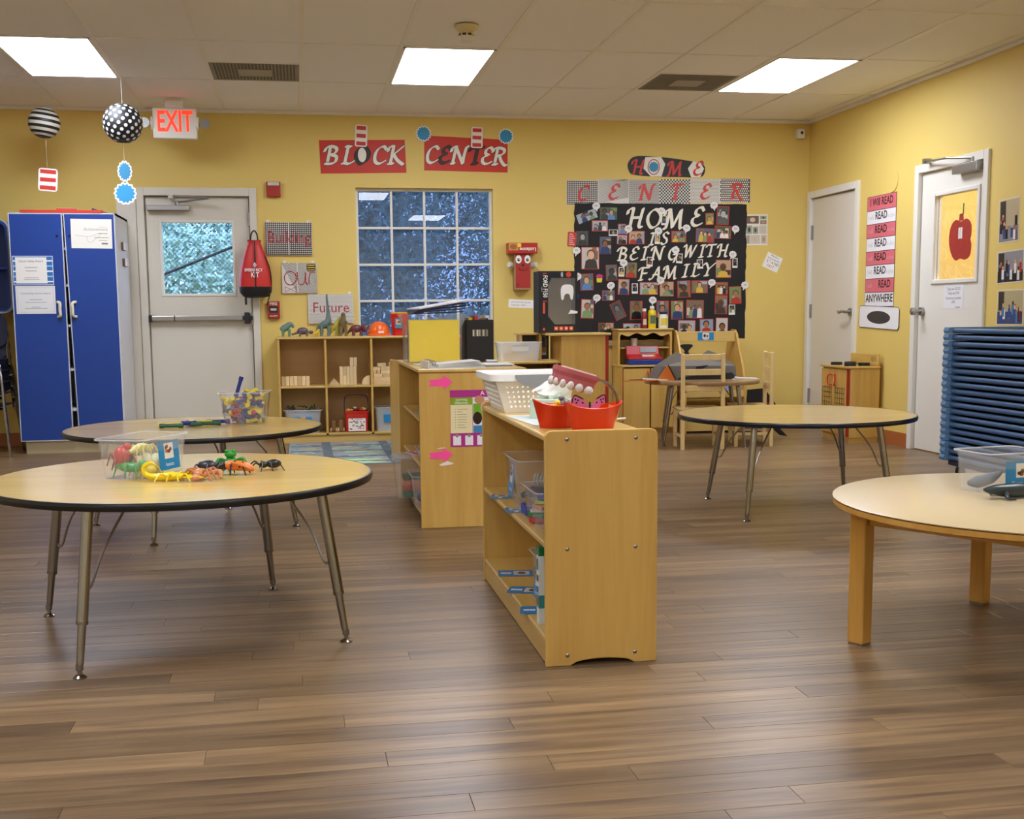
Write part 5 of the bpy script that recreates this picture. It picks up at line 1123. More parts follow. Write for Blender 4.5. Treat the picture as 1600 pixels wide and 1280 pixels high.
# ================================================================ right wall decor
xw = XR-.0005
t = thing('reading_banner', 'tall pink and white striped paper banner about reading on the right wall', 'banner', (xw, 8.72, .875))
def rm(y, z, off, rot=0.0): return right_m(-off, y-8.72, z-.875, rot)
bands = [(1.90, 1.79), (1.79, 1.685), (1.685, 1.58), (1.58, 1.475), (1.475, 1.37), (1.37, 1.265), (1.265, 1.16), (1.16, 1.05)]
words = ['*I Will READ', '*READ', '*READ', '*READ', '*READ', '*READ', '*READ', '*ANYWHERE']
for k, ((z1, z0), wd) in enumerate(zip(bands, words)):
    b = MB(); b.M = rm(8.715, z0, .002); H = z1-z0
    P = rect(-.232, 0, .232, H-.002)
    c = '#d76a74' if k % 2 == 0 else '#e8e6e6'
    b.prism(P, 0, .0014, c); b.tube([(x, y, .0012) for x, y in P], .0016, 4, '#2a2524', closed=True)
    if k in (1, 2, 3, 4, 5, 6):
        b.text('I will', -.21, .035, .055, .0018, '#c9a6a6' if k % 2 == 0 else '#c2c0c0', sx=.8)
        if k < 6: b.text('in a box', .1, .035, .05, .0018, '#c9a6a6' if k % 2 == 0 else '#c2c0c0', sx=.7)
    b.text(wd, .0 if k not in (6,) else .08, .035, .082 if k != 7 else .085, .002, '#231d1d', align='CENTER', sx=.95 if k else .9)
    b.build('band', M_print, t)
b = MB(); b.M = rm(8.71, .965, .0045, -.03); P = rrect(-.325, -.085, .325, .085, .03); b.prism(P, 0, .0014, '#e9e8e8'); b.tube([(x, y, .0012) for x, y in P], .0022, 4, '#201c1c', closed=True); b.flat(circ(.0, .0, .19, .05, 30), .0016, '#3a3838'); b.build('foot_panel', M_print, t)
tag(MB().tube([(-.006, 0, 0), (0, 0, 0)], [.087, .09], 36).build('wall_cover_plate', M_wall, loc=(XR, 8.556, 1.99)), 'round yellow-painted cover plate above the reading banner', 'cover plate')
def d_today(b, W, H, z):
    for s, y in (('Today was GOOD', .045), ('Today was FUN', .015), ('Tomorrow is another', -.018), ('ONE', -.045)): b.text(s, 0, y, .028, z, '#4a4c55', align='CENTER', sx=.8, shear=.1)
    b.flat(rect(.03, -.075, .09, -.07), z, '#6d7078')
paper('paper_note', 'handwritten note taped on the glazed door', 'note', right_m(XR+.0118, 7.665, 1.108), .255, .165, d_today, '#e6e6e8')
# apple on the pane
b = MB(); b.M = right_m(XR+.0295, 7.628, 1.50); P = spline([(0, .115), (.07, .13), (.125, .09), (.13, .02), (.12, -.01), (.135, -.05), (.12, -.12), (.06, -.145), (.0, -.135), (-.06, -.145), (-.12, -.09), (-.15, .0), (-.13, .09), (-.07, .13)], 4, True)
b.prism(P, 0, .002, '#a52f22'); b.prism([(-.03, .12), (.03, .12), (.02, .17), (-.022, .165)], 0, .002, '#a52f22'); b.prism([(.015, .16), (.028, .16), (.03, .235), (.018, .235)], 0, .002, '#3c6b2c'); b.flat(rect(-.03, .0, .02, .075), .0023, '#dcdad4')
for q in range(7): b.tube([(p[0], p[1], .0022) for p in spline([(-.1+q*.03, -.12), (-.08+q*.028, -.04), (-.1+q*.03, .04), (-.07+q*.025, .1)], 4)], .0012, 4, '#bf5244')
tag(b.build('paper_apple', M_print, wld=True, loc=(XR+.029, 7.628, 1.50)), 'red paper apple stuck on the door glass', 'paper apple')
def d_crowd(seed, top, bot):
    def f(b, W, H, z):
        r = random.Random(seed); m_ = .008; b.flat(rect(-W/2+m_, -H/2+m_, W/2-m_, H/2-m_), z, top); b.flat(rect(-W/2+m_, -H/2+m_, W/2-m_, -H*.12), z+.0001, bot)
        b.flat(rect(-W/2+m_+.01, -.02, -W/2+m_+.07, H/2-m_-.005), z+.0002, '#3a332e')
        for q in range(13):
            x = r.uniform(-W/2+.025, W/2-.025); y = r.uniform(-H*.28, H*.12); c = r.choice(['#b0362c', '#2d4d8c', '#e3dfd6', '#1f1c1c', '#3f7da8', '#6b2c35']); zz = z+.0004+.0001*q
            b.flat(rect(x-.013, max(-H/2+m_, y-.06), x+.013, y), zz, c); b.flat(circ(x, y+.012, .010, .013, 10), zz+.00005, r.choice(SKIN))
    return f
paper('wall_photo', 'tall group photo, upper of three beside the glazed door', 'photo', right_m(xw, 7.02, 1.575, .03), .225, .275, d_crowd(1, '#b9ab8a', '#8d8a88'), '#dcd3bd', m=M_gloss)
paper('wall_photo', 'dark group photo, middle of three beside the glazed door', 'photo', right_m(xw, 6.985, 1.285, .03), .29, .205, d_crowd(2, '#8f8f93', '#2e2522'), '#dcd3bd', m=M_gloss)
paper('wall_photo', 'classroom photo, lowest of three above the cots', 'photo', right_m(xw, 6.97, 1.03, .0), .29, .225, d_crowd(3, '#b5a980', '#3b4a78'), '#dcd3bd', m=M_gloss)
# ================================================================ clear bins
def bin_rings(L, W, H, tp, r, th=.0022, lip=.008):
    def ring(l, w_, z): return [(x, y, z) for x, y in rrect(-l/2, -w_/2, l/2, w_/2, r, 3)]
    a, b_ = L*tp, W*tp
    return [ring(a-2*th, b_-2*th, th), ring(L-2*th, W-2*th, H), ring(L+2*lip, W+2*lip, H), ring(L+2*lip, W+2*lip, H-.006), ring(L, W, H-.007), ring(a, b_, 0)]
def clear_bin(label, loc, rz, L, W, H, tp=.9, r=.018, m=None, name='clear_bin', cat='bin', group=None):
    t = thing(name, label, cat, loc, rz, group)
    b = MB(); R_ = bin_rings(L, W, H, tp, r); n = len(R_[0]); V = [p for q in R_ for p in q]; k = len(R_)
    b.add(V, [(i*n+j, (i+1)*n+j, (i+1)*n+(j+1) % n, i*n+(j+1) % n) for i in range(k-1) for j in range(n)]+[tuple(range(n)), tuple(range((k-1)*n, k*n))[::-1]])
    b.build('tub', m or M_clear, t, smooth=True)
    b = MB(); b.tube([(x, y, H-.001) for x, y in rrect(-L/2-.007, -W/2-.007, L/2+.007, W/2+.007, r, 3)], .0022, 6, closed=True); b.build('rim', M_cloud, t, smooth=True)
    return t
def bin_label(t, M, W, H, txt, txt2=None, art='#b98a4a', bgc='#2784b8'):
    b = MB(); b.M = M; b.box(-W/2, -H/2, 0, W/2, H/2, .0008, bgc); z = .001
    b.flat(rect(-W*.22, -H*.12, W*.22, H*.42), z, '#e4e0d4'); r = random.Random(len(txt)+3)
    for q in range(7): b.flat(circ(r.uniform(-.14, .14)*W, r.uniform(.0, .32)*H, W*.06, H*.07, 8), z+.0001*(q+1), r.choice([art, '#6b4a2c', '#a83a2a', '#8a9a5a', '#33302a']))
    b.text(txt, 0, -H*.38, H*.19, z, '#eef4f8', align='CENTER')
    b.build('label', M_gloss, t)
# ---- toy creatures
def crit(name, label, cat, loc, rz, cols, body, legs=(), extra=(), group=None, sc=1.0, tilt=None):
    t = thing(name, label, cat, loc, rz, group)
    S = lambda p: tuple(c*sc for c in p)
    TM = tilt or I4
    mb = MB(); mb.M = TM
    for q in body:
        if q[0] == 'e': mb.ell(S(q[1]), S(q[2]), 8, 12)
        else: mb.tube(spline([S(p) for p in q[1]], 4), None or interp(q[2], len(spline(q[1], 4)), sc), 9)
    mb.build('body', plain('toy_'+cols[0].lstrip('#'), cols[0], .32), t, smooth=True)
    if legs:
        for L in legs:
            lm = MB(); lm.M = TM; lm.tube(spline([S(p) for p in L[0]], 3), interp(L[1], len(spline(L[0], 3)), sc), 6); lm.build('leg', plain('toy_'+cols[1].lstrip('#'), cols[1], .35), t, smooth=True)
    for nm, col, qs in extra:
        em = MB(); em.M = TM
        for q in qs:
            if q[0] == 'e': em.ell(S(q[1]), S(q[2]), 7, 10)
            elif q[0] == 't': em.tube(spline([S(p) for p in q[1]], 4), interp(q[2], len(spline(q[1], 4)), sc), 7)
            elif q[0] == 'p': em.prism([(a*sc, b_*sc) for a, b_ in q[1]], q[2]*sc, q[3]*sc, M=q[4] if len(q) > 4 else None)
        em.build(nm, plain('toy_'+col.lstrip('#'), col, .35), t, smooth=True)
    return t
def interp(r, n, s=1.0):
    m = len(r); o = []
    for i in range(n):
        f = i/(n-1)*(m-1); k = min(int(f), m-2); o.append((r[k]+(r[k+1]-r[k])*(f-k))*s)
    return o
def bug_legs(n, spread, h, r, x0=-.02, x1=.02, reach=.035):
    o = []
    for s in (-1, 1):
        for k in range(n):
            x = x0+(x1-x0)*k/max(1, n-1); dx = (k-(n-1)/2)*spread
            o.append(([(x, s*.008, h*.7), (x+dx*.5, s*reach*.6, h*1.35), (x+dx, s*reach, .0015)], (r*1.2, r, r*.7)))
    return o
Z1 = T1Z
# insect tub on the near table
th = math.radians(64)
tc = Vector((-.505, 3.955, Z1+.001))
t = clear_bin('clear tub labelled Insects on the near left table', tc, th, .265, .165, .128, .88)
# labelled long side is local -Y
tl = math.atan((.165-.165*.88)/2/.128)
M = Matrix.Translation((.022, -.0797, .066)) @ Matrix.Rotation(-tl*1.0+math.radians(90), 4, 'X'); bin_label(t, M, .118, .092, 'Insects')
def inbin(dx, dy, dz): 
    c, s = math.cos(th), math.sin(th); return (tc.x+c*dx-s*dy, tc.y+s*dx+c*dy, tc.z+dz)
BG = 'toy insects in the clear tub'
crit('toy_insect', 'green toy grasshopper inside the insect tub', 'toy insect', inbin(-.075, .0, .005), -.4, ('#2f9a4a', '#2a8a40'), [('e', (0, 0, .03), (.045, .016, .016)), ('e', (.045, 0, .04), (.016, .014, .015))], bug_legs(3, .02, .03, .0035), group=BG)
crit('toy_insect', 'red toy beetle standing up inside the insect tub', 'toy insect', inbin(-.06, .04, .035), .5, ('#b8323a', '#8e2028'), [('e', (0, 0, .03), (.026, .024, .036)), ('e', (.02, 0, .062), (.014, .013, .012))], bug_legs(3, .015, .03, .003), group=BG)
crit('toy_insect', 'black toy ant inside the insect tub', 'toy insect', inbin(-.02, .045, .02), 1.2, ('#2b2b2e', '#26262a'), [('e', (-.03, 0, .03), (.026, .016, .018)), ('e', (0, 0, .03), (.012, .011, .011)), ('e', (.022, 0, .034), (.014, .012, .012))], bug_legs(3, .02, .034, .003), group=BG)
crit('toy_insect', 'cream toy caterpillar with ribs inside the insect tub', 'toy insect', inbin(.045, .0, .002), .2, ('#d8d3a8', '#d9c25a'), [('e', (.03*k-.045, 0, .034), (.022, .03, .034-.003*abs(k-1))) for k in range(4)], bug_legs(3, .02, .03, .003), group=BG)
crit('toy_insect', 'yellow toy spider inside the insect tub', 'toy insect', inbin(-.045, -.035, .004), 2.2, ('#d8c23a', '#cdb530'), [('e', (-.02, 0, .022), (.028, .022, .02)), ('e', (.018, 0, .02), (.014, .012, .012))], bug_legs(4, .016, .026, .0028), group=BG)
crit('toy_insect', 'pale yellow toy crayfish high in the insect tub', 'toy insect', inbin(.03, .03, .055), .9, ('#e0d68a', '#d9cc70'), [('t', [(-.05, 0, .02), (0, 0, .03), (.05, 0, .025)], (.008, .016, .008))], bug_legs(4, .02, .03, .0026), group=BG)
# creatures on the near table
cl_y = '#e8cf1d'
crit('toy_scorpion', 'yellow toy scorpion with curled tail on the near left table', 'toy scorpion', (-.405, 3.80, Z1+.001), math.radians(-8), (cl_y, cl_y),
     [('t', [(.045, 0, .012), (.0, 0, .014), (-.05, 0, .012), (-.078, 0, .022), (-.082, 0, .045), (-.06, 0, .056), (-.048, 0, .048)], (.008, .015, .011, .009, .008, .007, .002))], bug_legs(4, .022, .018, .0032, -.01, .035, .04),
     [('claws', cl_y, [('t', [(.04, .012, .012), (.075, .03, .014), (.10, .02, .012)], (.004, .006, .002)), ('t', [(.04, -.012, .012), (.075, -.03, .014), (.105, -.022, .012)], (.004, .006, .002))])])
crit('toy_crab', 'tan toy crab on the near left table', 'toy crab', (-.315, 3.80, Z1+.001), math.radians(70), ('#c9865a', '#c07c50'),
     [('e', (0, 0, .02), (.03, .026, .016)), ('e', (-.035, 0, .012), (.018, .015, .011))], bug_legs(3, .02, .026, .0042, -.015, .02, .05),
     [('claws', '#c9865a', [('t', [(.02, .02, .02), (.03, .05, .022), (.0, .065, .008)], (.006, .009, .004)), ('t', [(.02, -.02, .02), (.03, -.05, .022), (.0, -.065, .008)], (.006, .009, .004))])])
crit('toy_beetle', 'black toy beetle beside the insect tub', 'toy beetle', (-.305, 4.0, Z1+.001), math.radians(-15), ('#2f2e33', '#2a2326'), [('e', (-.005, 0, .02), (.035, .024, .018)), ('e', (.035, 0, .015), (.014, .013, .011))], bug_legs(3, .024, .02, .003, -.02, .03, .045),
     [('horns', '#3a2a24', [('t', [(.045, .005, .014), (.07, .012, .016), (.085, .004, .012)], (.003, .0025, .001)), ('t', [(-.03, 0, .012), (-.055, .01, .01), (-.07, -.01, .01)], (.003, .002, .001))])])
crit('toy_frog', 'bright green toy frog behind the orange toy bee', 'toy frog', (-.235, 4.02, Z1+.001), math.radians(-90), ('#2c9b30', '#23862a'), [('e', (0, 0, .028), (.022, .02, .02)), ('e', (.012, 0, .055), (.013, .02, .012)), ('e', (.018, .012, .066), (.006, .006, .006)), ('e', (.018, -.012, .066), (.006, .006, .006))], [([(-.005, s*.015, .025), (-.005, s*.04, .035), (.01, s*.05, .002)], (.009, .007, .005)) for s in (-1, 1)]+[([(.012, s*.012, .03), (.02, s*.022, .015), (.025, s*.024, .002)], (.006, .005, .004)) for s in (-1, 1)])
crit('toy_bee', 'orange and black toy bee on the near left table', 'toy bee', (-.215, 3.90, Z1+.001), math.radians(172), ('#e0742a', '#241a16'), [('t', [(-.06, 0, .016), (-.03, 0, .026), (.01, 0, .03), (.03, 0, .03)], (.006, .015, .017, .012))], bug_legs(3, .03, .026, .0032, -.01, .03, .035),
     [('head', '#241a16', [('e', (.045, 0, .03), (.014, .014, .015)), ('e', (.0, 0, .0425), (.004, .012, .005)), ('e', (-.025, 0, .0395), (.003, .01, .004))]), ('wings', '#d9813c', [('t', [(.01, .012, .04), (-.02, .022, .036), (-.055, .026, .02)], (.003, .006, .003)), ('t', [(.01, -.012, .04), (-.02, -.022, .036), (-.055, -.026, .02)], (.003, .006, .003))])])
crit('toy_spider', 'black striped toy spider alone on the near left table', 'toy spider', (-.118, 4.0, Z1+.001), math.radians(5), ('#1d1b1b', '#221d1a'), [('e', (.022, 0, .02), (.026, .017, .015)), ('e', (-.01, 0, .018), (.015, .013, .011))], bug_legs(4, .026, .02, .0026, -.02, .015, .05),
     [('stripes', '#a8834a', [('e', (.012, 0, .0335), (.002, .007, .002)), ('e', (.03, 0, .034), (.002, .007, .002))])])
# ================================================================ pipe tub on the second table
Z2 = T2Z+.001
t = clear_bin('clear tub full of plastic pipe pieces on the second left table', (-.275, 6.11, Z2), math.radians(-8), .225, .20, .155, .84)
b = MB(); b.M = Matrix.Translation((-.1035, .0, .085)) @ Matrix.Rotation(math.radians(-90), 4, 'Z') @ Matrix.Rotation(math.radians(83), 4, 'X'); b.box(-.045, -.035, 0, .045, .035, .0008, '#1f5f94'); b.flat(rect(-.02, -.01, .02, .025), .001, '#5a87b0'); b.build('label', M_gloss, t)
PC = ['#e6cf1c', '#1d2f86', '#1f5a38', '#b8322c']
PN = {'#e6cf1c': 'yellow', '#1d2f86': 'blue', '#1f5a38': 'dark green', '#b8322c': 'red'}
def pipe(kind, col):
    b = MB(); r = .0115
    if kind == 'straight': b.tube([(-.05, 0, 0), (.05, 0, 0)], r*.8, 10); b.tube([(-.055, 0, 0), (-.035, 0, 0)], r, 10); b.tube([(.035, 0, 0), (.055, 0, 0)], r, 10)
    elif kind == 'elbow': b.tube(spline([(-.035, 0, 0), (0, .006, 0), (.006, .035, 0)], 5), r*.85, 10); b.tube([(-.04, 0, 0), (-.024, .001, 0)], r, 10); b.tube([(.005, .024, 0), (.006, .04, 0)], r, 10)
    else: b.tube([(-.035, 0, 0), (.035, 0, 0)], r*.85, 10); b.tube([(0, -.035, 0), (0, .035, 0)], r*.85, 10); [b.tube([(x*.022, y*.022, 0), (x*.037, y*.037, 0)], r, 10) for x, y in ((1, 0), (-1, 0), (0, 1), (0, -1))]
    return b
PM = {}
rp = random.Random(21)
def put_pipe(kind, col, loc, eul, label, group):
    k = (kind, col)
    if k not in PM: o = pipe(kind, col).build('pipe_piece', plain('pipe_'+PN[col].replace(' ', '_'), col, .35), smooth=True); PM[k] = o
    else: o = PM[k].copy(); COL.objects.link(o)
    o.location = loc; o.rotation_euler = eul; tag(o, label, 'pipe piece', group); return o
for k in range(60):
    lay = k//11; zz = Z2+.016+lay*.0255; w_ = .052+.005*lay
    a = math.radians(-8); dx, dy = rp.uniform(-w_, w_), rp.uniform(-w_*.9, w_*.75)
    col = rp.choice([PC[0], PC[1], PC[1], PC[2], PC[0], PC[3], PC[1]]); kd = rp.choice(['straight', 'elbow', 'cross', 'elbow'])
    if kd == 'straight': dx *= .5; dy *= .5
    put_pipe(kd, col, (-.275+dx*math.cos(a)-dy*math.sin(a), 6.11+dx*math.sin(a)+dy*math.cos(a), zz), (rp.uniform(-.5, .5), rp.uniform(-.4, .4), rp.uniform(0, 6.28)), '%s plastic %s pipe piece in the clear tub' % (PN[col], kd), 'pipe pieces in the clear tub')
put_pipe('straight', PC[1], (-.305, 6.09, Z2+.178), (0, math.radians(-72), .3), 'blue plastic pipe sticking up out of the clear tub', 'pipe pieces in the clear tub')
for kd, col, x, y, a, lab in (('straight', PC[2], -.615, 5.88, -.1, 'dark green pipe at the left of the loose pile'), ('straight', PC[0], -.625, 5.925, .05, 'yellow pipe behind the left green pipe'), ('cross', PC[1], -.545, 6.0, .3, 'blue cross pipe piece in the loose pile'), ('straight', PC[0], -.49, 6.03, -.05, 'yellow pipe at the back of the loose pile'), ('elbow', PC[2], -.49, 5.93, .2, 'dark green elbow pipe in the loose pile'), ('straight', PC[2], -.445, 5.965, .1, 'dark green pipe at the right of the loose pile'), ('straight', PC[1], -.405, 6.06, .0, 'blue pipe next to the clear tub')):
    put_pipe(kd, col, (x, y, Z2+.0125), (0, 0, a), lab, 'loose pipe pieces on the table')
# ================================================================ ocean tub on the right table
Z3 = TZ+.001
t = clear_bin('clear tub labelled Ocean Animals on the right table', (2.17, 3.42, Z3), math.radians(8), .22, .165, .128, .93)
bin_label(t, Matrix.Translation((.02, -.0806, .06)) @ Matrix.Rotation(math.radians(90-3), 4, 'X'), .14, .082, 'Ocean Animals', art='#7d7468')
crit('toy_whale', 'grey toy dolphin inside the ocean tub', 'toy dolphin', (2.12, 3.43, Z3+.004), math.radians(160), ('#5d6468', '#5d6468'), [('t', [(-.05, 0, .055), (-.02, 0, .035), (.02, 0, .022), (.05, 0, .018)], (.006, .018, .02, .006))])
crit('toy_seal', 'dark toy seal inside the ocean tub', 'toy seal', (2.21, 3.40, Z3+.004), math.radians(20), ('#3f4448', '#3f4448'), [('t', [(-.05, 0, .012), (0, 0, .022), (.03, 0, .03), (.05, 0, .045)], (.006, .02, .018, .01))])
crit('toy_whale', 'dark shiny toy whale on the right table', 'toy whale', (2.10, 3.265, Z3), math.radians(4), ('#2b3638', '#2b3638'), [('t', [(-.085, 0, .03), (-.05, 0, .027), (.02, 0, .024), (.09, 0, .022), (.15, 0, .02)], (.004, .016, .023, .021, .01))], (),
     [('belly', '#8d9590', [('t', [(-.06, 0, .017), (.02, 0, .012), (.09, 0, .012)], (.008, .0115, .010))]), ('fin', '#232c2e', [('t', [(-.02, -.018, .018), (-.03, -.04, .008), (-.01, -.052, .003)], (.008, .006, .002)), ('t', [(-.02, .018, .018), (-.03, .04, .008), (-.01, .052, .003)], (.008, .006, .002))])])
# ================================================================ on the near shelf
ZT = .6725
t = thing('laundry_basket', 'white plastic basket with round holes and grey handles', 'basket', (.808, 4.262, ZT))
def bil(c, u, v): return tuple((c[0][k]*(1-u)+c[1][k]*u)*(1-v)+(c[3][k]*(1-u)+c[2][k]*u)*v for k in range(3))
def holed(b, c, nx, ny, rr_, ue, v0, v1):
    # wall panel c (4 corners, ccw from outside) with nx*ny octagonal holes
    us = [0]+[ue+(1-2*ue)*i/nx for i in range(nx+1)]+[1]; vs = [0]+[v0+(v1-v0)*j/ny for j in range(ny+1)]+[1]
    for i in range(len(us)-1):
        for j in range(len(vs)-1):
            u0, u1, w0, w1 = us[i], us[i+1], vs[j], vs[j+1]
            if 0 < i < len(us)-2 and 0 < j < len(vs)-2:
                um, vm = (u0+u1)/2, (w0+w1)/2; hu, hv = (u1-u0)/2, (w1-w0)/2; O = []; I_ = []
                for k in range(8):
                    a = math.pi/4*k; cu, cv = math.cos(a), math.sin(a); s = max(abs(cu), abs(cv)); O.append(bil(c, um+hu*cu/s, vm+hv*cv/s)); I_.append(bil(c, um+hu*rr_*cu, vm+hv*rr_*cv))
                b.add(O+I_, [(k, (k+1) % 8, 8+(k+1) % 8, 8+k) for k in range(8)])
            else: b.add([bil(c, u0, w0), bil(c, u1, w0), bil(c, u1, w1), bil(c, u0, w1)], [(0, 1, 2, 3)])
M_bask = plain('basket_white', '#e6e2d8', .4)
B0 = [(-.105, -.15, 0), (.115, -.15, 0), (.115, .16, 0), (-.105, .16, 0)]; B1 = [(-.145, -.165, .125), (.148, -.165, .125), (.148, .175, .125), (-.145, .175, .125)]
for i, (nx, nm) in enumerate(((12, 'front_wall'), (14, 'side_wall'), (12, 'back_wall'), (14, 'side_wall'))):
    b = MB(); j = (i+1) % 4; holed(b, [B0[i], B0[j], B1[j], B1[i]], nx, 5, .48, .09, .10, .80); o = b.build(nm, M_bask, t); sd = o.modifiers.new('solid', 'SOLIDIFY'); sd.thickness = .0028; sd.offset = -1
MB().box(-.105, -.15, .0, .115, .16, .004).build('bottom', M_bask, t)
b = MB(); P0 = rrect(-.147, -.168, .15, .178, .03, 4); P1 = rrect(-.163, -.184, .166, .194, .04, 4); n = len(P0)
b.add([(x, y, .125) for x, y in P0]+[(x, y, .135) for x, y in P1]+[(x, y, .112) for x, y in P1]+[(x, y, .110) for x, y in P0], [(i, (i+1) % n, n+(i+1) % n, n+i) for i in range(n)]+[(n+i, n+(i+1) % n, 2*n+(i+1) % n, 2*n+i) for i in range(n)]+[(2*n+i, 2*n+(i+1) % n, 3*n+(i+1) % n, 3*n+i) for i in range(n)]+[(3*n+i, 3*n+(i+1) % n, (i+1) % n, i) for i in range(n)])
b.build('rim', plain('basket_rim', '#efeeea', .4), t, smooth=True)
for y, nm in ((-.186, 1), (.196, -1)):
    P = [(-.075, .02), (.085, .02)]+[(.005+.08*math.cos(q_), .018-.044*math.sin(q_)) for q_ in [math.pi*e_/12 for e_ in range(1, 12)]]
    MB().prism(P, 0, .007, M=plane_m((.0, y if nm > 0 else y+.004, .114), (1, 0, 0), (0, 0, 1))).build('handle_grip', plain('grip_grey', '#8d9092', .5), t)
# paper sheet + tissue box
m = MB(); m.M = rotz_m(.765, 3.80, ZT+.0006, .08); m.box(-.07, -.19, 0, .07, .19, .0008, '#e3e8e2'); [m.flat(rect(-.066, -.18+k*.03, .066, -.174+k*.03), .001, '#5f7a70') for k in range(12)]
tag(m.build('lined_sheet', M_print, wld=True, loc=(.765, 3.80, ZT)), 'striped paper sheet lying under the tissue box', 'paper sheet')
t = thing('tissue_box', 'pale green tissue box with a tissue pulled up', 'tissue box', (.815, 3.875, ZT+.0017), math.radians(-14))
MB().box(-.065, -.05, 0, .075, .05, .062).build('carton', plain('tissue_carton', '#b9cdb8', .55, vary=.08, vscale=40), t, bevel=.002)
b = MB(); b.M = back_m(.03, -.0505, .02); b.text('clean', 0, 0, .018, .0003, '#5f7a66', shear=.2); b.build('lettering', M_print, t)
b = MB(); rt_ = random.Random(2); rings = []
for k, (s, z) in enumerate(((.010, .062), (.024, .075), (.030, .088), (.026, .10), (.034, .112), (.02, .128))):
    rings.append([((s*2.0+.012*math.sin(3*a+k))*math.cos(a)+.004*k, (s*.6+.008*math.cos(4*a+k))*math.sin(a), z+.014*math.sin(2*a+k)*(k > 1)+.012*math.cos(a)*(k > 3)) for a in [2*math.pi*q/22 for q in range(22)]])
b.loft(rings); b.build('tissue', plain('tissue_white', '#f0efe8', .8), t, smooth=True)
# red buckets
M_bucket = plain('red_bucket', '#e0380f', .25)
def bucket(label, x, y, w0, w1, h, rz):
    t = thing('red_bucket', label, 'bucket', (x, y, ZT+.0005), rz, 'red plastic buckets')
    n = 40; A = [2*math.pi*k/n for k in range(n)]
    def ring(rx, ry, z, sw, off=0.0): return [((rx-off)*math.cos(a), (ry-off)*math.sin(a), z+sw*(abs(math.cos(a))**2.5)) for a in A]
    R_ = [ring(w0, w0*.72, .003, 0, .002), ring(w1, w1*.74, h, .018, .002), ring(w1, w1*.74, h+.002, .018, .0), ring(w1+.003, w1*.74+.003, h, .018), ring(w1-.001, w1*.74-.001, h-.004, .018), ring(w0, w0*.72, 0, 0)]
    b = MB(); V = [p for q in R_ for p in q]; k = len(R_)
    b.add(V, [(i*n+j, (i+1)*n+j, (i+1)*n+(j+1) % n, i*n+(j+1) % n) for i in range(k-1) for j in range(n)]+[tuple(range(n)), tuple(range((k-1)*n, k*n))[::-1]]); b.build('pail', M_bucket, t, smooth=True); return t
bucket('red plastic bucket next to the tissue box', .762, 3.545, .05, .072, .068, .1)
bucket('red plastic bucket nearest the shelf end', .845, 3.415, .060, .086, .068, -.05)
# contents
crit('toy_duck', 'small yellow toy peeking out of the left bucket', 'toy', (.752, 3.535, ZT+.045), .4, ('#e3c62e', '#e3c62e'), [('e', (0, 0, .012), (.022, .016, .014)), ('e', (.016, 0, .028), (.011, .010, .010))])
crit('toy_bird', 'grey toy bird in the left bucket', 'toy', (.795, 3.56, ZT+.05), 2.5, ('#6f7274', '#d9d6cc'), [('e', (0, 0, .015), (.02, .014, .02)), ('e', (.012, 0, .036), (.010, .009, .009))], [([(-.01, 0, .01), (-.02, 0, .03), (-.024, .004, .044)], (.004, .003, .001))])
t = thing('toy_butterfly', 'pink spotted toy butterfly resting in the right bucket', 'toy butterfly', (.832, 3.395, ZT+.066))
for s in (-1, 1):
    w_ = MB(); w_.M = plane_m((0, 0, 0), (s*1, .35, .12), (0, -.25, 1)); w_.prism(spline([(0, 0), (.025, .028), (.048, .034), (.052, .014), (.034, .004), (.03, -.012), (.008, -.014)], 4, True), -.001, .001); wing = w_.build('wing', plain('butterfly_pink', '#e58fcb', .4), t)
    d_ = MB(); d_.M = w_.M; [d_.prism(circ(x, y, .003, n=8), -.0015, .0015) for x, y in ((.044, .024), (.036, .022), (.04, .014), (.022, .016))]; d_.prism(spline([(.02, .028), (.048, .037), (.055, .014), (.0515, .014), (.047, .034), (.026, .027)], 3, True), -.0014, .0014); d_.build('spots', M_black, wing)
MB().tube([(0, 0, -.012), (0, 0, .02)], .003, 6).build('body', M_black, t)
t = thing('dental_model', 'pink gum and white teeth model on bent metal tubes', 'dental model', (.845, 3.43, ZT+.01))
Mt = Matrix.Translation((-.068, .0, .160)) @ Matrix.Rotation(math.radians(17), 4, 'Y')
b = MB(); b.M = Mt
outer = spline([(-.045, -.0), (-.04, -.035), (.0, -.052), (.06, -.05), (.075, -.045)], 4)+spline([(.075, .045), (.06, .05), (.0, .052), (-.04, .035)], 4)
b.loft([[(x*1.0, y, -.032) for x, y in outer], [(x, y, -.012) for x, y in outer], [(x*1.08, y*1.06, .0) for x, y in outer], [(x*1.08, y*1.06, .012) for x, y in outer]]); b.build('gum_block', plain('gum_pink', '#b85a5e', .45), t, bevel=.003)
for k, (x, y, s) in enumerate(((-.044, -.012, .9), (-.036, -.034, 1), (-.018, -.046, 1.05), (.004, -.052, 1.1), (.03, -.052, 1.35), (.06, -.05, 1.5), (-.044, .012, .9), (-.036, .034, 1), (-.018, .046, 1.05), (.004, .052, 1.1), (.03, .052, 1.35), (.06, .05, 1.5))):
    b = MB(); b.M = Mt; b.ell((x, y*.97, -.034), (.0095*s, .007, .013), 8, 10); b.build('tooth', plain('tooth_white', '#d9d3cb', .3), t, smooth=True)
b = MB(); b.M = Mt; b.box(-.02, -.03, .0125, .075, .03, .016); b.build('top_plate', plain('plate_white', '#ecebe6', .4), t)
for s in (-1, 1):
    b = MB(); b.tube(spline([(.005, s*.015, .140), (.045, s*.018, .128), (.075+.006*s, s*.022, .095), (.078+.004*s, s*.022, .06), (.066, s*.02, .035)], 5), .0048, 8); b.build('metal_tube', M_chrome, t, smooth=True)
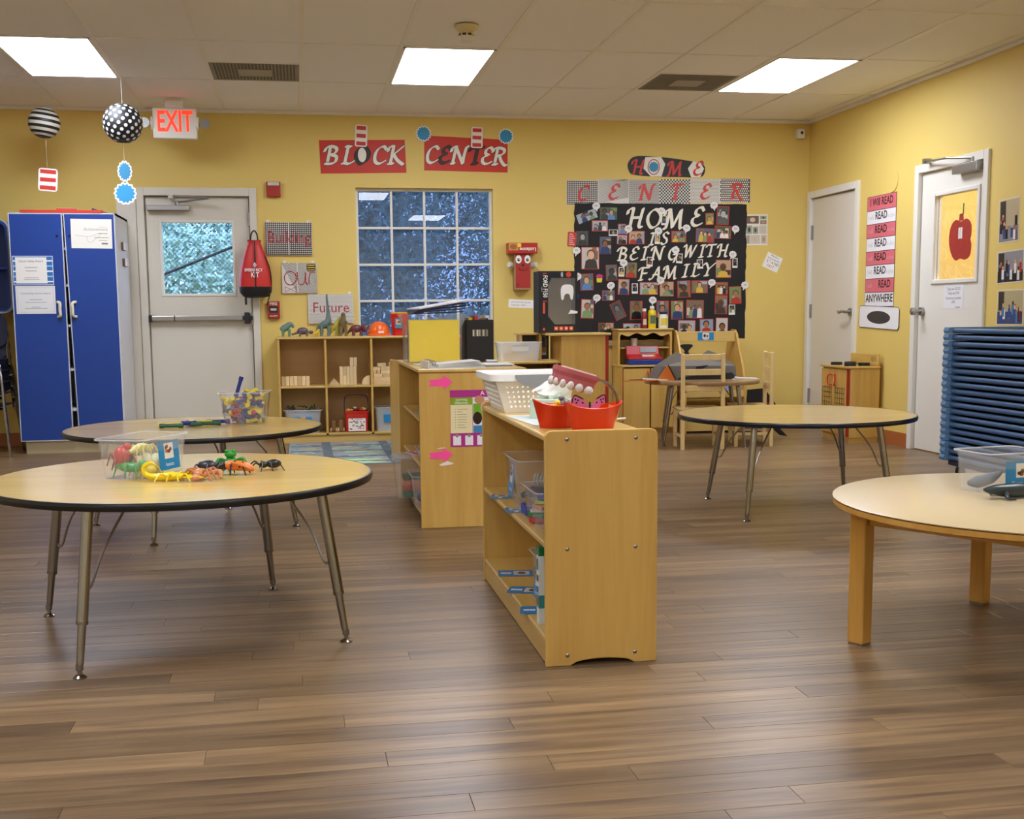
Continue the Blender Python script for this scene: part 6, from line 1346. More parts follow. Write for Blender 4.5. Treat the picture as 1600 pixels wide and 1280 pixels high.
b = MB(); b.tube([(.06, .0, .02), (.07, .0, .06)], [.018, .017], 14); b.build('hinge_cap', plain('hinge_tan', '#d9b98a', .5), t, smooth=True)
tag(MB().tube(spline([(.905, 3.50, ZT+.003), (.93, 3.53, ZT+.006), (.95, 3.55, ZT+.018), (.985, 3.56, ZT+.02)], 5), .0035, 6).build('white_ribbon', plain('cord_white', '#d8d4c8', .6), wld=True, loc=(.94, 3.53, ZT), smooth=True), 'short white ribbon by the red bucket', 'ribbon')
# middle shelf
ZM = .3628
lab_n = Matrix.Rotation(math.radians(-90), 4, 'Z')
t = clear_bin('clear bin with blue label on the middle shelf of the near unit', (.845, 4.03, ZM), 0, .27, .29, .165, .9)
bin_label(t, Matrix.Translation((-.1305, .03, .085)) @ Matrix.Rotation(math.radians(-90), 4, 'Z') @ Matrix.Rotation(math.radians(85), 4, 'X'), .10, .115, 'animals')
crit('toy_animal', 'dark toy crocodile in the labelled clear bin', 'toy', (.83, 4.0, ZM+.006), .3, ('#2a2a26', '#2a2a26'), [('t', [(-.1, 0, .03), (0, 0, .05), (.1, 0, .03)], (.01, .03, .01))])
crit('toy_shell', 'ribbed white toy shell in the labelled clear bin', 'toy', (.80, 3.96, ZM+.06), 1.0, ('#d8d3c2', '#d8d3c2'), [('e', (0, .012*k-.03, .03), (.025, .006, .025)) for k in range(5)])
t = clear_bin('clear bin of coloured books on the middle shelf by the end panel', (.84, 3.62, ZM), 0, .29, .25, .115, .92)
rr5 = random.Random(8)
for k, (c, nm) in enumerate((('#c8323c', 'red'), ('#2a7a4a', 'green'), ('#e8e4d8', 'white'), ('#d98a5a', 'salmon'), ('#a8c23a', 'lime'), ('#3a5fa8', 'blue'))):
    o = MB().box(-.055, -.04, 0, .055, .04, .010).build('small_book', plain('book_'+nm, c, .5), loc=(.755+.006*k, 3.645+.008*(k % 3), ZM+.006+.0135*k), rz=rr5.uniform(-.5, .5)); tag(o, '%s small book in the bin on the near middle shelf' % nm, 'book', 'small books in the clear bin')
tag(MB().box(-.05, -.05, 0, .05, .05, .03).build('blue_box', plain('deep_blue', '#1c2c90', .4), loc=(.76, 3.815, ZM), bevel=.003), 'small deep blue box between two clear bins', 'box')
def shelf_card(label, x, y, z, rz, W=.10, H=.075):
    m = MB(); m.box(-W/2, -H/2, 0, W/2, H/2, .0006, '#2b82ba'); m.flat(rect(-W*.05, -H*.3, W*.4, H*.32), .0008, '#cfcabc'); m.flat(circ(W*.18, 0, W*.12, H*.2), .001, '#4a4440'); m.flat(rect(-W*.42, -H*.1, -W*.12, H*.1), .0008, '#dfeaf2')
    tag(m.build('shelf_label', M_gloss, loc=(x, y, z), rz=rz), label, 'label', 'blue picture labels on the near shelf')
shelf_card('blue picture label before the first clear bin', .70, 4.20, ZM, 1.3); shelf_card('blue picture label before the blue box', .70, 3.89, ZM, 1.4)
ZB = .0855
shelf_card('blue picture label at the far end of the bottom shelf', .745, 4.17, ZB, -.15, .125, .10); shelf_card('blue picture label in the middle of the bottom shelf', .735, 3.90, ZB, -.35, .125, .10); shelf_card('blue picture label partly behind the game box', .725, 3.62, ZB, -.2, .125, .10)
t = clear_bin('clear bin of metal toys on the bottom shelf', (.845, 3.59, ZB), 0, .27, .2, .185, .9)
bin_label(t, Matrix.Translation((-.1295, .03, .09)) @ Matrix.Rotation(math.radians(-90), 4, 'Z') @ Matrix.Rotation(math.radians(85), 4, 'X'), .08, .10, 'toys')
crit('toy_octopus', 'gold toy octopus atop the bottom-shelf bin', 'toy', (.74, 3.62, ZB+.165), 0, ('#b08a3a', '#b08a3a'), [('e', (0, 0, .03), (.014, .014, .016))], bug_legs(3, .014, .02, .004, -.01, .01, .025))
crit('toy_shark', 'grey toy shark in the bottom-shelf bin', 'toy', (.77, 3.57, ZB+.10), 1.2, ('#5b5f62', '#5b5f62'), [('t', [(-.06, 0, .02), (0, 0, .06), (.06, 0, .12)], (.006, .025, .01))])
m = MB(); m.M = Matrix.Translation((.812, 3.462, ZB)); m.box(-.125, -.018, 0, .125, .018, .235, '#dfe6e2'); m.box(-.1255, -.0182, .21, .1255, .0182, .2355, '#1f7a4a'); m.box(-.1256, -.0183, .05, .1256, .0183, .09, '#3a8a8c'); M2 = Matrix.Translation((-.1258, 0, .15)) @ Matrix.Rotation(math.radians(-90), 4, 'Z') @ Matrix.Rotation(math.radians(90), 4, 'X')
for k in range(4): m.flat(rect(-.012, -.09+k*.035, .012, -.07+k*.035), .0003, ('#8a3a2a', '#3a5f9a', '#2b2b2b', '#6b8a4a')[k], M=M2)
m.flat(circ(0, .04, .012), .0004, '#2b6fb0', M=M2); tag(m.build('game_box', M_gloss, wld=True, loc=(.812, 3.462, ZB)), 'tall green and white game box on the bottom shelf', 'game box')
# ================================================================ on and in the far shelf
ZF = FH+.0045
t = thing('file_bin', 'frosted file bin holding a big yellow folder', 'file bin', (.715, 6.53, ZF))
R0 = lambda l, w_, z: [(x, y, z) for x, y in rrect(-l/2, -w_/2, l/2, w_/2, .02, 3)]
b = MB(); RR = [R0(.295, .25, .003), R0(.30, .255, .19), R0(.335, .29, .235), R0(.335, .29, .257), R0(.345, .30, .258), R0(.345, .30, .250), R0(.341, .296, .234), R0(.306, .261, .19), R0(.30, .255, 0)]
n = len(RR[0]); V = [p for q in RR for p in q]; k = len(RR)
b.add(V, [(i*n+j, (i+1)*n+j, (i+1)*n+(j+1) % n, i*n+(j+1) % n) for i in range(k-1) for j in range(n)]+[tuple(range(n)), tuple(range((k-1)*n, k*n))[::-1]]); b.build('bin', M_frost, t, smooth=True)
tag(MB().box(-.135, -.004, 0, .135, .004, .222).build('yellow_folder', plain('folder_yellow', '#ffe41a', .5), loc=(.715, 6.418, ZF+.004)), 'bright yellow folder in the frosted file bin', 'folder')
for k in range(3): tag(MB().box(-.13, -.003, 0, .13, .003, .225).build('hanging_folder', plain('folder_green%d' % k, ('#cdbb3a', '#d8d2b8', '#7a8a5a')[k], .6), loc=(.715, 6.47+.06*k, ZF+.004)), ('olive folder behind the yellow folder', 'cream folder in the middle of the file bin', 'sage folder at the back of the file bin')[k], 'folder')
for k, (c, nm, dz, a) in enumerate((('#131b3c', 'lowest navy folder on the file bin', 0, 2), ('#182246', 'second navy folder on the file bin', .011, 4), ('#101734', 'third navy folder on the file bin', .022, 6), ('#1a2450', 'top navy folder on the file bin', .033, 8), ('#e3e5ea', 'white papers on top of the navy folders', .044, 9))):
    o = MB().box(-.14, -.12, 0, .14, .12, .006).build('flat_folder', plain('flat_'+c[1:], c, .4), loc=(.735+.003*k, 6.53, ZF+.2615+dz)); o.rotation_euler = (0, math.radians(-a), .05*k); tag(o, nm, 'folder', 'folders lying on the file bin')
t = thing('magazine_file', 'black cardboard magazine file of folders beside the file bin', 'magazine file', (.966, 6.55, ZF))
b = MB(); b.box(-.073, -.12, 0, .073, -.116, .225); b.box(-.073, .116, 0, .073, .12, .225); b.box(-.073, -.116, 0, -.069, .116, .225); b.box(.069, -.116, 0, .073, .116, .225); b.box(-.069, -.116, 0, .069, .116, .004); b.build('box', plain('black_board', '#161616', .6), t)
b = MB(); b.M = back_m(0, -.1205, .155); b.box(-.042, -.018, 0, .042, .018, .0006, '#8a867a'); [b.flat(rect(-.04+k*.011, -.017, -.034+k*.011, .017), .0008, ('#d8d8b0', '#3a3a34', '#e6e6de', '#b8b090', '#2a2a28', '#d0c8a8', '#4a4238')[k]) for k in range(7)]; b.build('hand_slot', M_print, t)
for k, (c, nm) in enumerate((('#d9c23a', 'yellow'), ('#c23a2a', 'red'), ('#2a7a4a', 'green'), ('#b06a3a', 'tan'), ('#e3e0d6', 'white'))):
    o = MB().box(-.010, -.10, 0, .010, .10, .232+.012*math.sin(k*2)).build('thin_book', plain('spine_'+nm, c, .5), loc=(.966-.05+.025*k, 6.545, ZF+.005)); o.rotation_euler = (0, math.radians((0, 2, 5, 3, -2)[k]), 0); tag(o, '%s thin book in the black magazine file' % nm, 'book', 'thin books in the magazine file')
t = thing('ring_binder', 'open white ring binder lying on the poster shelf', 'binder', (.735, 5.80, ZF), .06)
MB().box(-.14, -.12, 0, .14, .12, .004).build('back_cover', M_white, t); MB().box(-.142, -.12, .0, -.136, .12, .034).build('spine', M_white, t)
b = MB(); [b.tube([(-.115+.016*math.cos(a), y, .02+.018*math.sin(a)) for a in [q*.4 for q in range(16)]], .002, 6, closed=True) for y in (-.08, 0, .08)]; b.box(-.13, -.10, .004, -.10, .10, .007); b.build('rings', M_steel, t)
for k in range(6): b = MB(); b.box(-.09, -.105, .006+.0035*k, .135-.004*k, .105, .008+.0035*k, M=Matrix.Rotation(math.radians(-.8*k), 4, 'Y')); b.build('page_stack', plain('page_white%d' % (k % 2), ('#e9e8e4', '#dcdbd8')[k % 2], .7), t)
tag(MB().box(-.05, -.10, 0, .05, .10, .003).build('white_tray', plain('tray_white', '#e9eaec', .4), loc=(.63, 6.2, ZF)), 'white paper strip in front of the file bin', 'paper')
t = thing('clipboard', 'grey clipboard with papers at the right of the poster shelf', 'clipboard', (.965, 5.95, ZF))
MB().box(-.07, -.12, 0, .07, .12, .004).build('board', plain('clip_grey', '#6f7478', .5), t); MB().box(-.065, -.115, .0045, .08, .09, .010).build('papers', plain('page_white0', '#e9e8e4'), t); MB().box(-.03, .07, .004, .03, .12, .024).build('clip', M_steel, t, bevel=.006)
# bins low in the far shelf
t = clear_bin('lidded clear bin sticking out of the poster shelf', (.60, 6.37, .0455), 0, .24, .20, .215, .85)
MB().box(-.125, -.105, .216, .125, .105, .23).build('lid', M_cloud, t, bevel=.006)
for k, c in enumerate(('#3f7a4a', '#c8553a', '#d98a5a', '#5f6a3a')): tag(MB().box(-.06, -.05, 0, .06, .05, .028).build('foam_block', plain('foam_%d' % k, c, .7), loc=(.585, 6.37, .05+.03*k), bevel=.004), ('dark green', 'red', 'orange', 'olive')[k]+' foam block in the lidded bin', 'foam block')
t = clear_bin('small open clear bin at the near end of the poster shelf', (.64, 6.02, .0455), 0, .20, .26, .17, .85)
for k, (c, nm) in enumerate((('#1a2f6a', 'navy'), ('#b02a2a', 'red'), ('#2a6a3a', 'green'))): tag(MB().ell((0, 0, .03), (.03, .03, .03)).build('toy_ball', plain('ball_'+nm, c, .4), loc=(.60+.03*k, 6.04-.04*k, .06+.055*k), smooth=True), nm+' toy ball in the small open bin', 'ball')
t = clear_bin('shallow clear tray on the middle shelf of the poster unit', (.66, 5.95, .2835), 0, .18, .24, .07, .9)
m = MB(); m.box(-.06, -.09, 0, .06, .09, .003, '#e6d8e2'); m.flat(rect(-.055, -.08, -.02, .08), .0033, '#c23a86'); tag(m.build('pink_card', M_print, loc=(.625, 6.30, .2835), rz=.3), 'pink and white card on the poster unit middle shelf', 'card')
m = MB(); m.box(-.05, -.09, 0, .05, .09, .004, '#8f9298'); m.flat(rect(-.04, -.07, .03, .05), .0043, '#5a5e68'); tag(m.build('grey_card', M_print, loc=(.64, 6.1, .5105), rz=.1), 'grey printed card on the poster unit upper shelf', 'card')
# ================================================================ bookshelf contents
ZS = .4585; ZL = .0755; ZTp = .8505
def block(P, th, x, y, z, label, group='wooden unit blocks', rx=True):
    tag(MB().prism(P, 0, th, M=plane_m((0, th/2, 0), (1, 0, 0), (0, 0, 1))).build('wooden_block', M_blockw, loc=(x, y, z), bevel=.0015, seg=1), label, 'block', group)
for k in range(7): block(rect(0, 0, .0295, .074), .06, -.150+.0322*k, 9.81, ZS, 'upright wooden block, %s in the row of seven on the left shelf' % ('leftmost', 'second from left', 'third from left', 'middle one', 'third from right', 'second from right', 'rightmost')[k], 'row of seven wooden blocks')
block([(0, 0), (.093, 0), (.0465, .055)], .05, .222, 9.80, ZS, 'triangular wooden block left of the block towers')
for k in range(2):
    block(rect(0, 0, .0262, .075), .05, .315+.0272*k, 9.80, ZS, 'lower half-height block, %s at the left of the block towers' % ('outermost', 'innermost')[k], 'half-height tower blocks below'); block(rect(0, 0, .0262, .072), .05, .315+.0272*k, 9.80, ZS+.0755, 'upper half-height block, %s at the left of the block towers' % ('outermost', 'innermost')[k], 'half-height tower blocks above')
for k in range(3): block(rect(0, 0, .0262, .148), .05, .3694+.0272*k, 9.80, ZS, 'tall upright wooden block, %s of the three in the towers' % ('left', 'middle', 'right')[k], 'tall tower blocks')
for k in range(2): block(rect(0, 0, .0275, .072), .05, .3985+.0295*k, 9.80, ZS+.1485, 'small block balanced on the tall towers, %s one' % ('left', 'right')[k], 'blocks on top of the towers')
block([(0, 0), (.068, 0)]+[(.068-.068*math.sin(a), .075*math.cos(a)) if False else (.068-.068*math.sin(a*math.pi/2), .072*math.cos(a*math.pi/2)) for a in [k/8 for k in range(8)]], .05, .490, 9.80, ZS, 'quarter-round wooden block right of the block towers')
rows_b = [(0, [(.585, .155, .026)]), (.0265, [(.585, .15, .03)]), (.057, [(.588, .07, .028), (.66, .078, .028)]), (.0855, [(.585, .028, .026), (.617, .026, .026), (.648, .072, .026)]), (.112, [(.585, .06, .028), (.648, .072, .03)]), (.1425, [(.62, .07, .027), (.715, .055, .03)])]
nms = ['bottom long', 'second long', 'left in the third course', 'right in the third course', 'left short in the fourth course', 'middle short in the fourth course', 'right in the fourth course', 'left in the fifth course', 'right in the fifth course', 'left on top', 'right on top']; q = 0
for dz, L in rows_b:
    for x, w_, h in L: block(rect(0, 0, w_, h), .07, x, 9.82, ZS+dz, 'wooden block, %s of the right-hand stack' % nms[q], 'stacked wooden blocks'); q += 1
for k in range(3): block(rect(0, 0, .034, .175), .06, .76+.036*k, 9.84, ZS, 'tall block at the right end of the bookshelf, %s one' % ('left', 'middle', 'right')[k], 'tall blocks at the right end')
t = clear_bin('clear blue-labelled bin of green toys low in the bookshelf', (.012, 9.87, ZL), 0, .29, .22, .185, .88, m=M_cloud)
b = MB(); b.M = Matrix.Translation((.0, -.107, .11)) @ Matrix.Rotation(math.radians(85), 4, 'X'); b.box(-.07, -.045, 0, .07, .045, .0008, '#2784b8'); b.flat(rect(-.02, -.02, .02, .03), .001, '#c9a26a'); b.build('label', M_gloss, t)
m = MB(); rg = random.Random(9)
for k in range(150):
    p = Vector((rg.uniform(-.12, .12), rg.uniform(-.085, .085), rg.uniform(.02, .205))); d_ = Vector((rg.gauss(0, 1), rg.gauss(0, 1), rg.gauss(.3, .8))).normalized()*rg.uniform(.01, .025); m.tube([tuple(p-d_), tuple(p+d_*.3+Vector((0, 0, .006))), tuple(p+d_)], [.002, .006, .001], 5)
o = m.build('plastic_greenery', plain('toy_green_dark', '#2f4f2a', .5), loc=(.012, 9.87, ZL+.004)); o['kind'] = 'stuff'; o['label'] = 'heap of dark green plastic leaves in the clear bin'; o['category'] = 'greenery'
for x, lab in ((.255, 'left wooden toy car on end low in the bookshelf'), (.315, 'right wooden toy car on end low in the bookshelf')):
    t = thing('wooden_car', lab, 'toy car', (x, 9.80, ZL), group='wooden toy cars'); MB().box(-.018, -.025, .006, .018, .025, .095).build('body', plain('toy_walnut', '#8a6236', .5), t, bevel=.006)
    for s in (-1, 1):
        for z in (.018,): MB().tube([(s*.0185, -.012, z), (s*.027, -.012, z)], .0175, 14).build('wheel', M_blockw, t)
t = thing('toy_tub', 'red tub of toy cars with a picture label', 'tub', (.443, 9.835, ZL))
def sq(l, z, r=.015): return [(x, y, z) for x, y in rrect(-l/2, -l/2, l/2, l/2, r, 3)]
b = MB(); b.loft([sq(.17, 0), sq(.19, .155), sq(.197, .157), sq(.197, .168), sq(.188, .169), sq(.185, .155), sq(.184, .15)]); b.build('tub', M_red, t, smooth=True)
b = MB(); b.M = Matrix.Translation((0, -.0935, .078)) @ Matrix.Rotation(math.radians(90-3.7), 4, 'X'); b.box(-.07, -.07, 0, .07, .066, .0008, '#eceae4'); b.text('Tub of Cars', 0, .042, .024, .001, '#333', align='CENTER') if False else b.text('Tub of Cars', 0, .042, .024, .001, '#333333', align='CENTER'); b.text('& Trucks', 0, .020, .024, .001, '#333333', align='CENTER'); rc = random.Random(1)
[b.flat(circ(rc.uniform(-.058, .058), rc.uniform(-.055, .012), .008, .0055, 8), .001+.00005*k, rc.choice(['#c23a2a', '#2a3f8a', '#d8a22a', '#2a2a2a', '#7a7a7a', '#e07a2a'])) for k in range(28)]; b.build('label', M_gloss, t)
MB().tube(spline([(-.095, 0, .15), (-.096, 0, .24), (-.08, 0, .288), (0, 0, .298), (.08, 0, .288), (.096, 0, .24), (.095, 0, .15)], 5), .0045, 8).build('handle', plain('handle_violet', '#4a4468', .4), t, smooth=True)
for k in range(14): 
    c, nm = rg.choice([('#e8e0cf', 'cream'), ('#d8b43a', 'yellow'), ('#c8452e', 'red')]); tag(MB().box(-.016, -.010, 0, .016, .010, .014).build('toy_car', plain('mini_'+nm, c, .4), loc=(.443+rg.uniform(-.07, .07), 9.835+rg.uniform(-.07, .07), ZL+.1695+.0001*k+(.0142 if k > 9 else 0)), rz=rg.uniform(0, 3), bevel=.004), nm+' mini car heaped on the red tub', 'toy car', 'mini cars on the red tub')
t = clear_bin('cloudy bin low in the right bookshelf compartment', (.72, 9.86, ZL), 0, .25, .22, .195, .88, m=M_cloud)
b = MB(); b.M = Matrix.Translation((-.02, -.107, .12)) @ Matrix.Rotation(math.radians(85), 4, 'X'); b.box(-.04, -.045, 0, .04, .045, .0008, '#2784b8'); b.build('label', M_gloss, t)
# dinosaurs on top
DG = 'toy dinosaurs on the bookshelf'
def dlegs(xs, w_, h, r): return [([(x, s*w_, h), (x+.004, s*w_*1.15, h*.5), (x, s*w_*1.2, .002)], (r*1.3, r, r*.95)) for x in xs for s in (-1, 1)]
crit('toy_dinosaur', 'small blue-green toy sauropod at the left end of the bookshelf top', 'toy dinosaur', (-.095, 9.86, ZTp), 0, ('#5f7f78', '#62876a'), [('t', [(-.05, 0, .05), (-.025, 0, .065), (.0, 0, .08), (.025, 0, .10), (.045, 0, .085), (.05, 0, .07)], (.02, .028, .026, .02, .014, .008))], dlegs((-.035, .015), .016, .06, .011), group=DG)
crit('toy_dinosaur', 'purple-grey toy ankylosaur beside the small sauropod', 'toy dinosaur', (.04, 9.86, ZTp), 0, ('#5f5060', '#6a5a52'), [('e', (-.01, 0, .045), (.045, .03, .03)), ('t', [(-.05, 0, .035), (-.085, 0, .02), (-.1, 0, .022)], (.012, .007, .01)), ('e', (.055, 0, .035), (.02, .015, .014))], dlegs((-.035, .02), .02, .035, .009), group=DG)
crit('toy_dinosaur', 'tiny yellow toy dinosaur by the long-necked one', 'toy dinosaur', (.135, 9.84, ZTp), .3, ('#d3b832', '#c9ae2c'), [('t', [(-.03, 0, .02), (0, 0, .028), (.02, 0, .05), (.03, 0, .052)], (.004, .013, .008, .007))], dlegs((-.005, .008), .008, .024, .005), group=DG)
crit('toy_dinosaur', 'tall grey long-necked toy dinosaur', 'toy dinosaur', (.215, 9.89, ZTp), 0, ('#5f7270', '#64796f'), [('t', [(-.075, 0, .03), (-.05, 0, .075), (-.01, 0, .095), (.02, 0, .12), (.022, 0, .18), (.018, 0, .26), (.014, 0, .325), (.02, 0, .338)], (.007, .022, .035, .03, .016, .010, .007, .006))], dlegs((-.035, .022), .022, .085, .013), group=DG)
crit('toy_dinosaur', 'yellow-green toy raptor on the bookshelf top', 'toy dinosaur', (.30, 9.89, ZTp), .0, ('#b3a53a', '#a3963a'), [('t', [(-.05, 0, .02), (-.03, 0, .06), (.0, 0, .09), (.02, 0, .13), (.03, 0, .145), (.045, 0, .14)], (.006, .016, .024, .014, .013, .007))], dlegs((-.005, .01), .014, .075, .009), group=DG)
crit('toy_dinosaur', 'brown upright toy tyrannosaur', 'toy dinosaur', (.355, 9.85, ZTp), math.radians(-80), ('#7a6a48', '#7a6a48'), [('t', [(-.07, 0, .015), (-.04, 0, .04), (-.005, 0, .09), (.01, 0, .14), (.015, 0, .175), (.04, 0, .178)], (.006, .018, .03, .022, .018, .010))], dlegs((0,), .018, .08, .014)+[([(.02, s*.02, .12), (.04, s*.024, .11), (.045, s*.02, .10)], (.006, .005, .003)) for s in (-1, 1)], group=DG)
crit('toy_dinosaur', 'maroon toy triceratops at the right of the dinosaurs', 'toy dinosaur', (.475, 9.86, ZTp), 0, ('#6a3338', '#6f3a3c'), [('e', (-.015, 0, .06), (.05, .03, .032)), ('t', [(-.05, 0, .055), (-.075, 0, .035), (-.085, 0, .015)], (.02, .009, .003)), ('e', (.045, 0, .065), (.018, .036, .038)), ('e', (.062, 0, .05), (.02, .014, .016))], dlegs((-.04, .02), .02, .045, .012), [('horns', '#cfc2a8', [('t', [(.06, s*.01, .07), (.08, s*.012, .085)], (.004, .001)) for s in (-1, 1)])], group=DG)
t = thing('hard_hat', 'orange toy hard hat on the bookshelf top', 'hard hat', (.645, 9.87, ZTp))
b = MB(); b.lathe([(.088, .012), (.086, .04), (.074, .078), (.05, .103), (.022, .114), (.0, .116)], 30); b.build('shell', plain('hat_orange', '#e8641a', .3), t, smooth=True)
b = MB(); b.lathe([(.075, .002), (.104, .0), (.105, .006), (.088, .014)], 30, ey=1.05); b.build('brim', plain('hat_orange', '#e8641a'), t, smooth=True)
b = MB(); b.M = back_m(.012, -.0885, .03); b.box(-.022, -.008, -.001, .022, .008, .0015, '#f3d8c0'); b.build('sticker', M_print, t)
t = thing('lidded_tub', 'red tub with yellow lid and blue label on the bookshelf top', 'tub', (.815, 9.88, ZTp))
b = MB(); b.lathe([(.058, 0), (.074, .16), (.078, .162), (.078, .178), (.0, .179)], 30); b.build('tub', M_red, t, smooth=True)
b = MB(); b.lathe([(.070, .1795), (.070, .188), (.0, .189)], 30); b.build('lid', plain('lid_yellow', '#e3b81e', .4), t, smooth=True)
b = MB(); b.M = back_m(-.012, -.073, .10, .0); b.box(-.03, -.04, -.004, .03, .04, .001, '#4f7f9f'); b.flat(rect(-.02, -.01, .02, .03), .0012, '#c9b89a'); b.flat(circ(0, .01, .01), .0014, '#8a3a2a'); b.build('label', M_print, t)
# ================================================================ play kitchen contents
t = clear_bin('clear bin of cardboard scraps on the play sink', (1.585, 8.69, .6745), 0, .31, .20, .137, .9, m=M_cloud)
b = MB(); b.M = Matrix.Translation((.0, -.098, .095)) @ Matrix.Rotation(math.radians(87), 4, 'X'); b.box(-.062, -.022, 0, .062, .022, .0008, '#dfe0dc'); b.build('label', M_print, t)
M_kraft = plain('kraft_light', '#c2a067', .7)
for nm, x, P in (('folded cardboard step piece left in the clear bin', 1.525, [(-.04, 0), (.05, 0), (.05, .06), (.02, .065), (.02, .03), (-.0, .03), (-.0, .065), (-.04, .06)]), ('cardboard bowl piece right in the clear bin', 1.645, [(-.05, 0), (.05, 0), (.06, .06), (.045, .06), (.03, .03), (-.02, .025), (-.05, .05)])): tag(MB().prism(P, -.03, .03, M=plane_m((0, 0, 0), (1, 0, 0), (0, 0, 1))).build('cardboard_scrap', M_kraft, loc=(x, 8.68, .6785)), nm, 'cardboard')
tag(MB().lathe([(.035, 0), (.07, .03), (.075, .032), (.066, .03), (.03, .004), (.0, .003)], 22).build('toy_bowl', M_kraft, loc=(1.62, 8.70, .742), smooth=True) if False else MB().box(-.05, -.06, 0, .05, .06, .006).build('cardboard_sheet', M_kraft, loc=(1.80, 8.65, .6745), rz=.2), 'flat cardboard sheet beside the clear bin', 'cardboard')
# big carton on the play refrigerator
t = thing('toy_carton', 'black toy truck carton with a window on the play furniture', 'carton', (1.892, 8.80, .8775))
Mf = plane_m((-.146, -.10, 0), (1, 0, 0), (0, 0, 1)); W, H, D = .292, .45, .2
M_cart = plain('carton_black', '#1b1a19', .75); b = MB()
win = [(.085, .09), (.11, .06), (.27, .06), (.275, .385), (.10, .40), (.07, .36), (.07, .13)]
# front frame around the window as strips
b.M = Mf; hw = [(.07, .06), (.275, .06), (.275, .40), (.07, .40)]
for q in (rect(0, 0, .07, H), rect(.275, 0, W, H), rect(.07, 0, .275, .06), rect(.07, .40, .275, H)): b.prism(q, -.003, 0)
b.prism([(.07, .06), (.12, .06), (.07, .12)], -.003, 0); b.prism([(.07, .40), (.07, .35), (.095, .40)], -.003, 0); b.M = I4
b.box(-.146, -.097, 0, -.143, .10, H); b.box(.143, -.097, 0, .146, .10, H); b.box(-.143, -.097, 0, .143, .10, .003); b.box(-.143, -.097, H-.003, .143, .10, H); b.box(-.143, .097, .003, .143, .10, H-.003); b.build('carton', M_cart, t)
b = MB(); b.box(-.142, .085, .004, .142, .0965, H-.004); b.prism([(-.08, 0), (.1, 0), (.06, .09), (.0, .12), (-.05, .3), (-.07, .34)], 0, .06, M=plane_m((0, .08, .004), (1, 0, 0), (0, 0, 1))); b.build('inner_tray', plain('tray_kraft', '#9a8455', .7), t)
MB().box(-.076, -.0995, .06, .129, -.099, .40).build('film_window', M_clear, t)
b = MB(); b.M = Mf @ Matrix.Translation((.052, H-.03, .0005)) @ Matrix.Rotation(math.radians(-90), 4, 'Z'); b.text('*FORD F150', 0, -.018, .046, 0, '#ecebe8', sx=.72); b.text('raptor', .085, -.032, .014, 0, '#cfcdc8')
b.M = Mf; z = .0006; b.flat(rect(.03, .14, .047, .22), z, '#d8583c'); b.flat(rect(.03, .015, .045, .035), z, '#d8583c'); b.flat(rect(.03, H-.02, .06, H-.015), z, '#d8583c'); b.flat(rect(.03, .228, .06, .233), z, '#d8583c'); [b.flat(rect(.115+.038*k, .015, .145+.038*k, .045), z, '#d65a3c') for k in range(4)]; [b.flat(circ(.13+.038*k, .03, .008), z+.0002, '#f0c8b8') for k in range(4)]; b.flat(circ(.175, .425, .009, .02, 16), z, '#aab4bc'); b.flat(circ(.225, .425, .02, .02, 18), z, '#d0442a'); b.build('printing', M_gloss, t)
b = MB(); b.M = Mf; b.prism(spline([(.17, .245), (.165, .31), (.18, .345), (.215, .352), (.25, .345), (.262, .31), (.255, .245), (.24, .245), (.232, .275), (.215, .285), (.195, .275), (.185, .243)], 4, True), .0012, .002, '#edeceb'); b.build('tooth_cutout', M_print, t)
b = MB(); b.M = Mf; b.prism([(.22, .135), (.29, .14), (.292, .155), (.24, .165)], .0012, .002, '#edeceb'); b.build('paper_scrap', M_print, t)
# condiments on the cupboard top
ZC2 = .8845
def bottle(label, x, y, prof, col, cap, lab, scale=1.0):
    t = thing('condiment_bottle', label, 'bottle', (x, y, ZC2)); MB().lathe(prof, 20).build('bottle', plain('cond_'+col[1:], col, .3), t, smooth=True)
    MB().lathe(cap[1], 18).build('cap', plain('cap_'+cap[0][1:], cap[0], .4), t, smooth=True)
    if lab:
        b = MB(); r_ = lab[1]; n = 9; V = [(r_*math.sin(-.7+1.4*k/(n-1)), -r_*math.cos(-.7+1.4*k/(n-1)), z) for z in (lab[2], lab[3]) for k in range(n)]; b.add(V, [(k, k+1, n+k+1, n+k) for k in range(n-1)]); b.build('label', plain('lab_'+lab[0][1:], lab[0], .5), t)
bottle('red ketchup bottle with white cap on the cupboard', 2.917, 9.95, [(.022, 0), (.024, .03), (.022, .08), (.022, .13), (.012, .145)], '#8e1a18', ('#e9e6e0', [(.017, .1455), (.016, .168), (.0, .169)]), ('#c9c2b0', .0242, .03, .08))
bottle('yellow mustard bottle with white cap on the cupboard', 2.985, 9.95, [(.034, 0), (.036, .05), (.033, .08), (.037, .12), (.03, .15), (.012, .165)], '#dcc51c', ('#ecebe4', [(.02, .1655), (.018, .19), (.0, .191)]), ('#56674f', .0368, .04, .11))
bottle('white mayonnaise jar with navy lid on the cupboard', 3.085, 9.95, [(.04, 0), (.042, .02), (.042, .085), (.036, .11), (.032, .118)], '#e3e0cc', ('#1c2450', [(.034, .1185), (.034, .14), (.0, .141)]), ('#d9c43a', .0428, .025, .085))
t = thing('sunglasses', 'black toy glasses lying on the cupboard top', 'glasses', (2.72, 9.92, ZC2))
for s in (-1, 1): MB().tube([(s*.024+.02*math.cos(a), .015*math.sin(a), .004) for a in [k*.45 for k in range(14)]], .0035, 6, closed=True).build('lens_ring', M_black, t); MB().tube([(s*.045, 0, .005), (s*.05, .06, .005)], .0028, 6).build('temple', M_black, t)
t = thing('cash_register', 'red and blue toy cash register on the cupboard counter', 'cash register', (2.865, 9.80, .5825), math.radians(-6))
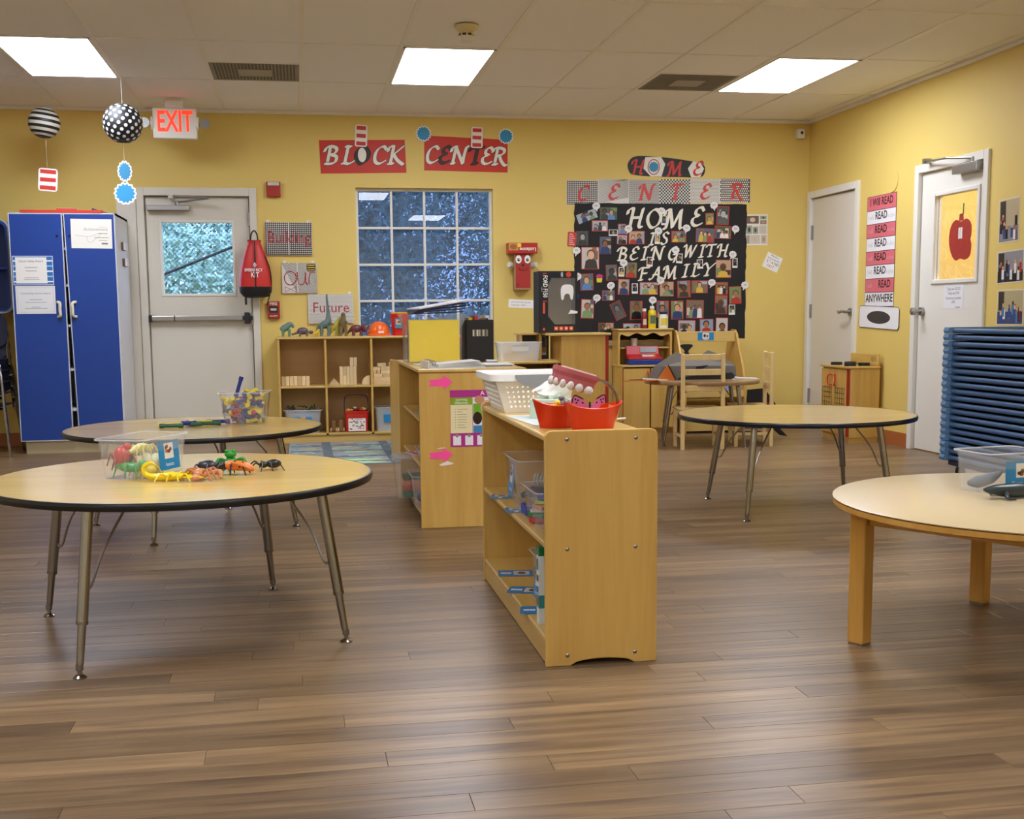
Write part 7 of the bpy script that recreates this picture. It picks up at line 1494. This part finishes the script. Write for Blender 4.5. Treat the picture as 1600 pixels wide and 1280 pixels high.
MB().box(-.135, -.10, 0, .14, .10, .045).build('drawer', plain('register_blue', '#1f3380', .4), t, bevel=.005)
b = MB(); b.prism([(-.10, .0455), (.10, .0455), (.10, .155), (.06, .155), (.03, .085), (-.10, .06)], -.135, .14, M=Matrix(((0, 0, 1, 0), (1, 0, 0, 0), (0, 1, 0, 0), (0, 0, 0, 1)))); b.build('housing', plain('register_red', '#b02024', .4), t, bevel=.004)
b = MB(); M2 = Matrix.Translation((-.0, .042, .115)) @ Matrix.Rotation(math.radians(66), 4, 'X'); b.box(-.02, -.018, 0, .115, .03, .006, M=M2); b.build('display', plain('register_screen', '#4d4430', .3), t)
b = MB(); M2 = Matrix.Translation((.035, -.03, .0735)) @ Matrix.Rotation(math.radians(11), 4, 'X'); [b.box(-.05+.019*i, -.03+.018*j, 0, -.035+.019*i, -.016+.018*j, .006, '#e0ddd6' if i < 5 else '#e0b030', M=M2) for i in range(6) for j in range(3)]; b.build('keys', M_print, t)
tag(MB().lathe([(.024, 0), (.029, .072), (.027, .072), (.022, .003), (.0, .003)], 20).build('paper_cup', plain('cup_white', '#e3e3e2', .5), loc=(2.835, 9.975, .7275), smooth=True), 'white cup on the cupboard shelf', 'cup')
# craft on the small table
ZK = T4Z+.001
t = thing('cardboard_costume', 'grey faceted cardboard craft with orange point on the small table', 'cardboard craft', (3.03, 8.90, ZK))
M_g1 = plain('grey_card', '#6b655c', .7); 
V = [(-.36, -.10, .0), (-.30, -.10, .105), (-.19, -.05, .205), (-.11, -.04, .19), (.0, -.03, .165), (.08, -.03, .22), (.16, -.05, .19), (.28, -.10, .10), (.29, -.10, .0), (-.36, .12, .0), (-.30, .12, .10), (-.19, .12, .16), (-.11, .12, .15), (0, .12, .13), (.08, .12, .18), (.16, .12, .15), (.28, .12, .09), (.29, .12, 0)]
Vf = []; n = 9
b = MB(); b.add(V, [tuple(range(9))]+[tuple(range(9, 18))[::-1]]+[(i+1, i, 9+i, 10+i) for i in range(8)]+[(8, 0, 9, 17)]); b.build('grey_shell', M_g1, t)
b = MB(); b.prism([(-.36, .0), (-.215, .0), (-.275, .115)], 0, .006, M=plane_m((0, -.135, .0), (1, 0, 0), (0, 0, 1))); b.build('orange_point', plain('orange_card', '#c96a1c', .6), t)
b = MB(); b.prism([(-.215, .0), (-.205, .0), (-.268, .118), (-.275, .115)], 0, .008, M=plane_m((0, -.136, .0), (1, 0, 0), (0, 0, 1))); b.prism([(-.05, .10), (.05, .11), (.0, .08), (-.03, .0), (-.06, .0)], 0, .006, M=plane_m((0, -.134, .0), (1, 0, 0), (0, 0, 1))); b.prism([(-.2, 0), (.28, 0), (.24, .05), (.0, .035), (-.18, .02)], 0, .004, M=plane_m((0, -.1335, .0), (1, 0, 0), (0, 0, 1))); b.build('black_trim', M_black, t)
b = MB(); b.prism(spline([(-.125, .17), (-.09, .21), (-.125, .25), (-.115, .265), (-.04, .265), (-.03, .25), (-.065, .21), (-.04, .17)], 3, True), 0, .012, M=plane_m((0, .02, 0), (1, 0, 0), (0, 0, 1))); b.build('black_tab', M_black, t)
for lab, x, y, rz, c in (('white folded paper at the left of the craft table', 2.655, 8.78, .3, '#dedcd6'), ('white paper sheet at the right of the craft table', 3.36, 8.72, -.2, '#e6e4dc')):
    m = MB(); m.box(-.10, -.05, 0, .10, .05, .002, c); m.box(-.08, -.05, .002, .09, .04, .012, c, M=Matrix.Rotation(math.radians(4), 4, 'Y')); tag(m.build('paper_sheet', M_print, loc=(x, y, ZK), rz=rz), lab, 'paper')
tag(MB().prism([(-.17, -.008), (.10, -.03), (.12, .02), (.0, .03), (-.17, .006)], 0, .006).build('orange_strip', plain('orange_card', '#c8502a', .6), loc=(2.555, 8.70, ZK+.001), rz=.0), 'orange cardboard strip overhanging the craft table', 'cardboard')
tag(MB().prism([(-.10, -.02), (.08, -.05), (.10, .03), (.0, .04)], -.035, -.004).build('dark_scrap', M_black, loc=(2.56, 8.82, ZK+.0), rz=.1) if False else MB().prism([(-.14, 0), (.06, -.03), (.12, .02), (0, .04)], .0, .004).build('dark_scrap', M_black, loc=(2.62, 8.86, ZK), rz=.0), 'black card scrap at the left edge of the craft table', 'cardboard')
t = thing('cardboard_fin', 'dark cardboard fin with brown edge behind the side-on chair', 'cardboard craft', (3.73, 9.22, 0), .0)
b = MB(); b.prism([(-.18, .03), (-.16, .39), (-.02, .40), (.03, .34), (.09, .26), (.06, .13), (.19, .002), (.12, .015), (.02, .11), (-.06, .03)], 0, .012, M=plane_m((0, 0, 0), (1, 0, 0), (0, 0, 1))); b.build('black_side', M_black, t)
b = MB(); b.prism([(.0, .30), (.06, .25), (.04, .14), (-.02, .2)], .0122, .014, M=plane_m((0, 0, 0), (1, 0, 0), (0, 0, 1))); b.build('brown_patch', plain('brown_card', '#7a3a1c', .6), t)
